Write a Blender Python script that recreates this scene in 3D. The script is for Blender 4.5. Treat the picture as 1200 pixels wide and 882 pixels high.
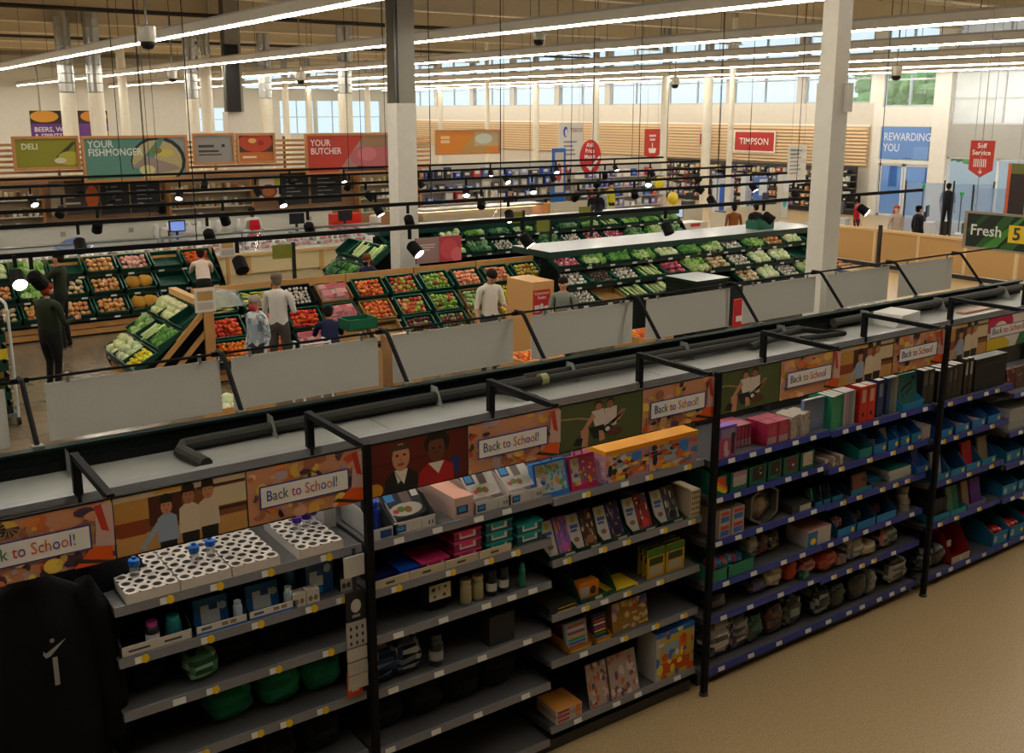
import bpy, math, random
import numpy as np
from mathutils import Vector, Matrix
for _o in list(bpy.data.objects): bpy.data.objects.remove(_o)
SC = bpy.context.scene
COL = SC.collection
PI = math.pi
R = random.Random(7)

# ---------------- camera: eye 4.2 m above the shop floor, X along the shelving run, Y into the shop
cam_d = bpy.data.cameras.new('camera'); cam = bpy.data.objects.new('camera', cam_d); COL.objects.link(cam)
_yaw = math.atan(1738/1226); _pit = math.atan(269/1196)
_h = Vector((math.cos(_yaw), math.sin(_yaw), 0)); _r = Vector((math.sin(_yaw), -math.cos(_yaw), 0))
_f = _h*math.cos(_pit) + Vector((0, 0, -math.sin(_pit))); _u = _r.cross(_f)
cam.matrix_world = Matrix(((_r.x, _u.x, -_f.x, 0), (_r.y, _u.y, -_f.y, 0), (_r.z, _u.z, -_f.z, 4.2), (0, 0, 0, 1)))
cam_d.sensor_fit = 'HORIZONTAL'; cam_d.sensor_width = 36; cam_d.lens = 36*1196/1200
cam_d.shift_y = -41/1200; cam_d.clip_end = 500; cam_d.clip_start = .05
SC.camera = cam
# ---------------- daylight outside the glazing, exposure
w = bpy.data.worlds.new('sky'); SC.world = w; w.use_nodes = True
_bg = w.node_tree.nodes['Background']; _bg.inputs[0].default_value = (.70, .88, 1, 1); _bg.inputs[1].default_value = 1.15
vs = SC.view_settings
vs.view_transform = 'Standard'; vs.look = 'None'; vs.gamma = 1; vs.use_curve_mapping = False; vs.exposure = 0.0
SC.cycles.use_denoising = True
SC.cycles.max_bounces = 6; SC.cycles.diffuse_bounces = 4; SC.cycles.glossy_bounces = 3; SC.cycles.transmission_bounces = 6; SC.cycles.transparent_max_bounces = 12
SC.cycles.sample_clamp_indirect = 6
SC.cycles.caustics_reflective = False; SC.cycles.caustics_refractive = False
STRIP = 58.0     # radiance of the ceiling light strips
SPOT = 40.0

# ---------------- colour and material helpers
def lin(c):
    if isinstance(c, str):
        c = c.lstrip('#')
        if len(c) == 3: c = ''.join(k*2 for k in c)
        c = [int(c[i:i+2], 16)/255 for i in (0, 2, 4)]
        c = [x/12.92 if x <= .04045 else ((x+.055)/1.055)**2.4 for x in c]
    return (c[0], c[1], c[2], 1.0)
_mats = {}
def mat(key, rough=.6, metal=0., var=.06, scale=30., bump=0., spec=.4, emit=0., alpha=1., trans=0., stretch=None):
    if key in _mats: return _mats[key]
    m = bpy.data.materials.new(key); m.use_nodes = True; nt = m.node_tree; b = nt.nodes['Principled BSDF']
    at = nt.nodes.new('ShaderNodeAttribute'); at.attribute_name = 'Col'
    tc = nt.nodes.new('ShaderNodeTexCoord'); nz = nt.nodes.new('ShaderNodeTexNoise'); nz.inputs['Scale'].default_value = scale; nz.inputs['Detail'].default_value = 3
    if stretch:
        mp = nt.nodes.new('ShaderNodeMapping'); mp.inputs['Scale'].default_value = stretch
        nt.links.new(tc.outputs['Object'], mp.inputs[0]); nt.links.new(mp.outputs[0], nz.inputs['Vector'])
    else: nt.links.new(tc.outputs['Object'], nz.inputs['Vector'])
    mr = nt.nodes.new('ShaderNodeMapRange'); mr.inputs['To Min'].default_value = 1-var*2; mr.inputs['To Max'].default_value = 1+var*2
    nt.links.new(nz.outputs[0], mr.inputs[0])
    vm = nt.nodes.new('ShaderNodeVectorMath'); vm.operation = 'SCALE'
    nt.links.new(at.outputs['Color'], vm.inputs[0]); nt.links.new(mr.outputs[0], vm.inputs['Scale'])
    nt.links.new(vm.outputs[0], b.inputs['Base Color'])
    b.inputs['Roughness'].default_value = rough; b.inputs['Metallic'].default_value = metal
    b.inputs['Specular IOR Level'].default_value = spec
    if emit:
        nt.links.new(at.outputs['Color'], b.inputs['Emission Color']); b.inputs['Emission Strength'].default_value = emit
    if alpha < 1: b.inputs['Alpha'].default_value = alpha
    if trans: b.inputs['Transmission Weight'].default_value = trans
    if bump:
        bp = nt.nodes.new('ShaderNodeBump'); bp.inputs['Strength'].default_value = bump; bp.inputs['Distance'].default_value = .01
        nt.links.new(nz.outputs[0], bp.inputs['Height']); nt.links.new(bp.outputs[0], b.inputs['Normal'])
    _mats[key] = m; return m
MATTE = mat('matte_paint', .7, var=.03, scale=4)
PAPER = mat('printed_card', .6, var=.04, scale=60)
PLAS = mat('plastic', .35, var=.03, scale=20)
SATIN = mat('satin_metal_paint', .42, .0, var=.04, scale=8, spec=.5)
STEEL = mat('brushed_steel', .3, .85, var=.06, scale=40, stretch=(1, 12, 12))
WOOD = mat('pine_wood', .5, var=.14, scale=5, bump=.1, stretch=(1.5, 14, 14))
CLOTH = mat('cloth', .9, var=.09, scale=50, bump=.25, spec=.15)
SKIN = mat('skin_and_clothes', .75, var=.05, scale=25, spec=.2)
FRUIT = mat('fruit_skin', .4, var=.14, scale=22, spec=.4)
LEAF = mat('leafy_green', .6, var=.25, scale=24, bump=.5, spec=.3)
GLOW = mat('lit_lamp', .5, var=0, emit=STRIP)
SPOTM = mat('lit_spot', .5, var=0, emit=SPOT)
SCREEN = mat('lit_screen', .4, var=0, emit=.8)
GLASS = mat('clear_glass', .03, var=0, alpha=.18, spec=.6)
FILM = mat('clear_plastic_film', .12, var=.1, alpha=.35, spec=.7, bump=.4, scale=18)
PRINT = mat('poster_print', .5, var=.03, scale=40)

# ---------------- mesh builder: coloured faces collected into one mesh
class MB:
    def __init__(s): s.v = []; s.f = []; s.c = []
    def poly(s, pts, col):
        n = len(s.v); s.v += [tuple(p) for p in pts]; s.f.append(tuple(range(n, n+len(pts)))); s.c.append(col); return s
    def mesh(s, vs, fs, col, M=None):
        n = len(s.v)
        s.v += [tuple(M @ Vector(p)) for p in vs] if M is not None else [tuple(p) for p in vs]
        s.f += [tuple(i+n for i in f) for f in fs]
        s.c += col if isinstance(col, list) else [col]*len(fs); return s
    def box(s, x0, x1, y0, y1, z0, z1, col, M=None, top=None, front=None):
        vs = [(x0,y0,z0),(x1,y0,z0),(x1,y1,z0),(x0,y1,z0),(x0,y0,z1),(x1,y0,z1),(x1,y1,z1),(x0,y1,z1)]
        fs = [(0,3,2,1),(4,5,6,7),(0,1,5,4),(1,2,6,5),(2,3,7,6),(3,0,4,7)]
        return s.mesh(vs, fs, [col, top or col, front or col, col, col, col], M)
    def hexa(s, b, t, col):            # four bottom and four top corners
        return s.mesh(list(b)+list(t), [(0,3,2,1),(4,5,6,7),(0,1,5,4),(1,2,6,5),(2,3,7,6),(3,0,4,7)], col)
    def tube(s, pts, r, col, n=6, M=None):
        pts = [Vector(p) for p in pts]; rs = r if isinstance(r, (list, tuple)) else [r]*len(pts)
        vs = []; fs = []
        for i, p in enumerate(pts):
            d = (pts[min(i+1, len(pts)-1)]-pts[max(i-1, 0)])
            d = d.normalized() if d.length > 1e-9 else Vector((0, 0, 1))
            a = d.cross(Vector((0, 0, 1)) if abs(d.z) < .9 else Vector((1, 0, 0))).normalized(); b = d.cross(a)
            for k in range(n):
                t = 2*PI*k/n+PI/n; vs.append(p+(a*math.cos(t)+b*math.sin(t))*rs[i])
        for i in range(len(pts)-1):
            for k in range(n): fs.append((i*n+k, i*n+(k+1) % n, (i+1)*n+(k+1) % n, (i+1)*n+k))
        fs.append(tuple(range(n))[::-1]); fs.append(tuple(range((len(pts)-1)*n, len(pts)*n)))
        return s.mesh(vs, [f[::-1] for f in fs], col, M)
    def lathe(s, prof, col, n=12, M=None, sx=1, sy=1):      # prof: (r,z) bottom to top; col one colour or a list per band
        vs = []; fs = []; cs = []
        for r, z in prof:
            for k in range(n): t = 2*PI*k/n; vs.append((r*math.cos(t)*sx, r*math.sin(t)*sy, z))
        for i in range(len(prof)-1):
            for k in range(n):
                fs.append((i*n+k, i*n+(k+1) % n, (i+1)*n+(k+1) % n, (i+1)*n+k)); cs.append(col[i] if isinstance(col, list) else col)
        fs.append(tuple(range(n))[::-1]); cs.append(col[0] if isinstance(col, list) else col)
        fs.append(tuple(range((len(prof)-1)*n, len(prof)*n))); cs.append(col[-1] if isinstance(col, list) else col)
        return s.mesh(vs, fs, cs, M)
    def ball(s, c, r, col, n=8, m=5, jit=0, rnd=None, M=None):
        r = r if isinstance(r, (list, tuple)) else (r, r, r)
        vs = [(c[0], c[1], c[2]-r[2])]; fs = []
        for i in range(1, m):
            ph = -PI/2+PI*i/m
            for k in range(n):
                t = 2*PI*k/n; q = 1+(rnd.uniform(-jit, jit) if jit else 0)
                vs.append((c[0]+r[0]*math.cos(ph)*math.cos(t)*q, c[1]+r[1]*math.cos(ph)*math.sin(t)*q, c[2]+r[2]*math.sin(ph)*q))
        vs.append((c[0], c[1], c[2]+r[2])); L = len(vs)-1
        for k in range(n):
            fs.append((0, 1+(k+1) % n, 1+k)); fs.append((L, L-n+k, L-n+(k+1) % n))
            for i in range(m-2): fs.append((1+i*n+k, 1+i*n+(k+1) % n, 1+(i+1)*n+(k+1) % n, 1+(i+1)*n+k))
        return s.mesh(vs, fs, col, M)
    def data(s, name, mt, smooth=False):
        me = bpy.data.meshes.new(name); me.from_pydata(s.v, [], s.f)
        ca = me.color_attributes.new('Col', 'FLOAT_COLOR', 'CORNER')
        cache = {}; arr = np.empty((len(me.loops), 4), dtype=np.float32); i = 0
        for f, c in zip(s.f, s.c):
            if c not in cache: cache[c] = lin(c)
            arr[i:i+len(f)] = cache[c]; i += len(f)
        ca.data.foreach_set('color', arr.ravel())
        me.materials.append(mt)
        if smooth: me.polygons.foreach_set('use_smooth', [True]*len(me.polygons))
        return me
    def build(s, name, mt, parent=None, smooth=False, loc=None, rot=None):
        o = bpy.data.objects.new(name, s.data(name, mt, smooth)); COL.objects.link(o)
        if parent is not None: o.parent = parent
        if loc is not None: o.location = loc
        if rot is not None: o.rotation_euler = rot
        return o
def tag(o, label=None, cat=None, group=None, kind=None):
    if label: o['label'] = label
    if cat: o['category'] = cat
    if group: o['group'] = group
    if kind: o['kind'] = kind
    return o
def empty(name, loc=(0, 0, 0), rot=(0, 0, 0)):
    o = bpy.data.objects.new(name, None); COL.objects.link(o); o.location = loc; o.rotation_euler = rot; o.empty_display_size = .1; return o
def thing(name, label, cat, loc=(0, 0, 0), rz=0, group=None, rot=None): return tag(empty(name, loc, rot or (0, 0, rz)), label, cat, group)
def struct(name, mb, m, parent=None):
    o = mb.build(name, m, parent)
    if parent is None: o['kind'] = 'structure'
    return o
def dup(o, loc=None, rot=None, label=None, parent=None, group=None):
    c = o.copy(); COL.objects.link(c)
    if parent is not None: c.parent = parent
    if loc is not None: c.location = loc
    if rot is not None: c.rotation_euler = rot
    if label: c['label'] = label
    if group: c['group'] = group
    for ch in list(o.children): dup(ch, parent=c)
    return c
def inst(me, name, loc, rot=(0, 0, 0), scale=None, parent=None):      # an object on shared mesh data
    o = bpy.data.objects.new(name, me); COL.objects.link(o); o.location = loc; o.rotation_euler = rot
    if scale: o.scale = (scale, scale, scale) if not isinstance(scale, (tuple, list)) else scale
    if parent is not None: o.parent = parent
    return o
_fonts = {}
def text(name, body, size, col, parent, loc, rot=(PI/2, 0, 0), m=None, ext=.0008, align='LEFT', sx=1., bold=0., shear=0):
    cu = bpy.data.curves.new(name, 'FONT'); cu.body = body; cu.size = size; cu.extrude = ext; cu.align_x = align; cu.offset = bold; cu.resolution_u = 2; cu.shear = shear
    key = 'ink_'+str(col)+(m or '')
    mm = bpy.data.materials.get(key)
    if mm is None:
        mm = bpy.data.materials.new(key); mm.use_nodes = True; b = mm.node_tree.nodes['Principled BSDF']
        nz = mm.node_tree.nodes.new('ShaderNodeTexNoise'); nz.inputs['Scale'].default_value = 200
        mx = mm.node_tree.nodes.new('ShaderNodeMixRGB'); mx.inputs[0].default_value = .04; mx.inputs[1].default_value = lin(col)
        mm.node_tree.links.new(nz.outputs[0], mx.inputs[2]); mm.node_tree.links.new(mx.outputs[0], b.inputs['Base Color']); b.inputs['Roughness'].default_value = .55
    cu.materials.append(mm)
    o = bpy.data.objects.new(name, cu); COL.objects.link(o); o.parent = parent; o.location = loc; o.rotation_euler = rot; o.scale = (sx, 1, 1); return o
def ordn(k): return ['first', 'second', 'third', 'fourth', 'fifth', 'sixth', 'seventh', 'eighth', 'ninth', 'tenth', 'eleventh', 'twelfth', 'thirteenth', 'fourteenth', 'fifteenth', 'sixteenth'][k]
CN = {'black': (20, 20, 22), 'white': (215, 210, 200), 'grey': (130, 130, 130), 'brown': (105, 70, 45), 'tan': (185, 150, 105), 'cream': (205, 190, 150), 'red': (165, 40, 36), 'orange': (190, 110, 50), 'yellow': (210, 180, 60), 'green': (75, 120, 75), 'blue': (60, 90, 165), 'navy': (30, 40, 80), 'purple': (105, 80, 140), 'pink': (190, 130, 150), 'slate': (85, 100, 125)}
def cname(c): r_ = [int(c[i:i+2], 16) for i in (1, 3, 5)]; return min(CN, key=lambda k: sum((a-b)**2 for a, b in zip(CN[k], r_)))
# ================= SETTING: floor, walls, glazing, roof, columns, ceiling lights
XW, YW, ZC = 37.0, 68.0, 8.0
def floor_mat():
    m = bpy.data.materials.new('speckled_vinyl'); m.use_nodes = True; nt = m.node_tree; b = nt.nodes['Principled BSDF']
    tc = nt.nodes.new('ShaderNodeTexCoord'); n1 = nt.nodes.new('ShaderNodeTexNoise'); n1.inputs['Scale'].default_value = 75; n1.inputs['Detail'].default_value = 4
    n2 = nt.nodes.new('ShaderNodeTexVoronoi'); n2.inputs['Scale'].default_value = 62
    r1 = nt.nodes.new('ShaderNodeValToRGB'); r1.color_ramp.elements[0].position = .35; r1.color_ramp.elements[0].color = lin('#a08a62'); r1.color_ramp.elements[1].position = .65; r1.color_ramp.elements[1].color = lin('#bfa67a')
    r2 = nt.nodes.new('ShaderNodeValToRGB'); r2.color_ramp.elements[0].position = .06; r2.color_ramp.elements[0].color = (.3, .27, .2, 1); r2.color_ramp.elements[1].position = .2; r2.color_ramp.elements[1].color = (1, 1, 1, 1)
    mx = nt.nodes.new('ShaderNodeMixRGB'); mx.blend_type = 'MULTIPLY'; mx.inputs[0].default_value = .75
    for a in (n1, n2): nt.links.new(tc.outputs['Object'], a.inputs['Vector'])
    nt.links.new(n1.outputs[0], r1.inputs[0]); nt.links.new(n2.outputs['Distance'], r2.inputs[0]); nt.links.new(r1.outputs[0], mx.inputs[1]); nt.links.new(r2.outputs[0], mx.inputs[2])
    nt.links.new(mx.outputs[0], b.inputs['Base Color']); b.inputs['Roughness'].default_value = .38; return m
fl = struct('floor', MB().box(-16, XW+.3, -12, YW+.3, -.3, 0, '#a08c66'), floor_mat()); tag(fl, 'beige speckled vinyl floor of the shop')
TILE = mat('glazed_floor_tile', .22, var=.1, scale=6, spec=.5)
tcols = ['#6a5c4c', '#72634f', '#645746', '#6f604e']
tm = [MB().box(-.297, .297, -.297, .297, 0, .006, c).data('tile', TILE) for c in tcols]
base = MB().box(-2, 20.2, 7.0, 23.4, .0005, .003, '#3f372e').build('grout_bed', MATTE, fl)
rest = MB()
for i in range(37):
    for j in range(27):
        x = -1.7+i*.6; y = 7.3+j*.6; 
        if 1.0 < x < 7.4 and y < 20.8 and not (5.2 < x and y > 15.4): inst(R.choice(tm), 'tile', (x, y, .001), parent=fl)
        else: rest.box(x-.297, x+.297, y-.297, y+.297, .001, .007, R.choice(tcols))
tag(rest.build('tiling', TILE, fl), kind='stuff')

# roof deck, ribs, beams
ROOFM = mat('ribbed_roof_deck', .75, var=.1, scale=1.5)
ce = struct('ceiling', MB().box(-16, XW+.3, -12, YW+.3, ZC, ZC+.2, '#d6cdb8'), ROOFM); tag(ce, 'ribbed metal roof deck over the shop')
rb = MB()
for i in range(88): rb.box(-15+i*.6, -14.8+i*.6, 10, YW, ZC-.06, ZC, '#dcd3be')
rb.build('deck_rib', ROOFM, ce)
for k in range(11):
    y = 12+5.5*k; b = MB()
    c = ['#cfc3a4', '#c6bca6'][k % 2]
    b.box(-15.9, XW-.05, y-.015, y+.015, ZC-.75, ZC-.07, c); b.box(-15.9, XW-.05, y-.12, y+.12, ZC-.79, ZC-.75, '#e4dcc8'); b.box(-15.9, XW-.05, y-.12, y+.12, ZC-.09, ZC-.06, c)
    tag(struct('beam', b, SATIN), 'painted steel roof beam spanning across the shop above the light strips')
    d = MB()
    for i in range(5):                                  # dark roof panels between the beams
        x0 = -8+i*9+(k % 3)*2; d.box(x0, x0+3.2, y+1.2, y+3.6, ZC-.1, ZC-.062, '#2b2722')
    d.build('roof_panel', MATTE, ce)
def pipe(name, lab, pts, r, col, cat='pipe', m=None): 
    o = MB().tube(pts, r, col, 8).build(name, m or SATIN); tag(o, lab, cat); return o
pipe('cable_tray', 'long black cable tray slung under the roof left of the hanging camera dome', [(-6, 33, 7.15), (22, 33, 7.15)], .07, '#181818', 'cable tray')
pipe('sprinkler_pipe', 'dark sprinkler pipe running under the far roof beams', [(-8, 44.5, 7.05), (XW-.5, 44.5, 7.05)], .06, '#2a2724')
pipe('air_duct', 'fat pale horizontal air duct crossing above the far end of the hall', [(-10, 60, 6.9), (24, 60, 6.9)], .42, '#8f8a7c', 'duct')

# walls
wb = MB(); W0 = '#cfcdc2'
wins_b = [(22.6, 25.0, 2.9, 4.5), (28.4, 31.0, 2.7, 5.0), (31.2, 33.6, 2.7, 5.0), (33.8, 36.2, 2.7, 5.0), (26, 29.4, 5.7, 6.9), (29.6, 33, 5.7, 6.9), (33.2, 36.4, 5.7, 6.9)]
xs = sorted({-16, XW+.3, *[a for q in wins_b for a in q[:2]]}); zs = sorted({0, ZC, *[a for q in wins_b for a in q[2:]]})
for i in range(len(xs)-1):
    for j in range(len(zs)-1):
        cx, cz = (xs[i]+xs[i+1])/2, (zs[j]+zs[j+1])/2
        if not any(a < cx < b and c < cz < d for a, b, c, d in wins_b): wb.box(xs[i], xs[i+1], YW, YW+.25, zs[j], zs[j+1], W0)
tag(struct('wall_back', wb, MATTE), 'plain white back wall of the shop')
wn = [0]
PANE = mat('window_glass', .02, var=0, alpha=.12, spec=.5)
FROST = mat('frosted_glass', .6, var=.05, alpha=.85, scale=2)
def window(axis, a0, a1, z0, z1, frame='#b9c2c6', nv=1, nh=1, pane=PANE, pcol='#eef6fa', t=.05, at=None, lab=None):
    wn[0] += 1
    P = (lambda a, d, z: (a, YW+.1+d, z)) if axis == 'y' else (lambda a, d, z: ((at or XW)+.1+d, a, z))
    def bar(b, p0, p1, q0, q1):
        c = [P(p0, -.05, q0), P(p1, .05, q1)]
        b.box(min(c[0][0], c[1][0]), max(c[0][0], c[1][0]), min(c[0][1], c[1][1]), max(c[0][1], c[1][1]), q0, q1, frame)
    b = MB()
    for i in range(nv+1): 
        x = a0+(a1-a0-t)*i/nv; bar(b, x, x+t, z0, z1)
    for j in range(nh+1):
        z = z0+(z1-z0-t)*j/nh; bar(b, a0, a1, z, z+t)
    o = struct('window_%d' % wn[0], b, SATIN)
    if lab: o['label'] = lab
    for i in range(nv):
        for j in range(nh):
            x = a0+(a1-a0)*i/nv; x2 = a0+(a1-a0)*(i+1)/nv; z = z0+(z1-z0)*j/nh; zz = z0+(z1-z0)*(j+1)/nh
            MB().poly([P(x, 0, z), P(x2, 0, z), P(x2, 0, zz), P(x, 0, zz)], pcol).build('pane', pane, o)
    return o
for a, b, c, d in wins_b: window('y', a, b, c, d, nv=2, nh=2 if d-c > 1.3 else 1)
wr = MB(); W1 = '#c6c0b2'
wr.box(XW, XW+.25, 26.6, YW, 0, 4.55, W1); wr.box(XW, XW+.25, -12, YW, 7.55, ZC, W1)
for y in [30.4, 34.6, 39, 43.5, 48, 52.5, 57, 61.5]: wr.box(XW, XW+.25, y-.22, y+.22, 4.55, 7.55, '#b4b1a8')
wr.box(XW, XW+.25, 65.78, YW, 4.55, 7.55, W1)
wr.box(XW-.12, XW+.3, 23.15, 23.85, 0, 7.54, '#dcd9d0'); wr.box(XW, XW+.25, -12, 15, 0, 7.55, W1)
wr.box(XW, XW+.25, 23.85, 26.6, 3.62, 4.4, '#d9d6cc'); wr.box(XW, XW+.25, 23.85, 26.2, 2.15, 2.3, '#d9d6cc'); wr.box(XW, XW+.25, 26.2, 26.6, 0, 3.62, '#d9d6cc'); wr.box(XW, XW+.25, 26.2, 26.6, 4.4, 7.55, '#d9d6cc'); wr.box(XW, XW+.25, 26.6, 26.82, 4.55, 7.55, '#d9d6cc')
tag(struct('wall_right', wr, MATTE), 'pale end wall with a high band of windows and the glazed entrance')
ys = [26.6, 30.4, 34.6, 39, 43.5, 48, 52.5, 57, 61.5, 66]
for i in range(9): window('x', ys[i]+.22, ys[i+1]-.22, 4.55, 7.55, nv=2, nh=3, frame='#a9b2b6', t=.07)
window('x', 23.85, 26.2, 4.4, 7.55, nv=2, nh=3, t=.07, lab='tall window above the entrance showing green trees outside')
window('x', 15, 23.15, 3.75, 7.55, nv=4, nh=4, t=.06, pane=FROST, pcol='#dfe6ea', frame='#c3c6c6')
window('x', 15, 23.15, 0, 2.5, nv=4, nh=1, t=.07, pcol='#cfe2f2', frame='#d7d8d6')
wx = MB().box(XW, XW+.1, 15, 23.15, 2.5, 3.75, '#a3a49e'); tag(wx.build('roller_blind', MATTE), 'wide grey roller blind above the glass beside the entrance', 'blind')
# entrance doors with blue tint
DOORG = mat('blue_tinted_glass', .06, var=0, alpha=.55, spec=.5)
for k, (a, b) in enumerate([(23.9, 25.0), (25.05, 26.15)]):
    d = MB(); x = XW+.08
    for q in [(a, a+.08, 0, 2.15), (b-.08, b, 0, 2.15), (a, b, 0, .1), (a, b, 2.05, 2.15)]: d.box(x-.03, x+.03, *q, '#c8ccd0')
    o = struct('door_%d' % (k+1), d, SATIN); MB().poly([(x, a, .1), (x, b, .1), (x, b, 2.05), (x, a, 2.05)], '#3f7fe0').build('pane', DOORG, o)
for nm, q in dict(wall_left=(-16.3, -16, -12, YW+.3, 0, ZC), wall_front=(-16.3, XW+.3, -12.3, -12, 0, ZC)).items(): struct(nm, MB().box(*q, '#8f887a'), MATTE)
# wooden slat fascia along the right wall, above the kiosks
fa = tag(MB().box(XW-.10, XW-.02, 26.7, 66, 1.95, 3.6, '#b69a76').build('slat_fascia', WOOD), 'long pale timber slat fascia along the far end wall', 'fascia')
for k in range(11):
    MB().box(XW-.19, XW-.10, 26.7, 66, 2.0+k*.145, 2.085+k*.145, '#d9bd94').build('slat', WOOD, fa)
tag(MB().box(XW-.03, XW+.0, 26.7, 66, 3.6, 3.68, '#e4dccd').build('trim_1', MATTE), kind='structure')

# trees beyond the entrance window
for k, (x, y, h) in enumerate([(47, 30.3, 6.0), (53, 36.5, 6.4), (52, 25.5, 5.4)]):
    t = thing('tree', ['leafy green tree seen through the window above the entrance, largest crown', 'tall green tree outside behind the entrance window, standing further back', 'small green tree outside at the edge of the entrance window'][k], 'tree', (x, y, 0), 0, 'trees outside the entrance')
    MB().tube([(0, 0, 0), (.1, 0, h*.35), (0, .1, h*.6)], [.25, .2, .12], '#5a4a38', 7).build('trunk', MATTE, t)
    cr = MB(); q = random.Random(k)
    for i in range(200):
        a = q.uniform(0, 2*PI); rr = 2.4*math.sqrt(q.random()); zz = q.uniform(.35, 1)*h
        cr.ball((rr*math.cos(a), rr*math.sin(a), zz), q.uniform(.22, .5), q.choice(['#7fb35a', '#8fc46a', '#6c9f4a']), 6, 4, .25, q)
    cr.build('crown', LEAF, t)
tag(struct('ground_outside', MB().box(XW+.3, 90, -10, 90, -.35, -.02, '#9a9a96'), MATTE), 'pale paving outside the entrance')

# ---------------- columns
def column(lab, x, y, wx, wy, zc, ux, uy, col='#cfcbbf', up='#8c8779', extra=None):
    b = MB().box(x-wx/2, x+wx/2, y-wy/2, y+wy/2, 0, zc, col)
    o = tag(struct('column', b, SATIN), lab)
    u = MB(); t = .03                                   # bare steel H-section above the cladding
    u.box(x-ux/2, x+ux/2, y-uy/2, y-uy/2+t, zc, ZC, up); u.box(x-ux/2, x+ux/2, y+uy/2-t, y+uy/2, zc, ZC, up); u.box(x-t/2, x+t/2, y-uy/2+t, y+uy/2-t, zc, ZC, '#6d695f')
    u.build('steel_section', SATIN, o)
    return o
c1 = column('white clad column standing behind the long fruit stand', 9.78, 17.52, .42, .38, 4.36, .42, .36)
MB().box(9.55, 9.60, 17.28, 17.33, 4.36, ZC, '#1b1b1b').build('cable_duct', SATIN, c1)
c2 = column('big pale column rising behind the row of blank white boards', 9.30, 7.22, .255, .225, 4.5, .2, .18, '#c9c5b8', '#b3ab99')
MB().box(9.185, 9.415, 7.12, 7.32, 4.5, ZC-.1, '#c9c3b2').build('upper_cladding', SATIN, c2); MB().box(9.35, 9.44, 7.06, 7.107, 4.2, 4.5, '#c6c2b6').build('cap_bracket', SATIN, c2)
c3 = column('white column topped by a black panel behind the fishmonger sign', 12.3, 33.2, .62, .5, 4.2, .5, .45)
MB().box(11.95, 12.4, 32.8, 32.93, 4.2, 6.3, '#15130f').build('black_panel', MATTE, c3)
def round_col(lab, x, y, r, zc, up=True, col='#d6d1bf', ro=.45):
    o = tag(struct('column', MB().lathe([(r, 0), (r, zc)], col, 16, Matrix.Translation((x, y, 0))), SATIN), lab)
    if up:
        u = MB(); n = 10; h = (ZC-zc)/n
        for i in range(n): u.lathe([(r*.98, zc+i*h), (r*1.03, zc+i*h+.02), (r*.98, zc+i*h+.04), (r*.98, zc+(i+1)*h)], '#9a9a94', 16, Matrix.Translation((x, y, 0)))
        u.build('spiral_duct', STEEL, o)
    return o
def pxcol(u, rng):                                      # a far column at bearing (pixels from centre) and range
    a = _yaw-math.atan((u-600)/1226); return rng*math.cos(a), rng*math.sin(a)
far = [(81, 40, .27, 4.85), (114, 40, .27, 4.85), (146, 52, .2, 7.9), (226, 44, .25, 4.7), (243, 46, .25, 6.5), (312, 46, .27, 4.75), (405, 42, .28, 4.9), (571, 52, .11, 7.6), (628, 55, .17, 6.4), (698, 50, .16, 6.2), (779, 46, .17, 6.2), (829, 46, .2, 6.2), (857, 38, .1, 7.4), (335, 66, .2, 6.3), (362, 66, .2, 6.3), (431, 66, .16, 6.3), (516, 62, .14, 7)]
for k, (u, rg, r, zc) in enumerate(far):
    x, y = pxcol(u, rg); round_col('slim round white column, %s from the back wall corner, far across the hall' % ordn(k % 16) if k > 6 else 'round white column with a silver duct top, %s of those behind the counters' % ordn(k), x, y, r, min(zc, 7.9), True)

# ---------------- ceiling light strips
WIRE = MB().tube([(0, 0, 0), (0, 0, ZC-5.7-.3)], .008, '#26231e', 4).data('suspension_wire', SATIN)
for k in range(9):
    x = -3.2+5.0*k if k < 2 else [6.85, 11.75, 16.9, 21.9, 27.0, 31.9, 35.6][k-2]
    y0, y1 = (1.4, 66.5)
    t = thing('light_strip', 'long suspended white light strip, %s one counted from the butcher side' % ordn(k), 'ceiling light', (x, y0, 5.7), 0, 'suspended light strips')
    L = y1-y0
    MB().box(-.11, .11, 0, L, .0, .16, '#cfc8b6').box(-.05, .05, 0, L, .16, .21, '#a8a292').build('trunking', SATIN, t)
    e = MB()
    for i in range(12): e.box(-.032, .032, L*i/12+.02, L*(i+1)/12-.02, -.03, -.001, '#fff7ea')
    e.build('diffuser', GLOW, t)
    for i in range(16): inst(WIRE, 'suspension_wire', (0, 1+i*3.9, .21), parent=t)
def dome(x, y, z, lab):
    t = thing('camera_dome', lab, 'camera', (x, y, z))
    MB().lathe([(.02, .25), (.02, ZC-z-.1)], '#8c8779', 6).lathe([(.13, 0), (.15, .08), (.15, .25), (.04, .28)], '#b9b4a4', 12).build('housing', SATIN, t)
    MB().lathe([(.02, -.13), (.09, -.11), (.13, -.03), (.13, 0)], '#0a0a0a', 12).build('lens_dome', PLAS, t, True)
for (u, v, rg, lab) in [(179, 52, 19, 'pale ceiling camera with black dome beside the first light strip'), (205, 93, 36, 'small dark ceiling camera dome between the far light strips'), (354, 95, 34, 'dark ceiling camera hanging above the butcher sign'), (631, 50, 24, 'small ceiling camera with pale cap hanging over the islands'), (790, 100, 36, 'grey ceiling camera dome hanging before the end windows'), (1047, 90, 30, 'grey ceiling camera dome hanging before the entrance window')]:
    a = _yaw-math.atan((u-600)/1226); d = rg*math.cos(math.atan((u-600)/1226)); dome(rg*math.cos(a), rg*math.sin(a), 4.2+(131-v)/1196*d*.975, lab)
BLACKM = mat('matt_black_metal', .7, var=.05, scale=12, spec=.12)
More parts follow.
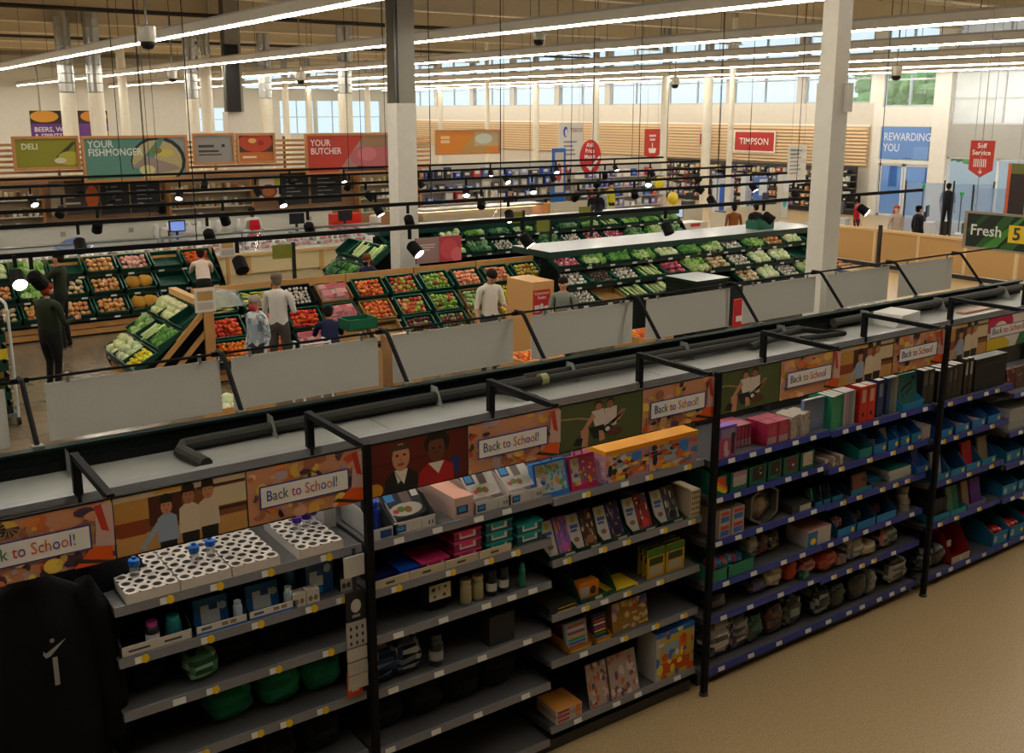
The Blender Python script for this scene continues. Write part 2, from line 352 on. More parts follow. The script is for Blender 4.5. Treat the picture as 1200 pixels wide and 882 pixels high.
# ================= FRONT SHELVING RUN (faces the camera), its signs and the chiller backs behind it
YF, YB = 4.78, 5.46          # shelf front edge, back panel
GREY, BLUE, BLK = '#77777a', '#2f3a86', '#121213'
BAYS = [  # x0, x1, shelf heights, rail colour, short name
 (1.03, 2.36, [1.835, 1.56, 1.27, .93, .55, .10], GREY, 'lunchbox bay'),
 (2.39, 3.69, [1.82, 1.53, 1.24, .90, .52, .10], GREY, 'bottle bay'),
 (3.69, 5.03, [1.79, 1.37, .99, .66, .18], GREY, 'craft bay'),
 (5.11, 6.42, [1.75, 1.47, 1.13, .79, .52, .10], BLUE, 'party bay'),
 (6.42, 7.77, [1.73, 1.42, 1.12, .79, .49, .10], BLUE, 'folder bay'),
 (7.85, 9.05, [1.715, 1.38, .98, .59, .09], BLUE, 'binder bay'),
 (9.05, 10.5, [1.62, 1.24, .92, .58, .09], BLUE, 'paper bay'),
]
SHN = ['top', 'second', 'third', 'fourth', 'fifth', 'bottom']
plate = MB().box(0, .066, -.004, 0, 0, .032, '#d9d9d2').data('price_label', PAPER)
plate2 = MB().box(0, .034, -.004, 0, 0, .032, '#d9d9d2').mesh([(.05+.02*math.cos(2*PI*k/12), -.005, .016+.022*math.sin(2*PI*k/12)) for k in range(12)], [tuple(range(12))[::-1]], '#d9b21c').data('price_label', PAPER)
for bi, (x0, x1, hs, rc, nm) in enumerate(BAYS):
    t = thing('shelving_bay', 'metal gondola shelving unit, the %s, %s' % (nm, 'with grey shelf edges' if rc == GREY else 'with blue shelf edges'), 'shelving', (x0, YF, 0), 0, 'back to school shelving run')
    W = x1-x0; D = YB-YF
    MB().box(0, W, D, D+.03, .08, 2.0, '#101011').build('back_panel', SATIN, t)
    MB().box(0, W, .06, D, 0, .08, '#2a2a2c').build('plinth', SATIN, t)
    for xx in (0, W-.03): MB().box(xx, xx+.03, D-.04, D+.03, 0, 2.0, '#2c2c2e').build('upright', SATIN, t)
    for k, z in enumerate(hs):
        y0 = 0 if k == len(hs)-1 or bi < 6 else -.02
        s = MB().box(0.005, W-.005, y0+.02, D, z+.012, z+.03, '#505051').build('shelf', SATIN, t)
        MB().hexa([(0.005, y0, z-.012), (W-.005, y0, z-.012), (W-.005, y0+.02, z-.012), (.005, y0+.02, z-.012)], [(.005, y0+.008, z+.034), (W-.005, y0+.008, z+.034), (W-.005, y0+.02, z+.034), (.005, y0+.02, z+.034)], rc).build('price_rail', PLAS, s)
        for xx in (.01, W-.03): MB().hexa([(xx, y0+.05, z-.02), (xx+.02, y0+.05, z-.02), (xx+.02, D, z-.07), (xx, D, z-.07)], [(xx, y0+.05, z+.012), (xx+.02, y0+.05, z+.012), (xx+.02, D, z+.012), (xx, D, z+.012)], '#4a4a4c').build('bracket', SATIN, s)
        q = random.Random(bi*10+k); x = q.uniform(.05, .25); yel = (bi in (0, 2, 5) and k < 4) or (bi == 1 and k == 1) or (bi == 4 and k < 5 and q.random() < .6)
        while x < W-.12:
            inst(plate2 if yel and q.random() < .9 else plate, 'price_label', (x, y0-.002, z-.006), (math.radians(-10), 0, 0), parent=s); x += q.uniform(.16, .38)

# sign posts with feet and the rail that carries the header signs
POSTX = [-.32, 2.375, 5.07, 7.81, 10.5]
for k, px in enumerate(POSTX):
    t = thing('sign_post', 'slim black post on a small foot, %s one along the shelving run' % ordn(k), 'post', (px, 4.73, 0), 0, 'black header sign posts')
    MB().box(-.02, .02, -.02, .02, .02, 2.46, BLK).build('pole', BLACKM, t)
    MB().lathe([(.035, 0), (.035, .012), (.012, .03)], '#0c0c0c', 10).build('foot', SATIN, t)
def clip(poly, x0=0., x1=1., y0=0., y1=1.):
    for ax, lim, sg in ((0, x0, 1), (0, x1, -1), (1, y0, 1), (1, y1, -1)):
        out = []
        for i in range(len(poly)):
            a, b = poly[i-1], poly[i]; ia = (a[ax]-lim)*sg >= 0; ib = (b[ax]-lim)*sg >= 0
            if ia != ib:
                t = (lim-a[ax])/(b[ax]-a[ax]); p = [a[0]+(b[0]-a[0])*t, a[1]+(b[1]-a[1])*t]; p[ax] = lim; out.append(tuple(p))
            if ib: out.append(b)
        poly = out
        if not poly: return []
    return poly
def ell(cx, cy, rx, ry, n=14, a0=0, a1=2*PI): return [(cx+rx*math.cos(a0+(a1-a0)*k/n), cy+ry*math.sin(a0+(a1-a0)*k/n)) for k in range(n)]
def rect(a, b, c, d): return [(a, b), (c, b), (c, d), (a, d)]
def picture(name, parent, w, h, shapes, loc=(0, 0, 0), rot=(0, 0, 0), m=None):   # flat print: shapes in unit coordinates, later ones on top
    b = MB(); e = .00006
    for i, (p, c) in enumerate(shapes):
        p = clip(p)
        if len(p) > 2: b.poly([(x*w, -e*(i+1), y*h) for x, y in p], c)
    return b.build(name, m or PRINT, parent, loc=loc, rot=rot)
def shavings(seed):
    q = random.Random(seed); S = [(rect(0, 0, 1, 1), '#c98e68')]
    for i in range(70):
        x, y, r = q.random(), q.random(), q.uniform(.03, .1); a = q.uniform(0, 6)
        c = q.choice(['#e08238', '#c24a28', '#e0a852', '#d8b452', '#c08c78', '#b09aa4', '#d8a084', '#33262e', '#4a3548', '#e4c654', '#cc6c3c', '#d09470', '#9a6048', '#e0bca0'])
        if i % 3 == 0:                               # curled shaving: fan of wedges
            for k in range(7): S.append(([(x, y), (x+r*math.cos(a+k*.5), y+2*r*math.sin(a+k*.5)), (x+r*.9*math.cos(a+k*.5+.4), y+1.8*r*math.sin(a+k*.5+.4))], c))
        else: S.append((ell(x, y, r*q.uniform(.4, 1), r*q.uniform(.8, 1.6), 9), c))
    S += [([(.72, .0), (.98, .0), (.98, .26), (.86, .32)], '#d8571c'), ([(.72, .1), (.99, -.05), (1, .0), (.74, .16)], '#3a2418'), ([(.87, .3), (1, .25), (1, .95), (.9, 1)], '#c4a29a'), ([(.88, .95), (.92, .55), (.97, .5), (.93, .98)], '#b8341f')]
    return S
def kid(x, y, s, hair, skin, top, low, tie=None, arm=0):
    S = [([(x-.06*s, y-.95*s), (x+.06*s, y-.95*s), (x+.07*s, y-.45*s), (x-.07*s, y-.45*s)], low),
         ([(x-.085*s, y-.55*s), (x+.085*s, y-.55*s), (x+.075*s, y-.12*s), (x+.03*s, y-.05*s), (x-.03*s, y-.05*s), (x-.075*s, y-.12*s)], top)]
    if arm: S.append(([(x-.07*s, y-.14*s), (x-.05*s, y-.25*s), (x-.16*s*arm, y-.62*s), (x-.19*s*arm, y-.58*s)], top)); S.append((ell(x-.18*s*arm, y-.65*s, .02*s, .05*s), skin))
    S += [(ell(x, y+.15*s, .052*s, .16*s), hair), (ell(x, y+.07*s, .045*s, .14*s), skin)]
    S += [(ell(x-.017*s, y+.1*s, .006*s, .012*s, 6), '#241a16'), (ell(x+.017*s, y+.1*s, .006*s, .012*s, 6), '#241a16'), (ell(x, y+.0*s, .014*s, .01*s, 6), '#8a4038')]
    S.append(([(x-.05*s, y+.14*s), (x+.05*s, y+.14*s), (x+.045*s, y+.26*s), (x-.045*s, y+.27*s)], hair)); return S
def three_kids():
    S = [(rect(0, 0, 1, 1), '#7a4a2a'), (rect(0, 0, 1, .32), '#b98a4e'), (rect(0, .55, .25, .9), '#b3823c'), (rect(.02, .3, .22, .55), '#8a3a1c'), (rect(.25, .4, .5, .92), '#4a2018'), (rect(0, .9, 1, 1), '#b9a684'), (rect(.3, .93, .55, 1), '#c98f2a'), (rect(.72, .5, 1, .84), '#c9b894'), (rect(.7, .42, 1, .48), '#40201a'), (rect(.62, .86, 1, .9), '#3a1c18')]
    return S + kid(.38, .62, .95, '#171210', '#b97e5e', '#8fa0b8', '#15151a', arm=1.2) + kid(.55, .72, 1, '#1c1410', '#a86f4e', '#cdbfa4', '#15151a') + kid(.70, .74, .98, '#221812', '#b27a58', '#c8b89e', '#15151a')
def two_faces():
    S = [(rect(0, 0, 1, 1), '#5a1712'), (rect(0, .55, 1, .6), '#481210'), (rect(0, .3, 1, .34), '#481210'), (rect(.78, 0, 1, 1), '#571613'), (rect(.84, .1, .92, .45), '#1f2a6a'), (ell(.08, .1, .08, .14), '#c98f1e')]
    S += [([(.17, 0), (.5, 0), (.49, .3), (.40, .42), (.26, .42), (.18, .25)], '#12151c'), ([(.27, .42), (.4, .42), (.36, .12)], '#d9d2c2'), ([(.27, .4), (.33, .2), (.3, .15)], '#cfc8b6')]
    S += [(ell(.335, .84, .09, .13), '#3a2a1c'), (ell(.335, .66, .085, .27), '#b98062'), (rect(.25, .8, .42, .9), '#3a2a1c'), (ell(.30, .7, .014, .025), '#1c1210'), (ell(.37, .7, .014, .025), '#1c1210'), (ell(.335, .52, .035, .03), '#8e3c34'), (ell(.335, .61, .012, .04), '#a86e52')]
    S += [([(.49, 0), (.86, 0), (.85, .32), (.76, .42), (.6, .42), (.51, .28)], '#a3151c'), ([(.6, .42), (.76, .42), (.7, .18)], '#d8d2c6'), (ell(.69, .8, .13, .24), '#14100e'), (ell(.685, .68, .085, .27), '#5e3626'), (rect(.61, .86, .77, .95), '#14100e'), (ell(.655, .7, .014, .025), '#120c0a'), (ell(.72, .7, .014, .025), '#120c0a'), (ell(.69, .54, .035, .03), '#6e2c2a'), (ell(.69, .62, .014, .04), '#4e2c20')]
    return S
def pitch():
    S = [(rect(0, 0, 1, 1), '#4a5430'), (rect(.55, .5, 1, 1), '#46542f'), ([(0, .72), (.22, .68), (.4, .58), (.4, .55), (.2, .65), (0, .69)], '#a87e52')]
    S += [([(.37, .75), (.52, .78), (.56, .3), (.42, .35)], '#cfc4bc'), ([(.53, .76), (.68, .78), (.68, .35), (.54, .35)], '#cbbfb6'), (ell(.45, .88, .05, .1), '#3a2018'), (ell(.455, .83, .04, .08), '#a9745a'), (ell(.6, .9, .045, .09), '#181210'), (ell(.595, .84, .04, .09), '#8e5a40')]
    S += [([(.38, .72), (.42, .62), (.28, .32), (.25, .36)], '#b98468'), ([(.33, .4), (.53, .42), (.5, .12), (.4, .14)], '#15161a'), ([(.24, .38), (.34, .4), (.33, .0), (.26, .0)], '#b98468'), ([(.56, .4), (.72, .45), (.8, .66), (.74, .68), (.58, .3)], '#a9745a'), ([(.15, .08), (.25, .05), (.27, .2), (.2, .24)], '#101014'), ([(.46, .3), (.52, .28), (.54, .08), (.47, .06)], '#b98468'), (ell(.57, .3, .06, .1), '#15161a'), (ell(.57, .3, .03, .05), '#d0d0d0'), (ell(.66, .2, .1, .1), '#5a3020')]
    return S
def bright():
    return [(rect(0, 0, 1, 1), '#d9d4c8'), (ell(.25, .8, .35, .35), '#c21e56'), (ell(.3, .65, .15, .2), '#d9d4c8'), (ell(.2, .1, .35, .3), '#c9b01e'), ([(.7, 0), (1, 0), (1, .6), (.8, .4)], '#1f6a3a'), ([(.85, .8), (1, .7), (1, 1), (.9, 1)], '#1f6a3a')]
SIGN_H, SZ = .298, 2.135
SX = [-.32, .375, 1.06, 1.71, 2.375, 3.04, 3.715, 4.395, 5.07, 5.745, 6.42, 7.1, 7.80, 8.47, 9.15, 9.82, 10.5]
KIND = ['K', 'B', 'K', 'B', 'F', 'B', 'P', 'B', 'P', 'B', 'K', 'B', 'K', 'N', 'K', 'B']
SDESC = {'K': 'school sign showing three children in white shirts', 'F': 'school sign showing two smiling children in dark and red tops', 'P': 'school sign showing two children sitting on green pitch', 'B': 'Back to School sign with pencil shavings', 'N': 'Back to School sign with pink, yellow and green shapes'}
LC = ['#2438a0', '#c23a30', '#1f6a3a', '#c8651c', '#7a3090']
def multi_text(parent, body, size, loc, sx=1.):
    o = text('lettering', body, size, LC[0], parent, loc, sx=sx)
    for c in LC[1:]:
        tmp = text('x', '', .1, c, parent, loc); o.data.materials.append(tmp.data.materials[0]); bpy.data.objects.remove(tmp)
    for i in range(len(body)): o.data.body_format[i].material_index = (i*2+i//3) % 5
    return o
nseen = {}
for i, kd in enumerate(KIND):
    xa, xb = SX[i]+.004, SX[i+1]-.004; w_ = xb-xa
    where = ['over the clothes, at the photo edge', 'over the black hanging clothes', 'over the white bottle trays', 'over the purple capped bottles', 'over the bottle bay', 'over the plate boxes', 'over the pink tray and orange boxes', 'over the orange boxes, beside the post', 'over the pink cases', 'over the lavender folder', 'over the red files', 'over the teal album', 'over the black files', 'over the big black box', 'over the paper bay', 'at the far end of the run'][i]
    t = thing('header_sign', SDESC[kd]+' '+where, 'sign', (xa, 4.755, SZ), 0, 'back to school header signs')
    MB().box(0, w_, 0, .012, 0, SIGN_H, '#2a2420').build('board', PAPER, t)
    sh = {'K': three_kids, 'F': two_faces, 'P': pitch, 'N': bright}.get(kd, lambda: shavings(i))()
    if kd == 'F': sh = sh
    picture('print', t, w_, SIGN_H, sh, (0, -.0005, 0))
    if kd in 'BN':
        a, b_, c, d = (.1, .3, .84, .66) if kd == 'B' else (.06, .38, .98, .7)
        picture('caption_panel', t, w_, SIGN_H, [(rect(a-.012, b_-.025, c+.012, d+.025), '#26348c'), (rect(a, b_, c, d), '#e6e3de')], (0, -.0006-.00006*len(sh), 0))
        multi_text(t, 'Back to School!' if i < 8 else 'Back to School', .082, (w_*(a+.04), -.0018-.00006*len(sh), SIGN_H*(b_+.1)), sx=w_*(c-a-.08)/(.56 if i < 8 else .54))
    MB().box(-.004, w_+.004, -.004, .014, SIGN_H, SIGN_H+.008, BLK).build('top_frame', BLACKM, t)
    MB().box(-.004, w_+.004, -.004, .014, -.005, 0, BLK).build('bottom_frame', BLACKM, t)

# ---------------- top of the run: brackets that hold the signs, chiller back with grey top, pipes
for k, px in enumerate([-.27, 1.06, 2.38, 3.69, 5.03, 6.39, 7.72, 9.06, 10.4]):
    t = thing('sign_bracket', 'black steel arm and stub holding the header signs, %s along the run' % ordn(k), 'bracket', (px, 5.48, 2.22), 0, 'arms carrying the header signs')
    MB().box(-.022, .022, -.02, .02, .0, .235, BLK).build('stub', BLACKM, t); MB().box(-.018, .018, -.72, -.02, .2, .235, BLK).build('arm', BLACKM, t)
    MB().box(-.008, .008, -.035, -.02, -.12, .02, BLK).build('strap', BLACKM, t); MB().box(-.09, -.02, -.018, .012, .004, .01, '#8f8f8a').build('foot_plate', STEEL, t)
XA, XB = -.6, 11.3
ch = thing('chiller_cabinet', 'long chiller cabinet seen from behind, grey top and dark green upper panel', 'chiller', (0, 5.53, 0))
for k in range(10):
    x0 = XA+k*1.2; x1 = min(x0+1.2, XB)
    MB().box(x0+.002, x1-.002, 0, .74, 0, 2.195, '#3d4a45', top='#83857f').build('cabinet_body', SATIN, ch)
MB().box(XA, XB, -.07, -.005, 2.0, 2.235, '#7c7d7e').build('back_rail', SATIN, ch)
gp = MB().box(XA, XB, .50, .53, 2.195, 2.34, '#04120e').box(XA, XB, .46, .53, 2.33, 2.345, '#081c16').box(XA, XB, .48, .50, 2.195, 2.25, '#0a0d0c')
gp.build('canopy_panel', mat('dark_green_panel', .6, var=.05, scale=10, spec=.2), ch)
for k in range(10): MB().poly([(XA+.5+k*1.21, .30, 2.20), (XA+.5+k*1.21, .47, 2.20), (XA+.5+k*1.21, .47, 2.33), (XA+.5+k*1.21, .38, 2.33)], '#8d918c').poly([(XA+.503+k*1.21, .30, 2.20), (XA+.503+k*1.21, .38, 2.33), (XA+.503+k*1.21, .47, 2.33), (XA+.503+k*1.21, .47, 2.20)], '#8d918c').build('gusset', SATIN, ch)
PIPE = '#23241f'
def lag(lab, pts, r=.035, col=PIPE): tag(MB().tube(pts, r, col, 10).build('lagged_pipe', mat('foam_lagging', .8, var=.15, scale=25, bump=.3)), lab, 'pipe')
ZP = 2.195+.037
lag('black foam lagged pipe bending down onto the grey chiller top above the three children', [(1.78, 5.58, ZP-.015), (1.72, 5.86, ZP+.0), (1.76, 5.93, ZP+.01), (2.3, 5.95, ZP+.01), (3.2, 5.94, ZP+.02), (4.3, 5.93, ZP+.02)], .042)
lag('thin black lagged pipe with forked end above the pitch signs', [(4.15, 5.58, ZP-.015), (4.02, 5.84, ZP+.03), (4.1, 5.86, ZP+.03), (6.9, 5.87, ZP+.02)], .032)
lag('second black lagged pipe running along the chiller canopy', [(4.3, 5.95, ZP+.04), (7.4, 5.95, ZP+.04)], .03)
lag('black lagged pipe looping near the white paper stack', [(6.6, 5.8, ZP), (7.3, 5.86, ZP+.06), (7.7, 5.68, ZP), (7.2, 5.75, ZP)], .03)
lag('grey lagged pipe near the far end of the chiller top', [(7.9, 5.95, ZP+.03), (9.5, 5.93, ZP+.05), (11.2, 5.95, ZP+.05)], .04, '#34352f')
tag(MB().lathe([(.047, -.03), (.047, .03)], '#8b8a55', 10, Matrix.Translation((4.42, 5.87, ZP+.028)) @ Matrix.Rotation(PI/2, 4, 'Y')).build('pipe_tape', PAPER), 'pale yellow tape wrapped around the thin black lagged pipe', 'tape')
for j in range(5):
    o = MB().box(-.18, .18, -.15, .15, 0, .024, '#c9c8c0').build('paper_ream', PAPER, loc=(8.62+.004*j, 5.78, 2.197+j*.0243), rot=(0, 0, .05*j-.05)); tag(o, 'white ream of paper on the chiller top, %s from the bottom' % ordn(j), 'paper', 'paper reams on the chiller top')
tag(MB().box(-.3, .3, -.05, .05, 0, .02, '#b08a70').build('cardboard_strip', PAPER, loc=(9.9, 5.7, 2.197)), 'flat brown cardboard strip lying on the chiller top', 'cardboard')

# slanted brackets, rail and blank boards over the chiller front
cr = tag(MB().tube([(-1.2, 6.42, 2.655), (11.5, 6.42, 2.655)], .009, BLK, 6).build('canopy_rail', BLACKM), 'thin black rail carrying the blank white boards', 'rail')
for k in range(-1, 8):
    x = 2.18+1.2*k
    t = thing('canopy_bracket', 'slanted black bracket between blank boards, %s along the chiller' % ordn(k+1), 'bracket', (x, 6.05, 2.34), 0, 'slanted brackets over the chiller')
    MB().tube([(0, 0, 0), (0, .27, .30), (0, .30, .325), (0, .40, .325)], .016, BLK, 6).build('arm', BLACKM, t)
    MB().box(-.05, .05, .36, .38, .30, .33, BLK).build('clamp', BLACKM, t); MB().box(-.03, .03, -.03, .03, -.0, .02, '#6a6a64').build('base_plate', SATIN, t)
    xa = [.10, 1.12, 2.27, 3.48, 4.74, 5.98, 7.2, 8.42, 9.62, 10.8][k+1]; xb = [.90, 2.19, 3.36, 4.56, 5.82, 7.02, 8.24, 9.44, 10.62, 11.9][k+1]
    p = thing('blank_board', 'blank white header board, %s in the row over the chiller' % ordn(k+1), 'board', (xa, 6.45, 2.25), 0, 'blank white boards')
    MB().box(0, xb-xa, 0, .006, 0, .36, '#c9c6ba').build('panel', PAPER, p)
    for xx in (.12, xb-xa-.14): MB().box(xx, xx+.02, -.004, .01, .35, .41, '#8a8a84').build('hook', SATIN, p)
# ================= STOCK ON THE FRONT SHELVING
ST = {}
def shelf_z(b, s): return BAYS[b][2][s]+.0305
def where(b, s): return '%s shelf, %s' % ('bottom' if s == len(BAYS[b][2])-1 else SHN[s], BAYS[b][4])
q3 = random.Random(11)
def lean_rot(a): return (math.radians(a), 0, 0)
def carton(b, s, x0, x1, h, d, col, desc, cat='box', decals=(), top=None, y=.03, lean=0, name='carton', m=None, z=0., group=None, lid=None):
    """box with printed front; decals are (u0,v0,u1,v1,colour) on the front face, or polygons ([...],colour)"""
    w_ = x1-x0; t = thing(name, desc+', '+where(b, s) if group != '' else desc, cat, (x0, YF+y, shelf_z(b, s)+z), 0, group or None, rot=lean_rot(lean))
    B = MB().box(0, w_, 0, d, 0, h, col, top=top)
    B.build('body', m or PAPER, t)
    if decals:
        picture('front_print', t, w_, h, [(rect(*k[:4]), k[4]) if len(k) == 5 else k for k in decals], (0, -.0006, 0))
    if lid: MB().box(-.004, w_+.004, -.004, d+.004, h*.86, h+.004, lid).build('lid', m or PAPER, t)
    return t
def tray(b, s, x0, x1, d, hf, hb, col, desc, y=.02, inner=None, z=0., front=(), cat='tray', name='display_tray', disc=False):
    """shelf-ready tray: low front, sloping sides, tall back"""
    w_ = x1-x0; t = thing(name, desc+', '+where(b, s), cat, (x0, YF+y, shelf_z(b, s)+z)); k = .005; ic = inner or col
    B = MB().box(0, w_, 0, d, 0, k, ic).box(0, w_, 0, k, 0, hf, col).box(0, w_, d-k, d, 0, hb, ic)
    for xx in (0, w_-k):
        B.mesh([(xx, 0, 0), (xx, d, 0), (xx, d, hb), (xx, d*.35, hb*.92), (xx, 0, hf), (xx+k, 0, 0), (xx+k, d, 0), (xx+k, d, hb), (xx+k, d*.35, hb*.92), (xx+k, 0, hf)], [(0, 1, 2, 3, 4), (9, 8, 7, 6, 5), (0, 4, 9, 5), (4, 3, 8, 9), (3, 2, 7, 8), (1, 6, 7, 2)], ic)
    B.build('tray_body', PAPER, t)
    sh = [(rect(*q[:4]), q[4]) for q in front]
    if disc: sh += [(ell(w_*0+.82, .5, .021/w_, .021/hf), '#d9b21c')]
    if sh: picture('front_print', t, w_, hf, sh, (0, -.0006, 0))
    return t
def bag(b, s, x, wd, h, d, cols, desc, cat='bag', y=.12, z=0., film=False, seed=None, name='soft_bag', handle=None, n=(10, 7)):
    q = random.Random(seed if seed is not None else int(x*1000)); t = thing(name, desc+', '+where(b, s), cat, (x, YF+y+d/2, shelf_z(b, s)+z))
    B = MB(); N, Mm = n; vs = []; fs = []; cs = []
    for i in range(Mm+1):
        v = i/Mm; k = (1-abs(2*v-1)**3)*.5+.5; k *= (.96 if v < .1 else 1)
        if i == Mm: k *= .45
        for j in range(N):
            a = 2*PI*j/N; e = 4; cx = abs(math.cos(a))**(2/e)*(1 if math.cos(a) >= 0 else -1); sy = abs(math.sin(a))**(2/e)*(1 if math.sin(a) >= 0 else -1)
            r_ = 1+q.uniform(-.07, .07); vs.append((cx*wd/2*k*r_, sy*d/2*k*r_, v*h+q.uniform(-.01, .01)*(0 < i < Mm)))
    for i in range(Mm):
        for j in range(N): fs.append((i*N+j, i*N+(j+1) % N, (i+1)*N+(j+1) % N, (i+1)*N+j)); cs.append(q.choice(cols))
    fs.append(tuple(range(N))[::-1]); cs.append(cols[0]); fs.append(tuple(range(Mm*N, Mm*N+N))); cs.append(cols[0])
    B.mesh(vs, fs, cs); B.build('bag_body', FILM if film == 2 else (mat('shiny_wrap', .18, var=.2, scale=30, bump=.6, spec=.7) if film else CLOTH), t, True)
    if handle: MB().tube([(-wd*.22, 0, h*.9), (-wd*.2, 0, h+.05), (0, 0, h+.085), (wd*.2, 0, h+.05), (wd*.22, 0, h*.9)], .009, handle, 6).build('handle', CLOTH, t)
    return t
def bottle(b, s, x, r, h, col, cap, desc, y=.1, z=0., label=None, m=None, capr=.8, caph=.2, name='bottle'):
    t = thing(name, desc+', '+where(b, s), 'bottle', (x, YF+y, shelf_z(b, s)+z))
    MB().lathe([(r*.9, 0), (r, .01), (r, h*.68), (r*.72, h*(1-caph))], col, 14).build('bottle_body', m or PLAS, t, True)
    MB().lathe([(r*capr, h*(1-caph)), (r*capr, h*.97), (r*capr*.8, h)], cap, 14).build('cap', PLAS, t)
    if label: MB().lathe([(r*1.012, h*.2), (r*1.012, h*.5)], label, 14).build('label', PAPER, t)
    return t
# --- lunchbox bay (0)
def hole_tray(x0, y0, lab):
    t = thing('bottle_tray', lab, 'tray', (x0, YF+y0, shelf_z(0, 0)), 0, 'white holed bottle trays'); nx, ny = 4, 6; cw = .258/nx; cd = .5/ny; H = .055
    B = MB(); n = 12
    for i in range(nx):
        for j in range(ny):
            cx, cy = (i+.5)*cw, (j+.5)*cd; r = min(cw, cd)*.36
            ring = [(cx+r*math.cos(2*PI*k/n), cy+r*math.sin(2*PI*k/n)) for k in range(n)]
            sq = []
            for k in range(n):
                c_, s_ = math.cos(2*PI*k/n), math.sin(2*PI*k/n); m_ = max(abs(c_), abs(s_)); sq.append((cx+c_/m_*cw/2, cy+s_/m_*cd/2))
            for k in range(n):
                k2 = (k+1) % n
                B.poly([(*sq[k], H), (*sq[k2], H), (*ring[k2], H), (*ring[k], H)], '#cfc9c2')
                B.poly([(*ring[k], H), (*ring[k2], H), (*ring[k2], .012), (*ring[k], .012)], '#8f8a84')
            B.poly([(p[0], p[1], .012) for p in ring], '#4a4744')  # hole walls and floors coloured darker than the tray: shade painted into the recess
    w_, d_ = nx*cw, ny*cd
    B.mesh([(0, 0, 0), (w_, 0, 0), (w_, d_, 0), (0, d_, 0), (0, 0, H), (w_, 0, H), (w_, d_, H), (0, d_, H)], [(0, 3, 2, 1), (0, 1, 5, 4), (1, 2, 6, 5), (2, 3, 7, 6), (3, 0, 4, 7)], '#d3cdc6')
    B.build('tray_body', PLAS, t); return t
hz = [hole_tray(1.095, .01, 'white bottle tray with round holes, leftmost of four on the top shelf'), hole_tray(1.36, .01, 'white holed tray with two blue capped bottles, second from left'), hole_tray(1.625, .01, 'empty white holed bottle tray, third from left on the top shelf'), hole_tray(1.99, .01, 'white holed tray with three purple capped bottles beside the post')]
CLR = mat('clear_bottle_plastic', .1, var=0, alpha=.3, spec=.6)
for (x, y, c, lab) in [(1.19, .20, '#1d6fd0', 'clear bottle with blue cap standing in the leftmost white tray'), (1.49, .19, '#1d6fd0', 'clear bottle with blue cap, nearer the leftmost tray of the pair'), (1.585, .22, '#1d6fd0', 'clear bottle with blue cap, further back in the second tray'), (2.085, .25, '#4a2a96', 'clear bottle with purple cap, nearest the empty tray'), (2.15, .27, '#4a2a96', 'clear bottle with purple cap, middle of the three'), (2.205, .31, '#4a2a96', 'clear bottle with purple cap, nearest the black post')]:
    t = thing('drinks_bottle', lab, 'bottle', (x, YF+y, shelf_z(0, 0)+.013), 0, 'capped clear bottles')
    MB().lathe([(.022, 0), (.0235, .02), (.0235, .09), (.018, .105)], '#dfe6ea', 12).build('bottle_body', CLR, t, True)
    MB().lathe([(.026, .1), (.028, .105), (.028, .13), (.02, .135)], c, 12).lathe([(.011, .135), (.011, .148)], c, 8).build('cap', PLAS, t)
carton(0, 0, 2.28, 2.355, .16, .3, '#bdbcb8', 'plain white upright card divider', 'card', y=.32, name='divider_card')
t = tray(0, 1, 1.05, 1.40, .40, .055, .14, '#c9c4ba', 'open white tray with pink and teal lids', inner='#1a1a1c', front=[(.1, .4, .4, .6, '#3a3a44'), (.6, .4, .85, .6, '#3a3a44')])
bottle(0, 1, 1.22, .035, .13, '#191a20', '#c2459a', 'small bottle with pink lid in the white tray', y=.08, label='#d8d8d8')
bottle(0, 1, 1.33, .042, .12, '#1b6a70', '#22a0a0', 'round teal lidded bottle in the white tray', y=.1)
for i, x in enumerate([1.42, 1.70]):
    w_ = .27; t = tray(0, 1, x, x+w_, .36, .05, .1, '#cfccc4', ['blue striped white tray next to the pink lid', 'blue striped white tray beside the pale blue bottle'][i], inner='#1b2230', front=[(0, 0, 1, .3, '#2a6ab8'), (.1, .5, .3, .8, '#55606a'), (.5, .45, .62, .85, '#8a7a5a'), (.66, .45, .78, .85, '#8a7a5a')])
    carton(0, 1, x+.02, x+.2, .15, .1, '#1d5f9a', ['blue snack box with white label, in first blue striped tray', 'blue snack box with white label, in second blue striped tray'][i], decals=[(.2, .1, .75, .75, '#c9d2d8'), (.45, .55, .7, .75, '#2c4f9a'), (ell(.85, .62, .12, .14), '#a9c0cc')], y=.1, lean=-8)
    bottle(0, 1, x+.235, .024, .1, '#9fb4bc', '#b9c8cc', ['small clear pot in the first blue striped tray', 'small clear pot in the second blue striped tray'][i], y=.06, z=.02)
bottle(0, 1, 2.00, .035, .2, '#5aa6c4', '#6ab4d0', 'pale blue drinks bottle', y=.2, caph=.15, capr=.95)
carton(0, 1, 2.06, 2.22, .2, .12, '#174a86', 'dark blue lunch box with white label', 'lunch box', decals=[(.12, .25, .62, .7, '#c9d0d4'), (.4, .55, .62, .7, '#2a62b8'), (ell(.78, .72, .13, .13), '#a8c4d4'), (.3, .05, .6, .2, '#3a9ac4')], y=.1, m=PLAS, name='lunch_box', lid='#1d5a9c')
for i in range(2): carton(0, 1, 1.945+i*.08, 2.02+i*.08, .08, .06, '#c2bdb2', ['white snack pot carton printed with two pots, nearer the trays', 'white snack pot carton printed with two pots, nearer the lunch box'][i], decals=[(ell(.3, .4, .16, .2), '#7a6a52'), (ell(.7, .4, .16, .2), '#7a6a52')], y=.02)
carton(0, 1, 2.24, 2.31, .11, .3, '#17181a', 'black carton with white printed end', decals=[(0, 0, 1, .7, '#b9b6ae'), (ell(.3, .3, .18, .16), '#4a4844'), (ell(.7, .3, .18, .16), '#4a4844')], y=.05)
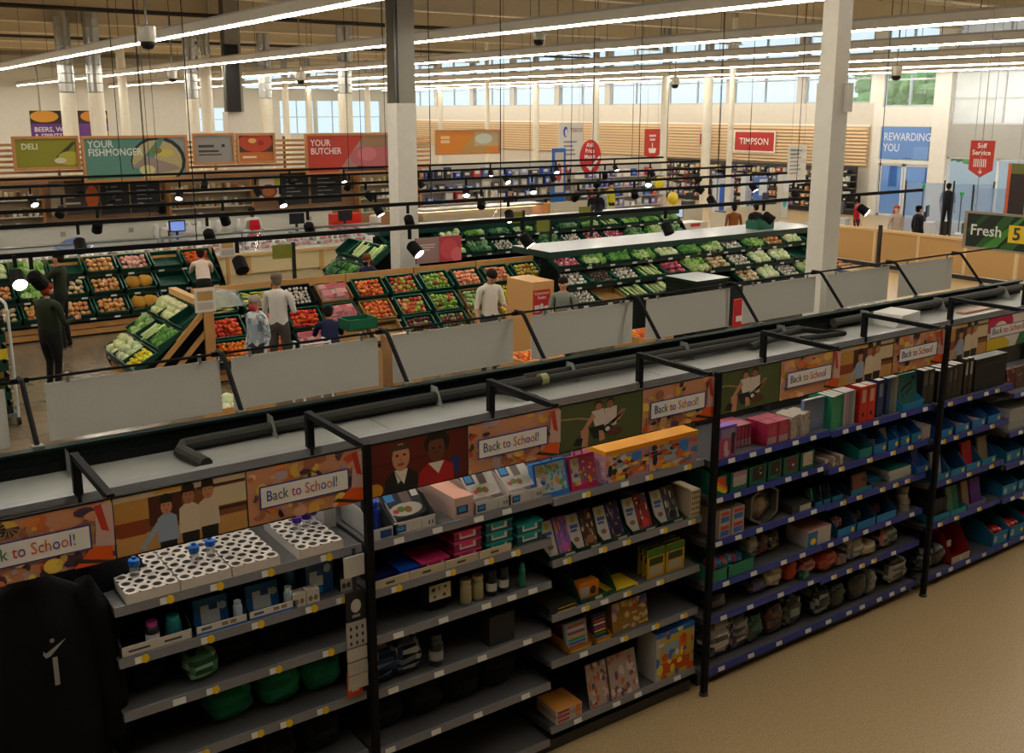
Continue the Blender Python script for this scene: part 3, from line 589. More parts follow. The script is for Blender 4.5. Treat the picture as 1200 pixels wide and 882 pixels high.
for i, (x, w_, c, lab) in enumerate([(1.2, .2, ['#17181a', '#101114'], 'black insulated lunch bag next to the camouflage one'), (1.66, .24, ['#141518', '#1c1d22'], 'black insulated lunch bag in the middle'), (1.9, .24, ['#121316', '#1a1b1f'], 'black insulated lunch bag with a grey zip'), (2.14, .24, ['#101114', '#17181c'], 'black insulated lunch bag nearest the post')]):
    bag(0, 2, x, w_, .22, .26, c, lab, handle='#2a2b2e')
bag(0, 2, 1.46, .17, .19, .2, ['#4a7a5e', '#7fae8e', '#2c4a3a', '#5c9072'], 'mint camouflage lunch bag', y=.05)
for i, x in enumerate([1.62, 1.9, 2.16]): bag(0, 3, x, .25, .24, .26, ['#1f6a50', '#257a5c'], ['mint green lunch bag with round handle, first in its row', 'mint green lunch bag with round handle, middle of three', 'mint green lunch bag with round handle and white tag, third'][i], handle='#2a8a68')
carton(0, 3, 2.24, 2.33, .15, .02, '#d8481c', 'bright orange boxed card', 'card', decals=[(ell(.5, .65, .2, .16), '#e8dccc'), (.25, .2, .75, .3, '#e8dccc')], y=.0)
for i in range(4): bag(0, 4, 1.3+i*.28, .24, .26, .26, ['#16171a', '#202228'], ['dark rucksack, first in its row', 'dark rucksack, second in its row', 'dark rucksack, third in its row', 'dark rucksack, fourth in its row'][i])
# clip strip between bay and post
cs = thing('clip_strip', 'hanging strip of small carded packs beside the first front post', 'clip strip', (2.26, YF-.03, 1.05))
MB().box(.02, .04, 0, .004, 0, .82, '#20202a').build('strip', PLAS, cs)
for z, h, c, dd in [(.66, .12, '#c4c1ba', []), (.40, .17, '#141416', [(ell(.5, .5, .26, .24), '#b8b8b8'), (rect(.3, .1, .7, .2), '#8a8a8a')]), (.24, .15, '#a9a6a0', [(ell(.2+.3*(k % 3), .15+.3*(k//3), .07, .09, 6), '#2a2a2a') for k in range(9)]), (.155, .075, '#b4b0a6', []), (.07, .075, '#aaa69c', []), (-.02, .085, '#b0aca0', [])]:
    p = MB().box(-.035, .085, -.012, -.001, z, z+h, c).build('pack', PAPER, cs)
    if dd: picture('pack_print', p, .12, h, dd, (-.035, -.0125, z))

# --- bottle bay (1)
tray(1, 0, 2.412+.02, 2.596, .4, .07, .16, '#b9b8b6', 'white tray holding a bright blue bottle', front=[(.3, .15, .75, .8, '#1f3f86')])
bottle(1, 0, 2.493+.02, .04, .19, '#1838b4', '#1d40c8', 'bright blue drinks bottle in the white tray', y=.16)
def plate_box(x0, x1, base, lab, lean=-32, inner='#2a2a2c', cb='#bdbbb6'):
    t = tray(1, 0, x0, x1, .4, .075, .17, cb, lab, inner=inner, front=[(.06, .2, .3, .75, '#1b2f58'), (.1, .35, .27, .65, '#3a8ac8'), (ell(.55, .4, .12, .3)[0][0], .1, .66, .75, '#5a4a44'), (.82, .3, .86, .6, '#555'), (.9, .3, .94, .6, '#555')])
    w_ = x1-x0
    lid = picture('lid_print', t, w_*.9, .22, [(rect(0, 0, 1, 1), base), (ell(.5, .22, .42, .2), '#b8b4a4'), (ell(.38, .24, .1, .09), '#5a7a2a'), (ell(.55, .2, .1, .1), '#8a5a2a'), (ell(.24, .2, .08, .07), '#c23a4a'), (rect(.06, .45, .36, .85), '#1b2f58'), (rect(.1, .52, .32, .8), '#3a8ac8'), (rect(.48, .4, .72, .85), '#6a5a56'), (rect(.78, .55, .95, .85), '#c9c6c0')], (w_*.05, .06, .075), (math.radians(-52), 0, 0))
    return t
plate_box(2.531+.03, 2.845, '#262628', 'white carton of dark plates with printed lid')
carton(1, 0, 2.980, 3.112, .13, .44, '#c2a498', 'long pale pink carton', decals=[(.1, .2, .7, .6, '#1b2f58'), (.2, .3, .6, .55, '#3a8ac8')], top='#d8a08a', name='pink_carton')
plate_box(3.118, 3.367, '#c9c2bb', 'white plate carton with pink print, next to the pink carton', inner='#b8aaa2')
plate_box(3.373, 3.621, '#c9c2bb', 'white plate carton with pink print, beside the blue tray', inner='#b8aaa2')
for i, x in enumerate([2.42, 2.66, 2.90, 3.14]):
    t = carton(1, 1, x, x+.235, .05, .012, '#b9ad92', ['cream card front strip at the post', 'cream card front strip under the blue packs', 'cream card front strip under pink packs', 'cream card front strip under teal packs'][i], 'card strip', decals=[(.35, .35, .6, .65, '#4a4438')], y=.012, name='card_strip')
for i in range(2): carton(1, 1, 2.45+i*.17, 2.6+i*.17, .05, .3, ['#10184a', '#1a4fc0'][i], ['navy flat pack behind the cream strip', 'bright blue flat pack behind the cream strip'][i], y=.06, m=PLAS, z=.0)
for (xc, col, lt, n, nm) in [(2.846, '#7a1440', '#c9346a', 1, 'single pink lunch pot'), (3.073, '#7a1440', '#cf3a70', 3, 'pink lunch pot in a stack of three'), (3.303, '#0c4a50', '#1a9a94', 3, 'teal lunch pot in the stack next to pink ones'), (3.536, '#0c4a50', '#1a9a94', 2, 'teal lunch pot in the stack at the bay edge')]:
    for k in range(n): carton(1, 1, xc-.09, xc+.10, .064, .22, col, nm if n == 1 else nm+', '+['lowest', 'second up', 'third up'][k], 'lunch pot', decals=[(.2, .25, .8, .85, '#c9c2c4'), (.25, .45, .7, .9, lt)], y=.045, z=k*.067, m=PLAS, lid=lt, name='lunch_pot')
t = bag(1, 2, 2.894, .24, .2, .1, ['#101218', '#15181f'], 'black bag with a cream product card', y=.08, handle='#3a3a3c'); picture('product_card', t, .15, .1, [(rect(0, 0, 1, 1), '#b9b49e'), (ell(.2, .7, .08, .13), '#222'), (rect(.45, .6, .5, .85), '#222'), (ell(.75, .75, .08, .08), '#222'), (ell(.25, .25, .06, .08), '#222'), (ell(.7, .25, .08, .1), '#222')], (-.075, -.06, .08))
for i, u in enumerate([552, 566]): bottle(1, 2, [3.082, 3.169][i], .036, .16, '#9a8f6a', '#a89c76', ['cream flask, nearer the black bag', 'cream flask, nearer the dark flasks'][i], y=.08, capr=1.0, caph=.18)
for i in range(2): bottle(1, 2, [3.270, 3.360][i], .036, .17, '#101416', '#0c0e10', ['dark flask with white label, beside the cream flasks', 'dark flask with white label, beside the green one'][i], y=.08, label='#b4b6b0', capr=.9)
bottle(1, 2, 3.491, .022, .16, '#0f6a52', '#0f6a52', 'slim green bottle', y=.06)
for i in range(2): bag(1, 3, [2.504, 2.664][i], .2, .25, .22, ['#15181f', '#1d3050', '#55606a', '#0f1218', '#22324a', '#8a8a86'], ['blue and black patterned rucksack at the post', 'blue and black patterned rucksack, second from the post'][i], handle='#20242a', n=(14, 10), name='rucksack', cat='rucksack', y=.04)
bottle(1, 3, 2.864, .045, .2, '#15161a', '#2a2b2e', 'dark patterned drinks flask', y=.08, label='#8a8c8a')
carton(1, 3, 3.236, 3.426, .2, .14, '#1c1c1a', 'black mesh pencil holder box', 'holder', y=.05, m=mat('mesh_black', .6, var=.3, scale=200, bump=.8), name='mesh_holder')
for i in range(4): bag(1, 4, 2.55+i*.28, .25, .28, .26, ['#14161c', '#1c2028'], ['dark sports bag, first in its row', 'dark sports bag, second in its row', 'dark sports bag, third in its row', 'dark sports bag, fourth in its row'][i])

# --- craft bay (2)
def craft(n, seed, cols=None):
    q = random.Random(seed); S = []
    for i in range(n):
        x, y = q.random(), q.random(); S.append((ell(x, y, q.uniform(.03, .1), q.uniform(.04, .12), 7), q.choice(cols or ['#c8431f', '#d9a01e', '#2a62b8', '#3a8a3a', '#8a2a6a', '#d8cfc0', '#1a1a22', '#c86a9a'])))
    return S
def puffy(b, s, x0, x1, h, frame, cols, desc, lean=-14):
    w_ = x1-x0; t = thing('activity_case', desc+', '+where(b, s), 'case', (x0, YF+.05, shelf_z(b, s)), rot=lean_rot(lean))
    MB().box(0, w_, 0, .05, 0, h, frame).build('case_body', PLAS, t)
    picture('front_print', t, w_*.88, h*.8, [(rect(0, 0, 1, 1), cols[0]), (rect(0, 0, .36, 1), '#b9b4aa')]+craft(34, int(x0*100), cols[1:])+[(ell(.18, .8, .08, .08), '#c9a21e'), (rect(.08, .3, .28, .42), '#3a5a9a')], (w_*.06, -.0006, h*.14))
    MB().tube([(w_*.35, .025, h), (w_*.35, .025, h+.03), (w_*.65, .025, h+.03), (w_*.65, .025, h)], .008, frame, 6).build('handle', PLAS, t)
puffy(2, 0, 3.648-.05, 3.880-.02, .23, '#2f74c0', ['#a9c2cc', '#6aa05a', '#d98a3a', '#c9d0d0', '#5a8ac0'], 'blue framed activity case')
puffy(2, 0, 3.880, 4.094, .22, '#b81f5a', ['#a9406a', '#d9a01e', '#c8431f', '#3a8a3a', '#d8b0b8'], 'pink framed activity case')
PK = '#b98aa0'
for i, (a, b_) in enumerate([(4.130, 4.514), (4.521, 4.964)]):
    w_ = b_-a; t = thing('craft_box', ['big orange topped craft box nearer the pink case', 'big orange topped craft box nearer the post'][i]+' '+where(2, 0), 'box', (a, YF+.02, shelf_z(2, 0)))
    MB().box(0, w_, 0, .36, 0, .195, PK).build('body', PAPER, t); MB().box(-.002, w_+.002, -.002, .362, .195, .225, '#e09410', top='#f0a212').build('lid', PAPER, t)
    picture('front_print', t, w_, .195, [(rect(0, 0, 1, 1), '#a9808e'), (rect(0, 0, .2, 1), '#c8a0ac'), (rect(.2, .3, .55, .95), '#8fa8b0')]+craft(60, 31+i, ['#c8641c', '#d98a2a', '#b8401f', '#e0a83a', '#3f78b8', '#c9b8a0', '#2a2430'])+[(ell(.1, .45, .05, .22), '#15151a'), (rect(.6, .62, .8, .92), '#2f78c4'), (rect(.24, .05, .44, .2), '#d9b83a')], (0, -.0006, 0))
    picture('side_print', t, .36, .195, [(rect(0, 0, 1, 1), '#b98aa0')]+craft(20, 5, ['#8a5a80', '#c8a0ac', '#6a3a5a']), (-.0006, .36, 0), (0, 0, -PI/2))
carton(2, 0, 4.981, 5.02, .27, .2, '#23301a', 'tall black and green boxed toy', decals=craft(30, 8, ['#6a8a1c', '#1a1c18', '#8a9a5a', '#c9c4b4']), y=.1)
for i, (a, c1, cc) in enumerate([(3.686, '#7a5a9a', ['#b85a9a', '#6a4a9a', '#d98a3a']), (3.901, '#3a2c22', ['#8a5a3a', '#c9a06a', '#2a1c16']), (4.133, '#2a2440', ['#1a1a24', '#5a4a80', '#b98a6a']), (4.389, '#8a2a1c', ['#c8311f', '#d8d0c0', '#2a62c8', '#14141a']), (4.648, '#4a4a44', ['#1a1a1c', '#8a8a7a', '#c9c4b0'])]):
    lab = ['purple', 'brown', 'dark violet', 'red', 'black and grey'][i]
    tray(2, 1, a-.005, a+.225, .38, .03, .10, '#0f2a1a', 'dark green display tray holding the %s colouring pack' % lab, front=[(.55, .2, .9, .7, '#9fae9a')])
    carton(2, 1, a+.005, a+.10, .235, .012, '#b4b0a8', 'white instruction card beside the %s colouring pack' % lab, 'card', decals=[(ell(.5, .83, .22, .09), '#a8a03a'), (.15, .6, .85, .7, '#3a5a9a'), (.15, .5, .7, .57, '#3a5a9a'), (ell(.5, .28, .25, .07), '#8a5a3a')], y=.06, lean=-24, name='instruction_card')
    carton(2, 1, a+.105, a+.215, .245, .03, c1, '%s colouring pack' % lab, 'pack', decals=craft(26, 60+i, cc)+[(ell(.5, .2, .3, .12), cc[0])], y=.055, lean=-24, name='colouring_pack')
carton(2, 1, 4.93, 5.02, .2, .2, '#b9a88a', 'leopard spotted gift box', decals=[(ell(.15+.23*(k % 4), .12+.2*(k//4), .07, .06, 7), '#4a3020') for k in range(20)], y=.02)
for k in range(2): carton(2, 2, 3.655+.02+.01*k, 3.909, .022, .2, '#14140f', ['black and yellow flat crayon box, lower', 'black and yellow flat crayon box, upper'][k], decals=[(.3, .2, .95, .5, '#c9a21e')], y=.02, z=k*.024, top='#191812')
tray(2, 2, 3.945, 4.249, .3, .035, .17, '#0f3a1c', 'dark green display tray with an orange crayon box', front=[(.4, .2, .6, .8, '#b9c4b4')])
carton(2, 2, 3.959, 4.128, .12, .08, '#c8721c', 'orange crayon box', decals=[(.1, .2, .5, .8, '#a8a4a0'), (ell(.7, .5, .15, .25), '#3a2a1c')], y=.06)
carton(2, 2, 4.203, 4.450, .02, .2, '#c9a81e', 'flat yellow crayon pad', decals=[(.1, .2, .9, .8, '#3a6a2a')], y=.02, top='#d0b020')
for i, u in enumerate([(4.561, 4.731), (4.739, 4.923)]):
    for k in range(3): carton(2, 2, u[0]+.004*k, u[1]-.01+.004*k, .21, .012, '#b9921a', ['yellow pencil pack, left hanging row', 'yellow pencil pack, right hanging row'][i], 'pack', decals=[(0, .75, 1, 1, '#3a6a1c'), (.1, .45, .9, .7, '#20301a'), (.15, .1, .85, .4, '#a8a08a')], y=.05+.05*k, z=.0, group='yellow pencil packs', name='pencil_pack')
for i, (a, b_, c) in enumerate([(3.849, 4.047, '#8a9aa4'), (4.077, 4.220, '#30181c')]):
    tray(2, 3, a, b_, .25, .04, .08, '#a8701a', ['orange tray under the felt pen packs', 'orange tray under the red marker packs'][i], front=[(.1, .2, .9, .5, '#c9a83a')])
    carton(2, 3, a+.01, b_-.01, .19, .03, c, ['felt pen pack with coloured stripes', 'black and red marker pack'][i], 'pack', decals=[(.1, .1+.12*k, .9, .17+.12*k, ['#c8431f', '#2a62b8', '#3a8a3a', '#d9a01e', '#8a2a6a', '#c9c4b8'][(k+i) % 6]) for k in range(7)], y=.05, lean=-10)
t = carton(2, 3, 4.266, 4.590, .21, .06, '#8a6a2a', 'large craft kit box printed MEGA', decals=[(0, .78, .75, 1, '#6a4a8a'), (.75, .6, 1, 1, '#2a4a9a')]+craft(40, 77, ['#b9a08a', '#d9b83a', '#8a6a9a', '#c9a878', '#a8582a']), y=.06, lean=-8)
text('lettering', 'MEGA', .055, '#d8b820', t, (.09, -.003, .165), sx=.9, bold=.001)
for k in range(3): carton(2, 4, 3.698+.05, 3.967, .03, .22, ['#b9b0a8', '#a89a90', '#c2b8ae'][k], ['flat white craft box, lowest of three', 'flat white craft box, middle of three', 'flat white craft box, uppermost of three'][k], decals=[(.05, .2, .5, .8, '#a83a3a'), (.75, .1, .95, .9, '#d9781e')], y=.02, z=k*.032, top='#c9853a')
for i, (a, b_) in enumerate([(4.057, 4.241), (4.249, 4.511)]): carton(2, 4, a, b_-.01, .3, .012, '#a8968a', ['pale magazine pack, narrower one', 'pale magazine pack with pink print'][i], 'pack', decals=craft(40, 90+i, ['#8a6a70', '#b88a80', '#c9b8aa', '#6a4a5a', '#b0622a']), y=.03, lean=-14)
t = carton(2, 4, 4.642, 5.017, .37, .2, '#a9a6a4', 'tall craft box with blue top and yellow front', decals=[(0, .9, 1, 1, '#2a6ab8'), (.1, 0, .95, .9, '#b9a03a'), (.2, .45, .6, .75, '#8aa0a8'), (.6, .5, .8, .8, '#c8641c'), (.15, .1, .9, .35, '#b8481c')]+craft(24, 44, ['#d9c83a', '#3a62a8', '#c8431f', '#d8d0c0']), y=.02, top='#1f66c0')
# --- party bay (3)
t = carton(3, 0, 5.187, 5.362, .24, .07, '#6a4a9a', 'purple and pink doll box', decals=[(0, .0, 1, .62, '#a8486a'), (.1, .62, .9, .9, '#8a7a9a'), (ell(.4, .35, .12, .2), '#c9a0a8'), (.7, .1, .9, .75, '#1a1420'), (ell(.45, .15, .15, .12), '#b9a8b4')], y=.02, top='#7a5ab8')
for k in range(7):
    for r_ in range(2 if k > 4 else 1):
        carton(3, 0, 5.398+.05+k*.038 if k < 5 else 5.680+.02+(k-5)*.125, (5.398+.085+k*.038) if k < 5 else 5.680+.14+(k-5)*.125, .17, .2 if k < 5 else .1, '#a02a4a', 'slim pink pencil case in the upright row' if k < 5 else 'pink pencil case standing at the front of its row', 'pencil case', decals=[(.1, .05, .9, .35, '#9a8a90'), (.15, .4, .85, .95, '#b0405a')], y=.12 if k < 5 else .03+.105*r_, m=PLAS, group='pink pencil cases', name='pencil_case')
for k in range(6): carton(3, 0, 5.956+.03+k*.042, 5.956+.066+k*.042, .17, .16, '#b9b0a2', 'white pencil case with dark flower print', 'pencil case', decals=craft(14, 200+k, ['#2a1a34', '#4a3a30', '#8a4a3a', '#b9b0a2']), y=.04+.012*(k % 3), group='flower print pencil cases', name='pencil_case')
for i, (a, b_, c, ins) in enumerate([(5.170, 5.293, '#10705a', '#c8431f'), (5.320, 5.509, '#0f6a52', '#b9a8ae'), (5.518, 5.713, '#0c5a3e', '#17181a'), (5.723, 5.885, '#0c5a3e', '#2a1416'), (5.895, 6.081, '#0c5a3e', '#5a2430'), (6.091, 6.262, '#0c5a3e', '#b9a89a')]):
    t = tray(3, 1, a, b_-.004, .3, .15, .19, c, ['teal display box with a rainbow print', 'green display box with pink and white card', 'green display box with black front, nearest the pink card', 'green display box with dark red front', 'green display box with maroon flower print', 'green display box with white flower print'][i], front=[(.2, .25, .85, .95, ins)])
    if i == 0: picture('rainbow_print', t, b_-a-.004, .15, [([(.1, .95), (1, .4), (1, .28), (.1, .8)], '#d23a3a'), ([(.1, .8), (1, .28), (1, .16), (.1, .6)], '#d98a2a'), ([(.1, .6), (1, .16), (.8, .05), (.1, .35)], '#d9c81e')], (0, -.004, 0))
    elif i > 1: picture('case_print', t, b_-a-.004, .15, [(p, c2) for p, c2 in craft(14, 300+i, ['#b8b0a8', '#a83a3a', '#1a1418', '#c9906a']) if all(.25 < v_[0] < .82 and .2 < v_[1] < .95 for v_ in p)], (0, -.004, 0))
    else: picture('card_print', t, b_-a-.004, .15, [(rect(.15, .3, .9, .95), '#a8a4a4'), (rect(.15, .75, .9, .95), '#b06a7a')], (0, -.004, 0))
for i, (a, b_) in enumerate([(5.227, 5.342), (5.360, 5.488)]):
    for k in range(2): carton(3, 2, a, b_, .105, .2, '#a89a8a', 'boxed glue set with blue and red print', decals=[(.15, .15, .9, .55, '#2a62b0'), (.15, .62, .9, .9, '#b03a3a')], y=.02, z=k*.107, group='boxed glue sets')
t = thing('wicker_basket', 'grey woven hexagonal basket lying open, '+where(3, 2), 'basket', (5.722, YF+.03, shelf_z(3, 2)))
hexp = lambda r_, y: [(r_*math.cos(PI/6+PI/3*k), y, .155+r_*math.sin(PI/6+PI/3*k)) for k in range(6)]
B = MB(); o_, n_, o2, n2 = hexp(.175, 0), hexp(.155, 0), hexp(.175, .3), hexp(.155, .29)
for k in range(6):
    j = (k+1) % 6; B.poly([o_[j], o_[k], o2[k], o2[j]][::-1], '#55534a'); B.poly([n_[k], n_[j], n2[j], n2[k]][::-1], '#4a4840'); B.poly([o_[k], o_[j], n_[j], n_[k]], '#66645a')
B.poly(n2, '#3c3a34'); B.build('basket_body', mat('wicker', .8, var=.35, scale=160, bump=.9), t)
MB().ball((0, .12, .13), (.11, .1, .11), '#8a7a6a', 10, 7).build('wreath_centre', CLOTH, t)
wr_ = MB(); qq = random.Random(5)
for k in range(26):
    a = 2*PI*k/26; wr_.ball((.105*math.cos(a), .08, .14+.1*math.sin(a)), .026, qq.choice(['#5a5a34', '#6a6a44', '#7a7458', '#4a4a2c']), 6, 4, .3, qq)
wr_.build('wreath', LEAF, t)
carton(3, 2, 6.033, 6.255, .07, .2, '#2a2c2a', 'dark mesh desk tidy', 'desk tidy', decals=[(.4, .1, 1, .8, '#a8a498')], y=.02)
tray(3, 3, 5.186, 5.338, .3, .1, .12, '#2a7a5a', 'mint display box beside the post'); tray(3, 3, 5.347, 5.625, .3, .1, .12, '#2a7a5a', 'mint display box of small soft toys')
for i in range(6): bag(3, 3, 5.248+i*.055, .07, .1, .1, [['#a83a5a', '#c25a70'], ['#3a7aa8', '#5a9ac0'], ['#b04a4a', '#c8706a'], ['#4a8ab0', '#7aaac0'], ['#8a4a6a', '#a86a80'], ['#3a6a9a', '#5a8ab8']][i], ['pink', 'blue', 'red', 'light blue', 'mauve', 'deep blue'][i]+' soft toy in the mint box', 'toy', y=.07, z=.05, name='soft_toy')
for i in range(3): bag(3, 3, 5.739+i*.12, .14, .2, .18, [['#8a8a88', '#55555a', '#b0b0ac'], ['#20202a', '#3a3a44', '#6a2a34'], ['#1c1c22', '#2c2c34', '#7a7030']][i], ['striped grey', 'dark red edged', 'black and yellow trimmed'][i]+' wrapped cable pack', 'pack', film=True, name='wrapped_pack')
for i, (x, w_, h, c, nm) in enumerate([(5.3, .2, .13, ['#15151a', '#22222a'], 'black wrapped pack at the post'), (5.732, .2, .14, ['#1a1a20', '#2a2a34', '#3a3a6a'], 'dark glossy wrapped pack'), (5.937, .17, .17, ['#8a8270', '#b0a890', '#5a5648', '#c9c2ae'], 'pale crinkled film bag'), (6.139, .1, .17, ['#b0341c', '#c2462a'], 'bright orange slippers pack'), (6.336, .2, .12, ['#a85a5e', '#c07a7a', '#7a3a3e'], 'pink towel pack')]): bag(3, 4, x, w_*1.1, h*1.25, .22, c, nm, 'pack', film=True, name='wrapped_pack', y=.05)
bag(3, 4, 6.273, .08, .07, .1, ['#2a5a48', '#3a7a60'], 'small green sponge pack', 'pack', film=True, name='wrapped_pack', y=.02)
for i, (x, w_, h, c, nm) in enumerate([(5.36, .26, .24, ['#8a8a8c', '#2a2a30', '#55555a', '#b0b0b0'], 'silver crinkled balloon bag'), (5.58, .2, .22, ['#2a2a5a', '#6a6a70', '#1c1c30', '#8a8a90'], 'blue and silver balloon bag'), (5.75, .2, .2, ['#0f2a20', '#1c5a44', '#0c1a16'], 'dark green foil bag'), (5.98, .2, .22, ['#3a1c12', '#5a2c1c', '#2a120c'], 'dark brown foil bag'), (6.2, .2, .22, ['#1a2420', '#6a7a70', '#3a4a40', '#15181a'], 'black and silver streamer bag')]): bag(3, 5, x, w_*1.1, h*1.35, .24, c, nm, 'bag', film=True, n=(14, 10), y=.06)
# --- folder bay (4)
def file_(b, s, x0, x1, h, d, col, desc, spine=None, group=None, ring=False, y=.05):
    w_ = x1-x0; t = thing('file_folder', desc+',, '+where(b, s), 'folder', (x0, YF+y, shelf_z(b, s)), 0, group)
    MB().box(0, w_, 0, d, 0, h, col).build('cover', PLAS, t)
    MB().box(w_*.12, w_*.88, .004, d+.001, h*.03, h+.0008, '#c9c6be').build('pages', PAPER, t)
    if spine: picture('spine_label', t, w_, h, [(rect(.25, .55, .75, .9), spine)], (0, -.0006, 0))
    if ring: picture('ring_hole', t, w_, h, [(ell(.5, .22, .16, .16*w_/h*1.0+.01, 12), '#2a1410')], (0, -.0006, 0))
z1 = 1.76
file_(4, 0, 6.196, 6.442, .27, .03, '#7f8fb4', 'lavender blue folder standing cover forward', y=.1)
for k in range(3): file_(4, 0, 6.462+k*.055, 6.462+.05+k*.055, .27, .23, '#2f8a68', 'mint green folder in upright row', group='mint green folders', y=.04+k*.01)
for k in range(4): file_(4, 0, 6.621+k*.036, 6.621+.032+k*.036, .28, .24, ['#a89aa4', '#9a8a94', '#8a8f98', '#a4a8ae'][k], ['pale pink thin folder, first after the green ones', 'dusty pink thin folder, second after the green ones', 'grey thin folder, third after the green ones', 'silver thin folder beside the red files'][k])
for k in range(2): file_(4, 0, 6.794+k*.105, 6.794+.1+k*.105, .30, .27, '#c2281c', ['red orange lever arch file, nearer the grey folders', 'red orange lever arch file, nearer the blue one'][k], '#c9a08a', ring=True, y=.03)
file_(4, 0, 7.050, 7.050+.085, .31, .27, '#16305e', 'navy blue lever arch file', '#7a8a9a', y=.05)
for k in range(3): file_(4, 0, 7.175+k*.05, 7.175+.045+k*.05, .31, .25, ['#1f3a68', '#6a706c', '#787c76'][k], ['navy thin folder beside the lever arch file', 'grey thin folder beside the navy one', 'grey thin folder beside the teal album'][k], y=.05)
tray(4, 0, 7.362, 7.663, .25, .06, .12, '#1a78a8', 'bright blue tray holding the teal album')
t = carton(4, 0, 7.373, 7.626, .30, .03, '#2e6a66', 'teal album with black brush lettering', 'album', decals=[(ell(.82, .85, .1, .06), '#10282a')], y=.06, lean=-6, name='album')
picture('brush_strokes', t, .2, .3, [([(.1, .55), (.2, .62), (.85, .78), (.9, .74), (.3, .56), (.14, .48)], '#0a1414'), ([(.2, .38), (.3, .44), (.36, .52), (.3, .36), (.22, .3)], '#0a1414'), ([(.45, .48), (.85, .6), (.88, .55), (.5, .42)], '#0a1414'), ([(.8, .62), (.86, .76), (.92, .74), (.86, .6)], '#0a1414')], (0, -.004, 0))
for k in range(2): file_(4, 0, 7.675+k*.085, 7.675+.08+k*.085, .30, .27, '#141518', ['black lever arch file right after the teal album', 'black lever arch file behind the post'][k], '#5a5c60')
for k in range(12):
    o = MB().tube([(0, 0, 0), (.0, .22, 0)], .022, ['#8a7a74', '#a09088', '#6a5a60', '#b0a498'][k % 4], 7).build('pencil_bundle', PAPER, loc=(6.350+.03+.047*(k % 6), YF+.03, shelf_z(4, 1)+.022+.04*(k//6)), rot=(0, 0, R.uniform(-.1, .1))); tag(o, 'bundle of pale pencils in a heap, '+where(4, 1), 'pencils', 'pencil bundles')
tray(4, 1, 6.820, 6.998, .3, .08, .13, '#12706e', 'teal display tray beside the pencils')
for i, (a, b_) in enumerate([(7.010, 7.193), (7.205, 7.357), (7.369, 7.513), (7.525, 7.684)]):
    tray(4, 1, a, b_-.006, .3, .085, .17, '#1470a8', 'blue display tray with yellow disc, %s after the teal one' % ordn(i), inner='#1a5a96', disc=True)
    if i < 3: carton(4, 1, a+.02, b_-.03, [.09, .16, .15][i], .06, ['#8a5a7a', '#9aa2a8', '#2a6ab0'][i], ['mauve pen pack in the first blue tray', 'silver pen pack in the second blue tray', 'blue pen pack in the third blue tray'][i], 'pack', y=.1, lean=-15)
carton(4, 1, 7.697, 7.834, .11, .2, '#a898a0', 'pale pink notebook box by the post', y=.04)
for i, (a, b_, c) in enumerate([(6.308, 6.401, '#15353a'), (6.412, 6.507, '#15353a'), (6.517, 6.657, '#15353a'), (6.756, 7.036, '#1478a8')]):
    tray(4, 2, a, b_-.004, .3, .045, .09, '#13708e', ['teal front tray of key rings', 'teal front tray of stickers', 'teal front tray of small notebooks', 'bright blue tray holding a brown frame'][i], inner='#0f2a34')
    if i < 3:
        for k in range(3): carton(4, 2, a+.008+.02*k, a+.026+.02*k, .15-.02*k, .02, q3.choice(['#6a2a34', '#1a1a1e', '#8a8f94', '#2a5a4a']), 'small carded item, '+['front', 'middle', 'rear'][k]+' in teal tray of '+['key rings', 'stickers', 'notebooks'][i], 'pack', y=.05+.04*k, lean=-12)
carton(4, 2, 6.822, 7.013, .15, .02, '#5a3a2a', 'brown photo frame', 'frame', decals=[(.08, .06, .92, .9, '#7a4a34'), (ell(.8, .6, .1, .12), '#2a1c16')], y=.05, lean=-10, name='photo_frame')
carton(4, 2, 7.070, 7.268, .05, .22, '#15608a', 'flat blue box', y=.1)
for k in range(2): carton(4, 2, 7.315-.02*k, 7.617-.01*k, .045, .24, '#b4b8b0', ['thick book with teal cover, lower', 'thick book with teal cover, upper'][k], 'book', y=.05, top='#2a8a80', z=k*.046, name='book')
tray(4, 2, 7.642, 7.830, .25, .06, .14, '#1a5aa8', 'blue tray with yellow disc by the post', disc=True)
carton(4, 2, 7.679, 7.779, .19, .03, '#1a2f78', 'dark blue notebook leaning in the blue tray', 'book', y=.05, lean=-20)
t = carton(4, 3, 6.257, 6.542, .14, .22, '#b4b0ae', 'white box in a blue sleeve', decals=[(0, 0, .42, .9, '#13608e'), (ell(.25, .3, .12, .2), '#d9b21c')], y=.03, top='#a8746a')
for i, (a, b_) in enumerate([(6.618, 6.861), (6.872, 7.123), (7.135, 7.408)]):
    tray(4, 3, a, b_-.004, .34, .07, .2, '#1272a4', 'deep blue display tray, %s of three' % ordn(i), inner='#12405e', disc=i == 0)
    for k in range(3): bag(4, 3, a+.05+.045*k, .06, .1, .1, [['#a8706a', '#c9a8a0'], ['#2a2a34', '#4a4a50'], ['#4a2a34', '#6a3a40']][i], ['pale pink', 'black', 'dark red'][i]+' small pouch in the deep blue tray', 'pouch', y=.1, z=.02, name='pouch', n=(8, 5))
for k in range(4):
    o = MB().lathe([(.05, 0), (.05, .05)], '#8a8478', 12).build('ribbon_roll', PAPER, loc=(7.603+.02*(k % 2), YF+.09+.01*k, shelf_z(4, 3)+.051*k)); tag(o, 'cream ribbon roll in the stack by the post', 'ribbon roll', 'cream ribbon rolls')
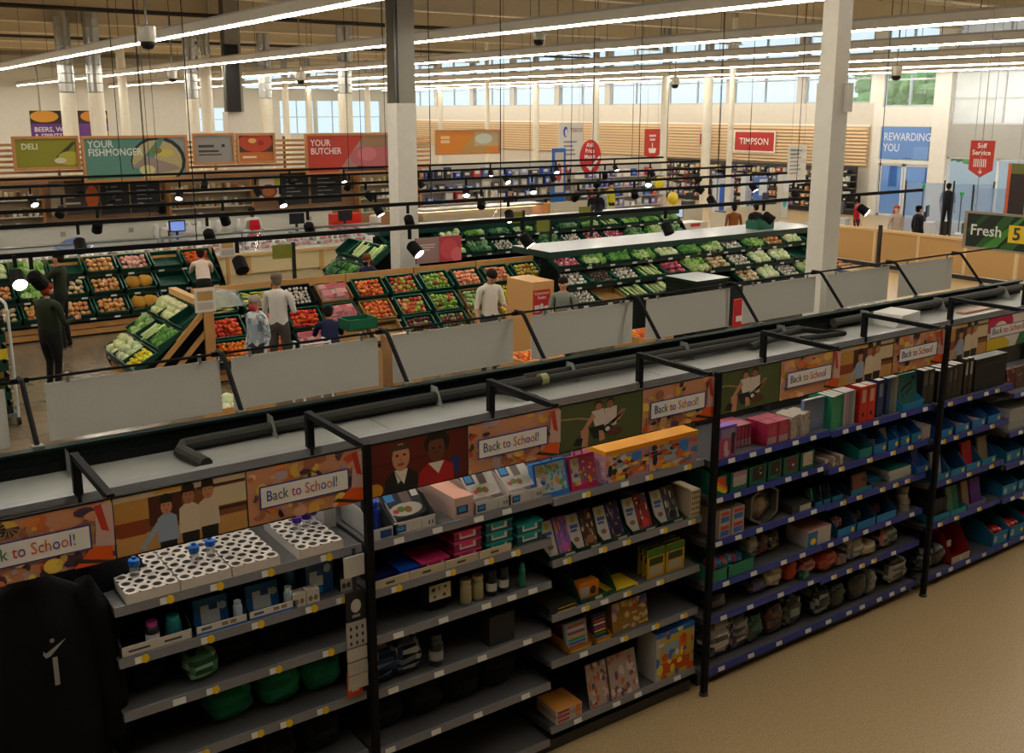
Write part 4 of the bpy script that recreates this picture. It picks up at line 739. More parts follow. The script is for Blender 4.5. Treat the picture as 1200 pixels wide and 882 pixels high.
for i, (x, w_, h, c, nm) in enumerate([(6.585, .2, .16, ['#a8402e', '#8a2c24'], 'red orange wrapped pack'), (6.750, .14, .1, ['#6a4a44', '#8a6a60'], 'dull pink wrapped pack'), (6.930, .18, .2, ['#8a949a', '#5a646c', '#b0b8bc', '#6a5a44'], 'silver tinsel bag'), (7.126, .18, .11, ['#b0a878', '#c2ba90', '#b08a90'], 'pale yellow and pink wrapped pack'), (7.400, .22, .16, ['#2a4a3c', '#8a9a8a', '#b0606a', '#15201c'], 'green, white and pink wrapped pack')]): bag(4, 4, x, w_*1.1, h*1.25, .22, c, nm, 'pack', film=True, n=(14, 9), name='wrapped_pack', y=.04)
for i, (x, w_, h, c, nm) in enumerate([(6.550, .2, .2, ['#15181c', '#2a2f34', '#6a7478'], 'black and white cable bag'), (6.738, .18, .2, ['#121416', '#1c2024'], 'black bag in the middle'), (7.023, .22, .2, ['#1a1a1e', '#26221e'], 'black soft bag with straps'), (7.211, .09, .18, ['#7a7a78', '#8f8f8c'], 'grey folded cloth pack'), (7.564, .26, .2, ['#4a4a44', '#8a8a80', '#15161a', '#6a6a60'], 'silver and black crinkled bag')]): bag(4, 5, x, w_*1.15, h*1.35, .24, c, nm, 'bag', film=True, n=(13, 9), y=.04)
# --- binder bay (5)
for k in range(5): file_(5, 0, 7.90+k*.075, 7.97+k*.075, [.28, .29, .29, .30, .30][k], .27, '#131418', 'black ring binder, %s from the post' % ordn(k), '#55575c' if k in (0, 2, 3) else None)
for k in range(2): file_(5, 0, 8.30+k*.07, 8.36+k*.07, .33, .26, '#15161a', ['black binder with white top label, inner one', 'black binder with white top label, beside the big box'][k], '#b4b4b0')
carton(5, 0, 8.47, 8.98, .30, .3, '#14161d', 'big black storage box with grey lid', 'storage box', y=.05, top='#6a6c6c', name='storage_box', decals=[(.2, .75, .8, .8, '#1f2530')])
for i in range(4):
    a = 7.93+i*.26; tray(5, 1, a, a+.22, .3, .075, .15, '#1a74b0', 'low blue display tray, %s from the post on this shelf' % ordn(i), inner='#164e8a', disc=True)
    if i in (1, 2):
        for k in range(2): carton(5, 1, a+.03+.09*k, a+.1+.09*k, .03, .16, ['#b07a6a', '#a8a09a'][k], ['pink eraser pack, '+['nearer', 'further'][i-1]+' tray', 'white eraser pack, '+['nearer', 'further'][i-1]+' tray'][k], 'pack', y=.05, z=.03)
for i in range(4):
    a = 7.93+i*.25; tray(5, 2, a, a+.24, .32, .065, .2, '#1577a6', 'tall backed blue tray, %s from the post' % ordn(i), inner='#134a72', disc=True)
for k, (a, c, nm) in enumerate([(8.0, '#9aa0a0', 'clear zip wallet leaning'), (8.49, '#b01f30', 'crimson notebook leaning'), (8.75, '#8a7a5e', 'tan notebook leaning')]): carton(5, 2, a, a+.15, .24, .025, c, nm, 'book', decals=[(.08, .06, .92, .94, c), (.1, .08, .9, .1, '#c9c4b8')], y=.08, lean=-12, name='notebook')
tray(5, 3, 7.93, 8.24, .3, .06, .09, '#15789a', 'teal blue low tray of black notebooks'); tray(5, 3, 8.25, 8.5, .3, .05, .08, '#1a8a8a', 'teal low tray of green folders'); tray(5, 3, 8.52, 8.82, .3, .05, .08, '#5a5a8a', 'violet grey low tray of document wallets')
for k in range(4): carton(5, 3, 7.95+.07*k, 8.015+.07*k, .2, .12, '#16171c', 'black notebook standing in the teal blue tray', 'book', y=.05, group='black notebooks', name='notebook')
for k, (a, c, nm) in enumerate([(8.27, '#4a7a4a', 'light green folder'), (8.36, '#0f5a50', 'dark teal folder'), (8.52, '#7a6a50', 'tan document wallet'), (8.66, '#5a2f80', 'purple document wallet')]): carton(5, 3, a, a+.1 if k != 3 else a+.16, .25, .03, c, nm, 'folder', y=.06, lean=-12, name='document_wallet')
for i, (x, c, nm) in enumerate([(8.0, ['#15171c', '#2a2c30', '#55585c'], 'black crinkled bag by the post'), (8.2, ['#121318', '#1c1e24', '#4a4c50'], 'black crinkled bag beside the red stock')]): bag(5, 4, x, .24, .22, .24, c, nm, 'bag', film=True, n=(14, 10), y=.05)
t = tray(5, 4, 8.34, 8.64, .34, .07, .3, '#b4a890', 'white fronted tray with red back panel', inner='#8a1418', front=[(.45, .2, .6, .8, '#c9c2b4')])
carton(5, 4, 8.47, 8.53, .06, .01, '#c9c4bc', 'small white card in the red backed tray', 'card', y=.15, z=.1)
bag(5, 4, 8.72, .16, .12, .2, ['#14161a', '#20242a'], 'black folded pouch', 'pouch', y=.1)
# --- paper bay (6)
for i in range(3): carton(6, 0, 9.1+i*.16, 9.24+i*.16, .2, .05, ['#6a2a2a', '#5a4a34', '#7a3a34'][i], ['dark red carded pencil case', 'brown carded pencil case', 'brick red carded pencil case'][i], 'pack', decals=craft(16, 400+i, ['#b0a090', '#8a3a30', '#2a1c1a']), y=.08, lean=-8)
for j in range(7):
    for i in range(2): tag(MB().box(0, .30, 0, .22, 0, .028, '#a8aaaa').build('paper_ream', PAPER, loc=(9.12+.36*i, YF+.04+.004*(j % 2), shelf_z(6, 1)+.029*j)), ['white paper pad in the stack nearer the binder bay', 'white paper pad in the stack further along'][i]+', '+where(6, 1), 'paper', 'paper pads')
for s in (2, 3):
    for i in range(4):
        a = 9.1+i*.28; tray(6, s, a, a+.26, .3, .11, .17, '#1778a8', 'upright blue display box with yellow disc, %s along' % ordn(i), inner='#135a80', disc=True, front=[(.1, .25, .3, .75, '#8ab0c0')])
for i in range(3):
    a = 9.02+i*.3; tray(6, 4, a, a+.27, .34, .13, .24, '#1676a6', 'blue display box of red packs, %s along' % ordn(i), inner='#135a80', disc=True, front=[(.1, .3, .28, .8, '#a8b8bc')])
    for k in range(3): bag(6, 4, a+.06+.07*k, .08, .08, .16, ['#a8201c', '#c23a2a', '#8a1814'], 'red glossy pack in a blue box, %s along' % ordn(i), 'pack', film=True, y=.05, z=.07, name='red_pack', n=(8, 5))

# --- clothes hanging left of the first bay
rl = thing('garment_rail', 'low pale garment arm left of the shelving', 'rail', (-.3, 5.0, 0))
MB().tube([(.0, .1, 1.42), (.62, .1, 1.42)], .012, '#6a6862', 8).build('arm', STEEL, rl); MB().box(-.02, .02, .08, .12, 0, 1.44, '#3a3a38').build('upright', SATIN, rl)
MB().box(-.3, 1.28, .44, .47, 0, 2.2, '#3a3530').build('back_panel', SATIN, rl)
t = thing('hanging_jacket', 'black hooded top with a white tick logo and stripe, hanging under the sign', 'jacket', (.70, 4.93, 1.05))
B = MB(); prof = [(.0, .27, .13), (.15, .29, .14), (.5, .30, .14), (.75, .29, .13), (.92, .22, .12), (1.0, .1, .09), (1.05, .07, .07)]; N = 20; vs = []; fs = []
for z, rx, ry in prof:
    for k in range(N): a = 2*PI*k/N; w_ = 1+.06*math.sin(5*a+z*3); vs.append((rx*math.cos(a)*w_, ry*math.sin(a)*w_, z))
for i in range(len(prof)-1):
    for k in range(N): fs.append((i*N+k, i*N+(k+1) % N, (i+1)*N+(k+1) % N, (i+1)*N+k))
fs += [tuple(range(N))[::-1], tuple(range((len(prof)-1)*N, len(prof)*N))]
B.mesh(vs, fs, '#0e0e10').build('garment', CLOTH, t, True)
for s_ in (-1, 1): MB().tube([(s_*.2, 0, .92), (s_*.3, -.02, .7), (s_*.32, -.03, .3), (s_*.31, -.03, .1)], [.08, .08, .07, .055], '#0c0c0e', 10).build('sleeve', CLOTH, t, True)
picture('logo', t, .11, .24, [([(.05, .78), (.12, .72), (.22, .74), (.98, .94), (.3, .64), (.12, .62), (.02, .7)], '#9a9a98'), (rect(.36, .0, .56, .6), '#8f8f8d'), (ell(.42, .96, .09, .05), '#8f8f8d')], (.0, -.158, .52))
MB().box(.02, .10, -.17, -.168, -.06, .03, '#b9b4a4').box(.03, .09, -.171, -.17, -.02, .015, '#c9a81e').build('price_tag', PAPER, t)
for i, (x, y) in enumerate([(.48, .12), (.98, .16)]):
    g = thing('black_sweatshirt', ['plain black top hanging behind the hooded one, nearer the edge', 'plain black top hanging behind the hooded one, nearer the shelves'][i], 'top', (x, 4.95+y, 1.0)); 
    MB().mesh([(a*1.0, b_*.9, c*1.05) for a, b_, c in vs], fs, ['#0f0f12', '#101013'][i]).build('garment', CLOTH, g, True)
    for s_ in (-1, 1): MB().tube([(s_*.2, 0, .94), (s_*.3, 0, .6), (s_*.3, 0, .2)], [.08, .075, .05], '#0c0c0e', 8).build('sleeve', CLOTH, g, True)
# ================= PRODUCE: sloped stands with green crates, islands with flat white tops
CG = '#0a3a2c'
def crate_mesh(w_, d, h, col, name='crate'):
    B = MB(); k = .014; ins = col
    B.box(-w_/2, w_/2, 0, d, 0, k, ins)
    B.box(-w_/2, w_/2, 0, k, 0, h*.72, col).box(-w_/2, w_/2, d-k, d, 0, h, col)
    for s_ in (-1, 1): a = s_*w_/2; B.box(min(a, a-s_*k), max(a, a-s_*k), k, d-k, 0, h, col)
    B.box(-w_/2-.008, w_/2+.008, d-k, d+.01, h-.012, h, '#15604a' if col == CG else col)
    for s_ in (-1, 1): a = s_*w_/2; B.box(min(a-.0, a+s_*.008), max(a-.0, a+s_*.008), 0, d, h-.012, h, '#15604a' if col == CG else col)
    return B.data(name, PLAS)
CRATE = crate_mesh(.58, .42, .15, CG); CRATEB = crate_mesh(.58, .42, .13, '#8a6a3a'); CRATEK = crate_mesh(.58, .42, .15, '#10181a')
_fm = {}
def fmesh(kind, col):
    if (kind, col) in _fm: return _fm[kind, col]
    q = random.Random(sum(map(ord, col)) % 999); B = MB(); m = FRUIT
    if kind == 'round': B.lathe([(.012, -.038), (.034, -.026), (.042, 0), (.036, .026), (.012, .033), (.004, .026)], col, 9)
    elif kind == 'long': B.lathe([(.006, -.055), (.024, -.04), (.034, 0), (.024, .04), (.006, .055)], col, 8, Matrix.Rotation(PI/2, 4, 'Y'))
    elif kind == 'tuber': B.ball((0, 0, 0), (.06, .042, .036), col, 8, 5, .1, q)
    elif kind == 'head': B.ball((0, 0, 0), .085, col, 10, 7, .12, q); m = LEAF
    elif kind == 'leafy':
        m = LEAF
        for i in range(7): a = 2*PI*i/7; B.ball((.05*math.cos(a), .05*math.sin(a), 0), (.045, .045, .06), col, 6, 4, .3, q)
        B.ball((0, 0, .03), .05, col, 6, 4, .2, q)
    elif kind == 'stalk':
        m = LEAF
        for i in range(4): B.tube([(-.02+.014*i, -.16, 0), (-.018+.012*i, .05, .01), (-.03+.02*i, .15, .012)], [.012, .011, .02], col, 5)
    elif kind == 'net':  B.ball((0, 0, .0), (.15, .17, .11), col, 10, 6, .12, q); m = CLOTH
    elif kind == 'punnet': B.box(-.07, .07, -.055, .055, -.03, .03, '#c9c4c4', top=col)
    elif kind == 'carrot': B.tube([(-.09, 0, 0), (.0, 0, .003), (.09, 0, 0)], [.02, .016, .004], col, 6)
    elif kind == 'small': B.ball((0, 0, 0), .027, col, 7, 5)
    _fm[kind, col] = B.data(kind, m, kind not in ('punnet', 'leafy')); return _fm[kind, col]
KINDS = { # name, category, mesh kind, colours, grid, words
 'nect': ('nectarine', 'fruit', 'round', ['#b8431f', '#c8642a', '#d07f34'], (6, 4, 8), 'orange red nectarine'),
 'appr': ('apple', 'fruit', 'round', ['#a8321f', '#b85a34', '#c9905a', '#8a9a3a'], (6, 4, 7), 'red and yellow apple'),
 'appg': ('apple', 'fruit', 'round', ['#6f9a34', '#93a84a', '#a8432d', '#7aa03c'], (6, 4, 8), 'green and red apple'),
 'pea': ('peach', 'fruit', 'round', ['#d98a62', '#e0a078', '#d0785a'], (6, 4, 8), 'pale pink peach'),
 'mang': ('mango', 'fruit', 'tuber', ['#c9a23a', '#c08a34', '#b8a84a'], (5, 4, 4), 'yellow mango'),
 'lem': ('lemon', 'fruit', 'long', ['#d8c81e', '#e0d22a', '#ccbc20'], (5, 5, 6), 'bright yellow lemon'),
 'pear': ('pear', 'fruit', 'tuber', ['#8aa868', '#9ab878', '#7d9c5c'], (5, 4, 6), 'pale green pear'),
 'tom': ('tomato', 'vegetable', 'round', ['#b8201a', '#c8341f', '#d0581f'], (7, 4, 8), 'shiny red tomato'),
 'ora': ('orange', 'fruit', 'round', ['#d8701c', '#e0851f', '#c85a1a'], (6, 4, 8), 'bright orange'),
 'pun': ('punnet', 'punnet', 'punnet', ['#a04a50', '#b0666a', '#94404a', '#b88a84'], (4, 3, 5), 'clear punnet of berries'),
 'plum': ('plum', 'fruit', 'round', ['#5a1f28', '#6a2a30', '#7a8a4a'], (6, 4, 5), 'dark red plum'),
 'oni': ('onion', 'vegetable', 'round', ['#c08a4c', '#c99a62', '#b87c4a'], (6, 4, 6), 'golden brown onion'),
 'onp': ('onion', 'vegetable', 'round', ['#d0988a', '#c98a74', '#d8a896'], (6, 4, 6), 'pale pink onion'),
 'pot': ('potato', 'vegetable', 'tuber', ['#b9a27c', '#c4b08c', '#a8926a'], (5, 4, 4), 'pale potato'),
 'net': ('net_bag', 'net bag', 'net', ['#9a7028', '#a87c30'], (2, 1, 0), 'brown net bag of potatoes'),
 'car': ('carrot', 'vegetable', 'carrot', ['#d8641a', '#d0581a'], (3, 8, 4), 'orange carrot'),
 'cab': ('cabbage', 'vegetable', 'head', ['#b4bf92', '#a4b47c', '#c2caa4'], (4, 3, 2), 'pale round cabbage'),
 'let': ('lettuce', 'vegetable', 'leafy', ['#4f7f2c', '#62903a', '#84a85a', '#a0b47a'], (4, 3, 0), 'bright green lettuce'),
 'her': ('herb_bunch', 'vegetable', 'leafy', ['#33661f', '#447a2a', '#5a8a3a'], (4, 3, 0), 'dark green herb bunch'),
 'cel': ('celery', 'vegetable', 'stalk', ['#b4c884', '#c2d098', '#a0b870'], (6, 1, 3), 'pale green celery bunch'),
 'bean': ('corn_cob', 'vegetable', 'carrot', ['#c2b85a', '#b4b060', '#a8b060'], (3, 8, 6), 'pale yellow corn cob'),
 'rad': ('radish', 'vegetable', 'small', ['#b8405e', '#c85a70', '#d8b8b8'], (8, 6, 8), 'pink radish'),
 'mus': ('mushroom', 'vegetable', 'small', ['#3a2a20', '#55402e', '#2a1e18'], (8, 6, 6), 'dark brown mushroom'),
 'gar': ('garlic', 'vegetable', 'small', ['#c9c2b4', '#b8b0a4', '#d4cec2'], (7, 5, 6), 'white garlic bulb'),
 'beet': ('beetroot', 'vegetable', 'round', ['#7a2434', '#9a3a4a', '#c06070'], (6, 4, 4), 'pink red beetroot'),
 'cau': ('cauliflower', 'vegetable', 'head', ['#d0cda0', '#c4c68c', '#a8b87a'], (4, 3, 2), 'creamy cauliflower'),
 'bro': ('broccoli', 'vegetable', 'leafy', ['#33603a', '#446e40', '#6a8a60'], (4, 3, 0), 'dull green broccoli head'),
 '': None}
nfruit = [0]
def fill(kind, M, lab, w_=.58, d=.42, dens=1., rot=None):
    k = KINDS.get(kind)
    if not k: return
    nm, cat, mk, cols, (nx, ny, ex), words = k; q = random.Random(nfruit[0])
    if dens < 1: nx = max(2, round(nx*dens)); ny = max(2, round(ny*dens)) if ny > 1 else 1; ex = int(ex*dens)
    pts = []
    for i in range(nx):
        for j in range(ny): pts.append((-w_/2+.05+(w_-.1)*(i+.5)/nx+q.uniform(-.012, .012), .04+(d-.08)*(j+.5)/ny+q.uniform(-.012, .012), .062+.05*(j/max(1, ny-1) if ny > 1 else .4)+q.uniform(0, .012)))
    for i in range(ex): pts.append((q.uniform(-w_/2+.1, w_/2-.1), q.uniform(.10, d-.10), .12+q.uniform(-.012, .02)))
    for p in pts:
        o = inst(fmesh(mk, q.choice(cols)), nm, M @ Vector(p)); nfruit[0] += 1
        if mk in ('punnet', 'stalk', 'net'): o.rotation_euler = M.to_euler()
        elif mk == 'carrot': o.rotation_euler = (0, q.uniform(-.2, .2), q.uniform(-.5, .5)+M.to_euler().z)
        else: o.rotation_euler = (q.uniform(-.6, .6), q.uniform(-.6, .6), q.uniform(0, 6.28))
        if mk in ('round', 'small', 'tuber', 'head', 'leafy'): s_ = q.uniform(.92, 1.12)*(1.18 if dens < 1 and mk != 'head' else 1); o.scale = (s_, s_, s_)
        tag(o, words+' '+lab, cat, words+' '+lab)
INNER = mat('matt_black_inner', .85, var=.03, scale=10, spec=.08)
TIER = ['bottom tier', 'middle tier', 'top tier']
def crates(x0, n, pitch, lips, tilt, rows, stand, dens=1., org=None, plates=True, cmesh=None):
    """rows: top tier first; each a list of kinds ('-' no crate, '' empty crate, 'b:'/'k:' prefix brown or black crate)"""
    org = org or Matrix.Identity(4)
    for r_, row in enumerate(rows):
        y, z = lips[r_]; tn = ['top', 'middle', 'bottom'][r_]
        for i, kd in enumerate(row):
            if kd == '-' or i >= n: continue
            me = CRATE
            if kd[:2] == 'b:': me = CRATEB; kd = kd[2:]
            elif kd[:2] == 'k:': me = CRATEK; kd = kd[2:]
            M = org @ Matrix.Translation((x0+pitch*(i+.5), y+.02, z+.02)) @ Matrix.Rotation(math.radians(tilt), 4, 'X')
            c = inst(me, 'produce_crate', M.translation, M.to_euler(), (1, 1, .66) if tilt < 20 else None)
            if tilt < 20: M = M @ Matrix.Translation((0, 0, -.025))
            pos = '%s crate, %s row, %s' % (ordn(min(i, 15)), tn, stand)
            tag(c, ('green plastic' if me is CRATE else 'brown card' if me is CRATEB else 'black plastic')+' crate'+(', empty' if not kd else '')+', '+pos.replace(' crate', '', 1), 'crate', 'crates on the '+stand)
            fill(kd, M, 'in '+pos, dens=dens)
def stand(name, label, L, D, lips, top, org, strip=True, wood='#b98a52', canopy=None, plinth=True, tilt=30):
    t = thing(name, label, 'produce stand', org.translation, org.to_euler().z)
    k = '#050a08'
    for (y, z) in lips:
        s = MB().box(0, L, y-.012, y+.006, z-.02, z+.035, '#0d1714').build('shelf_lip', SATIN, t)
        n = int(L/.5)
        for i in range(n): inst(plateP, 'price_plate', (.15+i*L/n+R.uniform(0, .15), y-.014, z-.005), parent=s)
    MB().box(0, L, D-.01, D+.03, 0, top, k).build('back_panel', INNER, t); y0, z0 = lips[-1]
    MB().box(0, L, y0+.12, D-.01, 0, max(.04, z0-.1), k).build('base', INNER, t)
    sp = [(y0+.12, 0), (y0, z0-.03)]+[(a, b+.02) for a, b in lips[::-1]]+[(D, top), (D+.03, top), (D+.03, 0)]
    for xx in (-.03, L): B = MB(); n_ = len(sp); B.mesh([(xx, *p) for p in sp]+[(xx+.03, *p) for p in sp], [tuple(range(n_))[::-1], tuple(range(n_, 2*n_))]+[(i, (i+1) % n_, n_+(i+1) % n_, n_+i) for i in range(n_)], k).build('end_panel', INNER, t)
    for (y, z) in lips: MB().hexa([(0, y, z-.02), (L, y, z-.02), (L, D-.01, z+.0+(D-y)*math.tan(math.radians(tilt))-.02), (0, D-.01, z+(D-y)*math.tan(math.radians(tilt))-.02)], [(0, y, z+.005), (L, y, z+.005), (L, D-.01, z+(D-y)*math.tan(math.radians(tilt))+.005), (0, D-.01, z+(D-y)*math.tan(math.radians(tilt))+.005)], k).build('shelf', INNER, t)
    if strip:
        n = max(1, round(L/1.4))
        for i in range(n): MB().box(L*i/n+.01, L*(i+1)/n-.01, D-.04, D-.012, top-.13, top+.02, wood).build('timber_rail', WOOD, t)
    if plinth:
        for j in range(2): MB().box(0, L, lips[-1][0]+.06, lips[-1][0]+.12, .04+.12*j, .14+.12*j, wood).build('plinth_board', WOOD, t)
    if canopy:
        y0, y1, z0, z1 = canopy
        MB().box(-.05, L+.05, y0, y1, z0, z1, '#12352e', top='#767b7d').build('canopy_top', mat('glossy_white_top', .28, var=.05, scale=3, spec=.5), t)
        for xx in (0, L-.06): MB().box(xx, xx+.06, D-.1, D, 0, z0, '#0c1a16').build('end_post', SATIN, t)
    return t
plateP = MB().box(0, .11, -.003, 0, 0, .035, '#cfcfc8').data('price_plate', PAPER)
T = Matrix.Translation
# fruit stand A
oA = T((5.15, 15.37, 0)); lipsA = [(.62, .92), (.31, .58), (0, .26)]
stand('fruit_stand', 'long sloped fruit stand with a pale timber back rail behind the blank boards', 6.9, 1.0, lipsA, 1.38, oA, tilt=34)
crates(0, 10, .69, lipsA, 36, [
    ['bean', 'bean', 'k:gar', 'b:pun', 'nect', 'appr', 'appg', 'pea', 'pea', 'mang'],
    ['tom', 'tom', 'tom', 'pun', 'b:nect', 'appr', 'appg', 'b:pear', 'b:lem', 'pea'],
    ['ora', 'ora', 'k:pun', 'b:', 'b:', 'plum', 'plum', 'b:pear', 'b:lem', 'pea']], 'long fruit stand', org=oA)
# end wedge of stand A, facing the far left: crates step down towards -X
oW = T((3.93, 17.05, 0)) @ Matrix.Rotation(-PI/2, 4, 'Z'); lipsW = [(.74, .88), (.37, .60), (0, .32)]
we = stand('produce_wedge', 'sloped timber framed end display of cauliflowers and greens', 1.75, 1.15, lipsW, 1.25, oW, strip=False, plinth=True, tilt=24)
MB().box(0, 1.75, 1.08, 1.2, 1.24, 1.34, '#c39a60').build('top_beam', WOOD, we)
for xx, y0, z0, y1, z1 in [(1.78, .0, .12, 1.1, 1.25), (1.78, .22, .0, 1.15, .98)]:
    a = Vector((xx, y0, z0)); b_ = Vector((xx, y1, z1)); MB().hexa([(xx-.04, y0-.05, z0), (xx+.04, y0-.05, z0), (xx+.04, y0+.05, z0), (xx-.04, y0+.05, z0)], [(xx-.04, y1-.05, z1), (xx+.04, y1-.05, z1), (xx+.04, y1+.05, z1), (xx-.04, y1+.05, z1)], '#b0854e').build('brace', WOOD, we)
MB().box(1.73, 1.83, 1.1, 1.2, 0, 1.3, '#b98a50').build('post', WOOD, we)
crates(0, 3, .58, lipsW, 28, [['cau', 'cau', ''], ['let', 'cel', 'her'], ['cau', 'cab', 'lem']], 'timber end display', org=oW)
# root vegetable stand B (against the counters)
oB = T((-1.9, 20.25, 0)); lipsB = [(.62, 1.05), (.31, .69), (0, .33)]
stand('vegetable_stand', 'long sloped vegetable stand with timber rail in front of the fish counter', 9.1, 1.0, lipsB, 1.40, oB, tilt=26)
crates(0, 14, .645, lipsB, 30, [
    ['-', 'let', 'cab', 'let', 'cab', 'onp', 'pot', 'cab', 'let', '', 'oni', 'onp', '', 'car'],
    ['-', 'cab', 'let', 'pot', 'cab', 'pot', 'let', 'oni', 'let', 'pot', 'oni', 'net', '', ''],
    ['-', 'oni', 'pot', 'pot', 'oni', 'pot', 'let', 'pot', 'oni', 'oni', 'oni', 'net', '', '']], 'vegetable stand', org=oB, dens=.85)
# island 1
o1 = T((11.2, 13.95, 0)); lips1 = [(.50, 1.385), (.25, 1.075), (0, .78)]
i1 = stand('produce_island', 'long produce island with a flat white top beside the customer scales', 7.5, .95, lips1, 1.58, o1, strip=False, canopy=(.66, 1.85, 1.60, 1.72), plinth=False, tilt=16)
MB().box(0, 7.5, .0, .05, 0, .74, '#0c1512').build('front_panel', MATTE, i1)
crates(0, 12, .62, lips1, 19, [
    ['rad', 'let', 'her', 'let', 'cab', 'her', 'let', 'gar', 'let', 'oni', 'cab', ''],
    ['gar', 'mus', 'gar', 'cel', 'beet', 'b:let', 'pot', 'gar', 'cab', 'cab', '', ''],
    ['gar', 'b:', 'cel', 'cel', 'beet', '-', '-', 'pot', 'cab', 'gar', 'let', 'let']], 'near island', org=o1, dens=.85)
# island 2
o2 = T((9.9, 18.05, 0)); lips2 = [(.50, 1.50), (.25, 1.18), (0, .86)]
i2 = stand('produce_island', 'further produce island with a flat pale top behind the white column', 8.4, .95, lips2, 1.66, o2, strip=False, canopy=(.64, 1.7, 1.70, 1.80), plinth=False, tilt=16)
MB().box(0, 8.4, .0, .05, 0, .8, '#0c1512').build('front_panel', MATTE, i2)
crates(0, 13, .645, lips2, 19, [['', '', 'cab', 'let', 'bro', 'let', 'gar', 'bro', 'let', 'cel', 'let', 'her', 'let'], ['', 'bro', 'cab', 'bro', 'gar', 'gar', 'bro', 'gar', 'rad', 'rad', 'bro', 'let', 'bro']], 'far island', org=o2, dens=.75)
oV = T((8.75, 19.7, 0)) @ Matrix.Rotation(-PI/2, 4, 'Z')
stand('produce_wedge', 'sloped end display of broccoli and leaves at the left of the far island', 1.7, 1.0, [(.62, 1.2), (.31, .8), (0, .42)], 1.5, oV, strip=False, plinth=False, tilt=32)
crates(0, 3, .57, [(.62, 1.2), (.31, .8), (0, .42)], 35, [['', 'cel', 'cel'], ['bro', 'her', 'bro'], ['bro', 'gar', 'bro']], 'far end display', org=oV, dens=.8)
# timber scales box, crates on the floor of the aisle, baskets
sb = thing('scales_stand', 'pale timber box with a red Customer Scales notice at the island end', 'scales stand', (10.12, 13.75, 0))
MB().box(0, .46, 0, .75, 0, 1.38, '#c2945c').build('box_body', WOOD, sb); picture('notice', sb, .36, .42, [(rect(0, 0, 1, 1), '#b01f1c'), (rect(.08, .1, .36, .38), '#d8c8c0'), (ell(.5, .28, .12, .16), '#d8c8c0'), (rect(.66, .1, .9, .32), '#d8c8c0')], (.02, -.002, .82)); text('lettering', 'Customer\nScales', .075, '#e8dcd4', sb, (.20, -.006, 1.16), align='CENTER')
MB().box(.05, .5, -.4, 0, .7, .76, '#8a6a3a').box(.1, .45, -.38, -.04, .76, .84, '#15181c', top='#3a4448').build('weighing_scale', PLAS, sb)
MB().box(.1, .45, -.35, -.02, 0, .7, '#a8824e').build('scale_base', WOOD, sb)
bs = thing('tray_stack', 'dark green stacked trays with a pale flat top before the near island', 'tray stack', (13.25, 12.98, 0))
for k in range(7): MB().box(0, .83, 0, .8, .167*k, .167*k+.16, '#06120d').build('tray', PLAS, bs)
MB().box(-.02, .85, -.02, .82, 1.17, 1.21, '#0d2a20', top='#b4babb').build('top_tray', PLAS, bs)
bk = MB(); bk.box(0, .5, 0, .36, 0, .02, '#0f5a40')
for q_ in [(0, .5, 0, .015), (0, .5, .345, .36), (0, .015, 0, .36), (.485, .5, 0, .36)]: bk.box(*q_, 0, .17, '#0f5a40')
tag(bk.build('shopping_basket', PLAS, loc=(17.0, 14.9, 1.72)), 'green basket standing on the white top of the near island', 'basket')
tag(dup(bpy.data.objects['shopping_basket'], (6.75, 13.9, .92)), 'green basket on the trolley beside the navy shopper', 'basket')
# clear plastic sheet over a crate on the wedge corner
B = MB(); q_ = random.Random(3); n = 9; vs = [(-.38+.76*i/(n-1), .5*j/(n-1), .12*math.sin(PI*i/(n-1))*math.sin(PI*j/(n-1))+q_.uniform(-.02, .02)) for i in range(n) for j in range(n)]
B.mesh(vs, [(i*n+j, (i+1)*n+j, (i+1)*n+j+1, i*n+j+1) for i in range(n-1) for j in range(n-1)], '#dfe4e0'); tag(B.build('plastic_sheet', FILM, True, loc=(5.6, 15.95, 1.08), rot=(math.radians(30), 0, 0)) if False else B.build('plastic_sheet', FILM, None, True, (5.55, 15.98, 1.1), (math.radians(30), 0, 0)), 'crumpled clear plastic sheet over the first fruit crate', 'plastic sheet')
# small hanging price frames and upright green tickets
for k, (x, y, z, lab) in enumerate([(5.0, 15.2, 1.22, 'white framed price card on the corner post of the timber end display'), (7.1, 20.0, 1.35, 'white framed price card on a timber stake by the carrots')]):
    t = thing('price_frame', lab, 'price card', (x, y, z)); MB().box(-.16, .16, -.01, .01, 0, .36, '#c9c6be').box(-.12, .12, -.013, -.01, .04, .15, '#b0a89a').box(-.12, .12, -.013, -.01, .18, .32, '#b08a50').build('frame', PLAS, t); MB().box(-.03, .03, .0, .05, -z, .1, '#b98a50').build('stake', WOOD, t)
for k, (x, y, z, lab) in enumerate([(6.98, 16.4, 1.4, 'olive green ticket on a black pole above the fruit stand rail'), (13.55, 17.75, 1.3, 'olive green ticket on a black pole before the far island'), (13.0, 18.0, 1.5, 'olive green ticket at the middle of the far island'), (15.0, 18.1, 1.5, 'olive green ticket near the far end of the far island')]):
    t = thing('ticket_holder', lab, 'ticket', (x, y, z), 0, 'olive tickets'); MB().box(-.03, .03, -.02, .02, -.1, .62, '#101416').build('pole', SATIN, t); MB().box(-.38, -.03, -.012, .0, .36, .6, '#6f7420').build('ticket', PAPER, t)
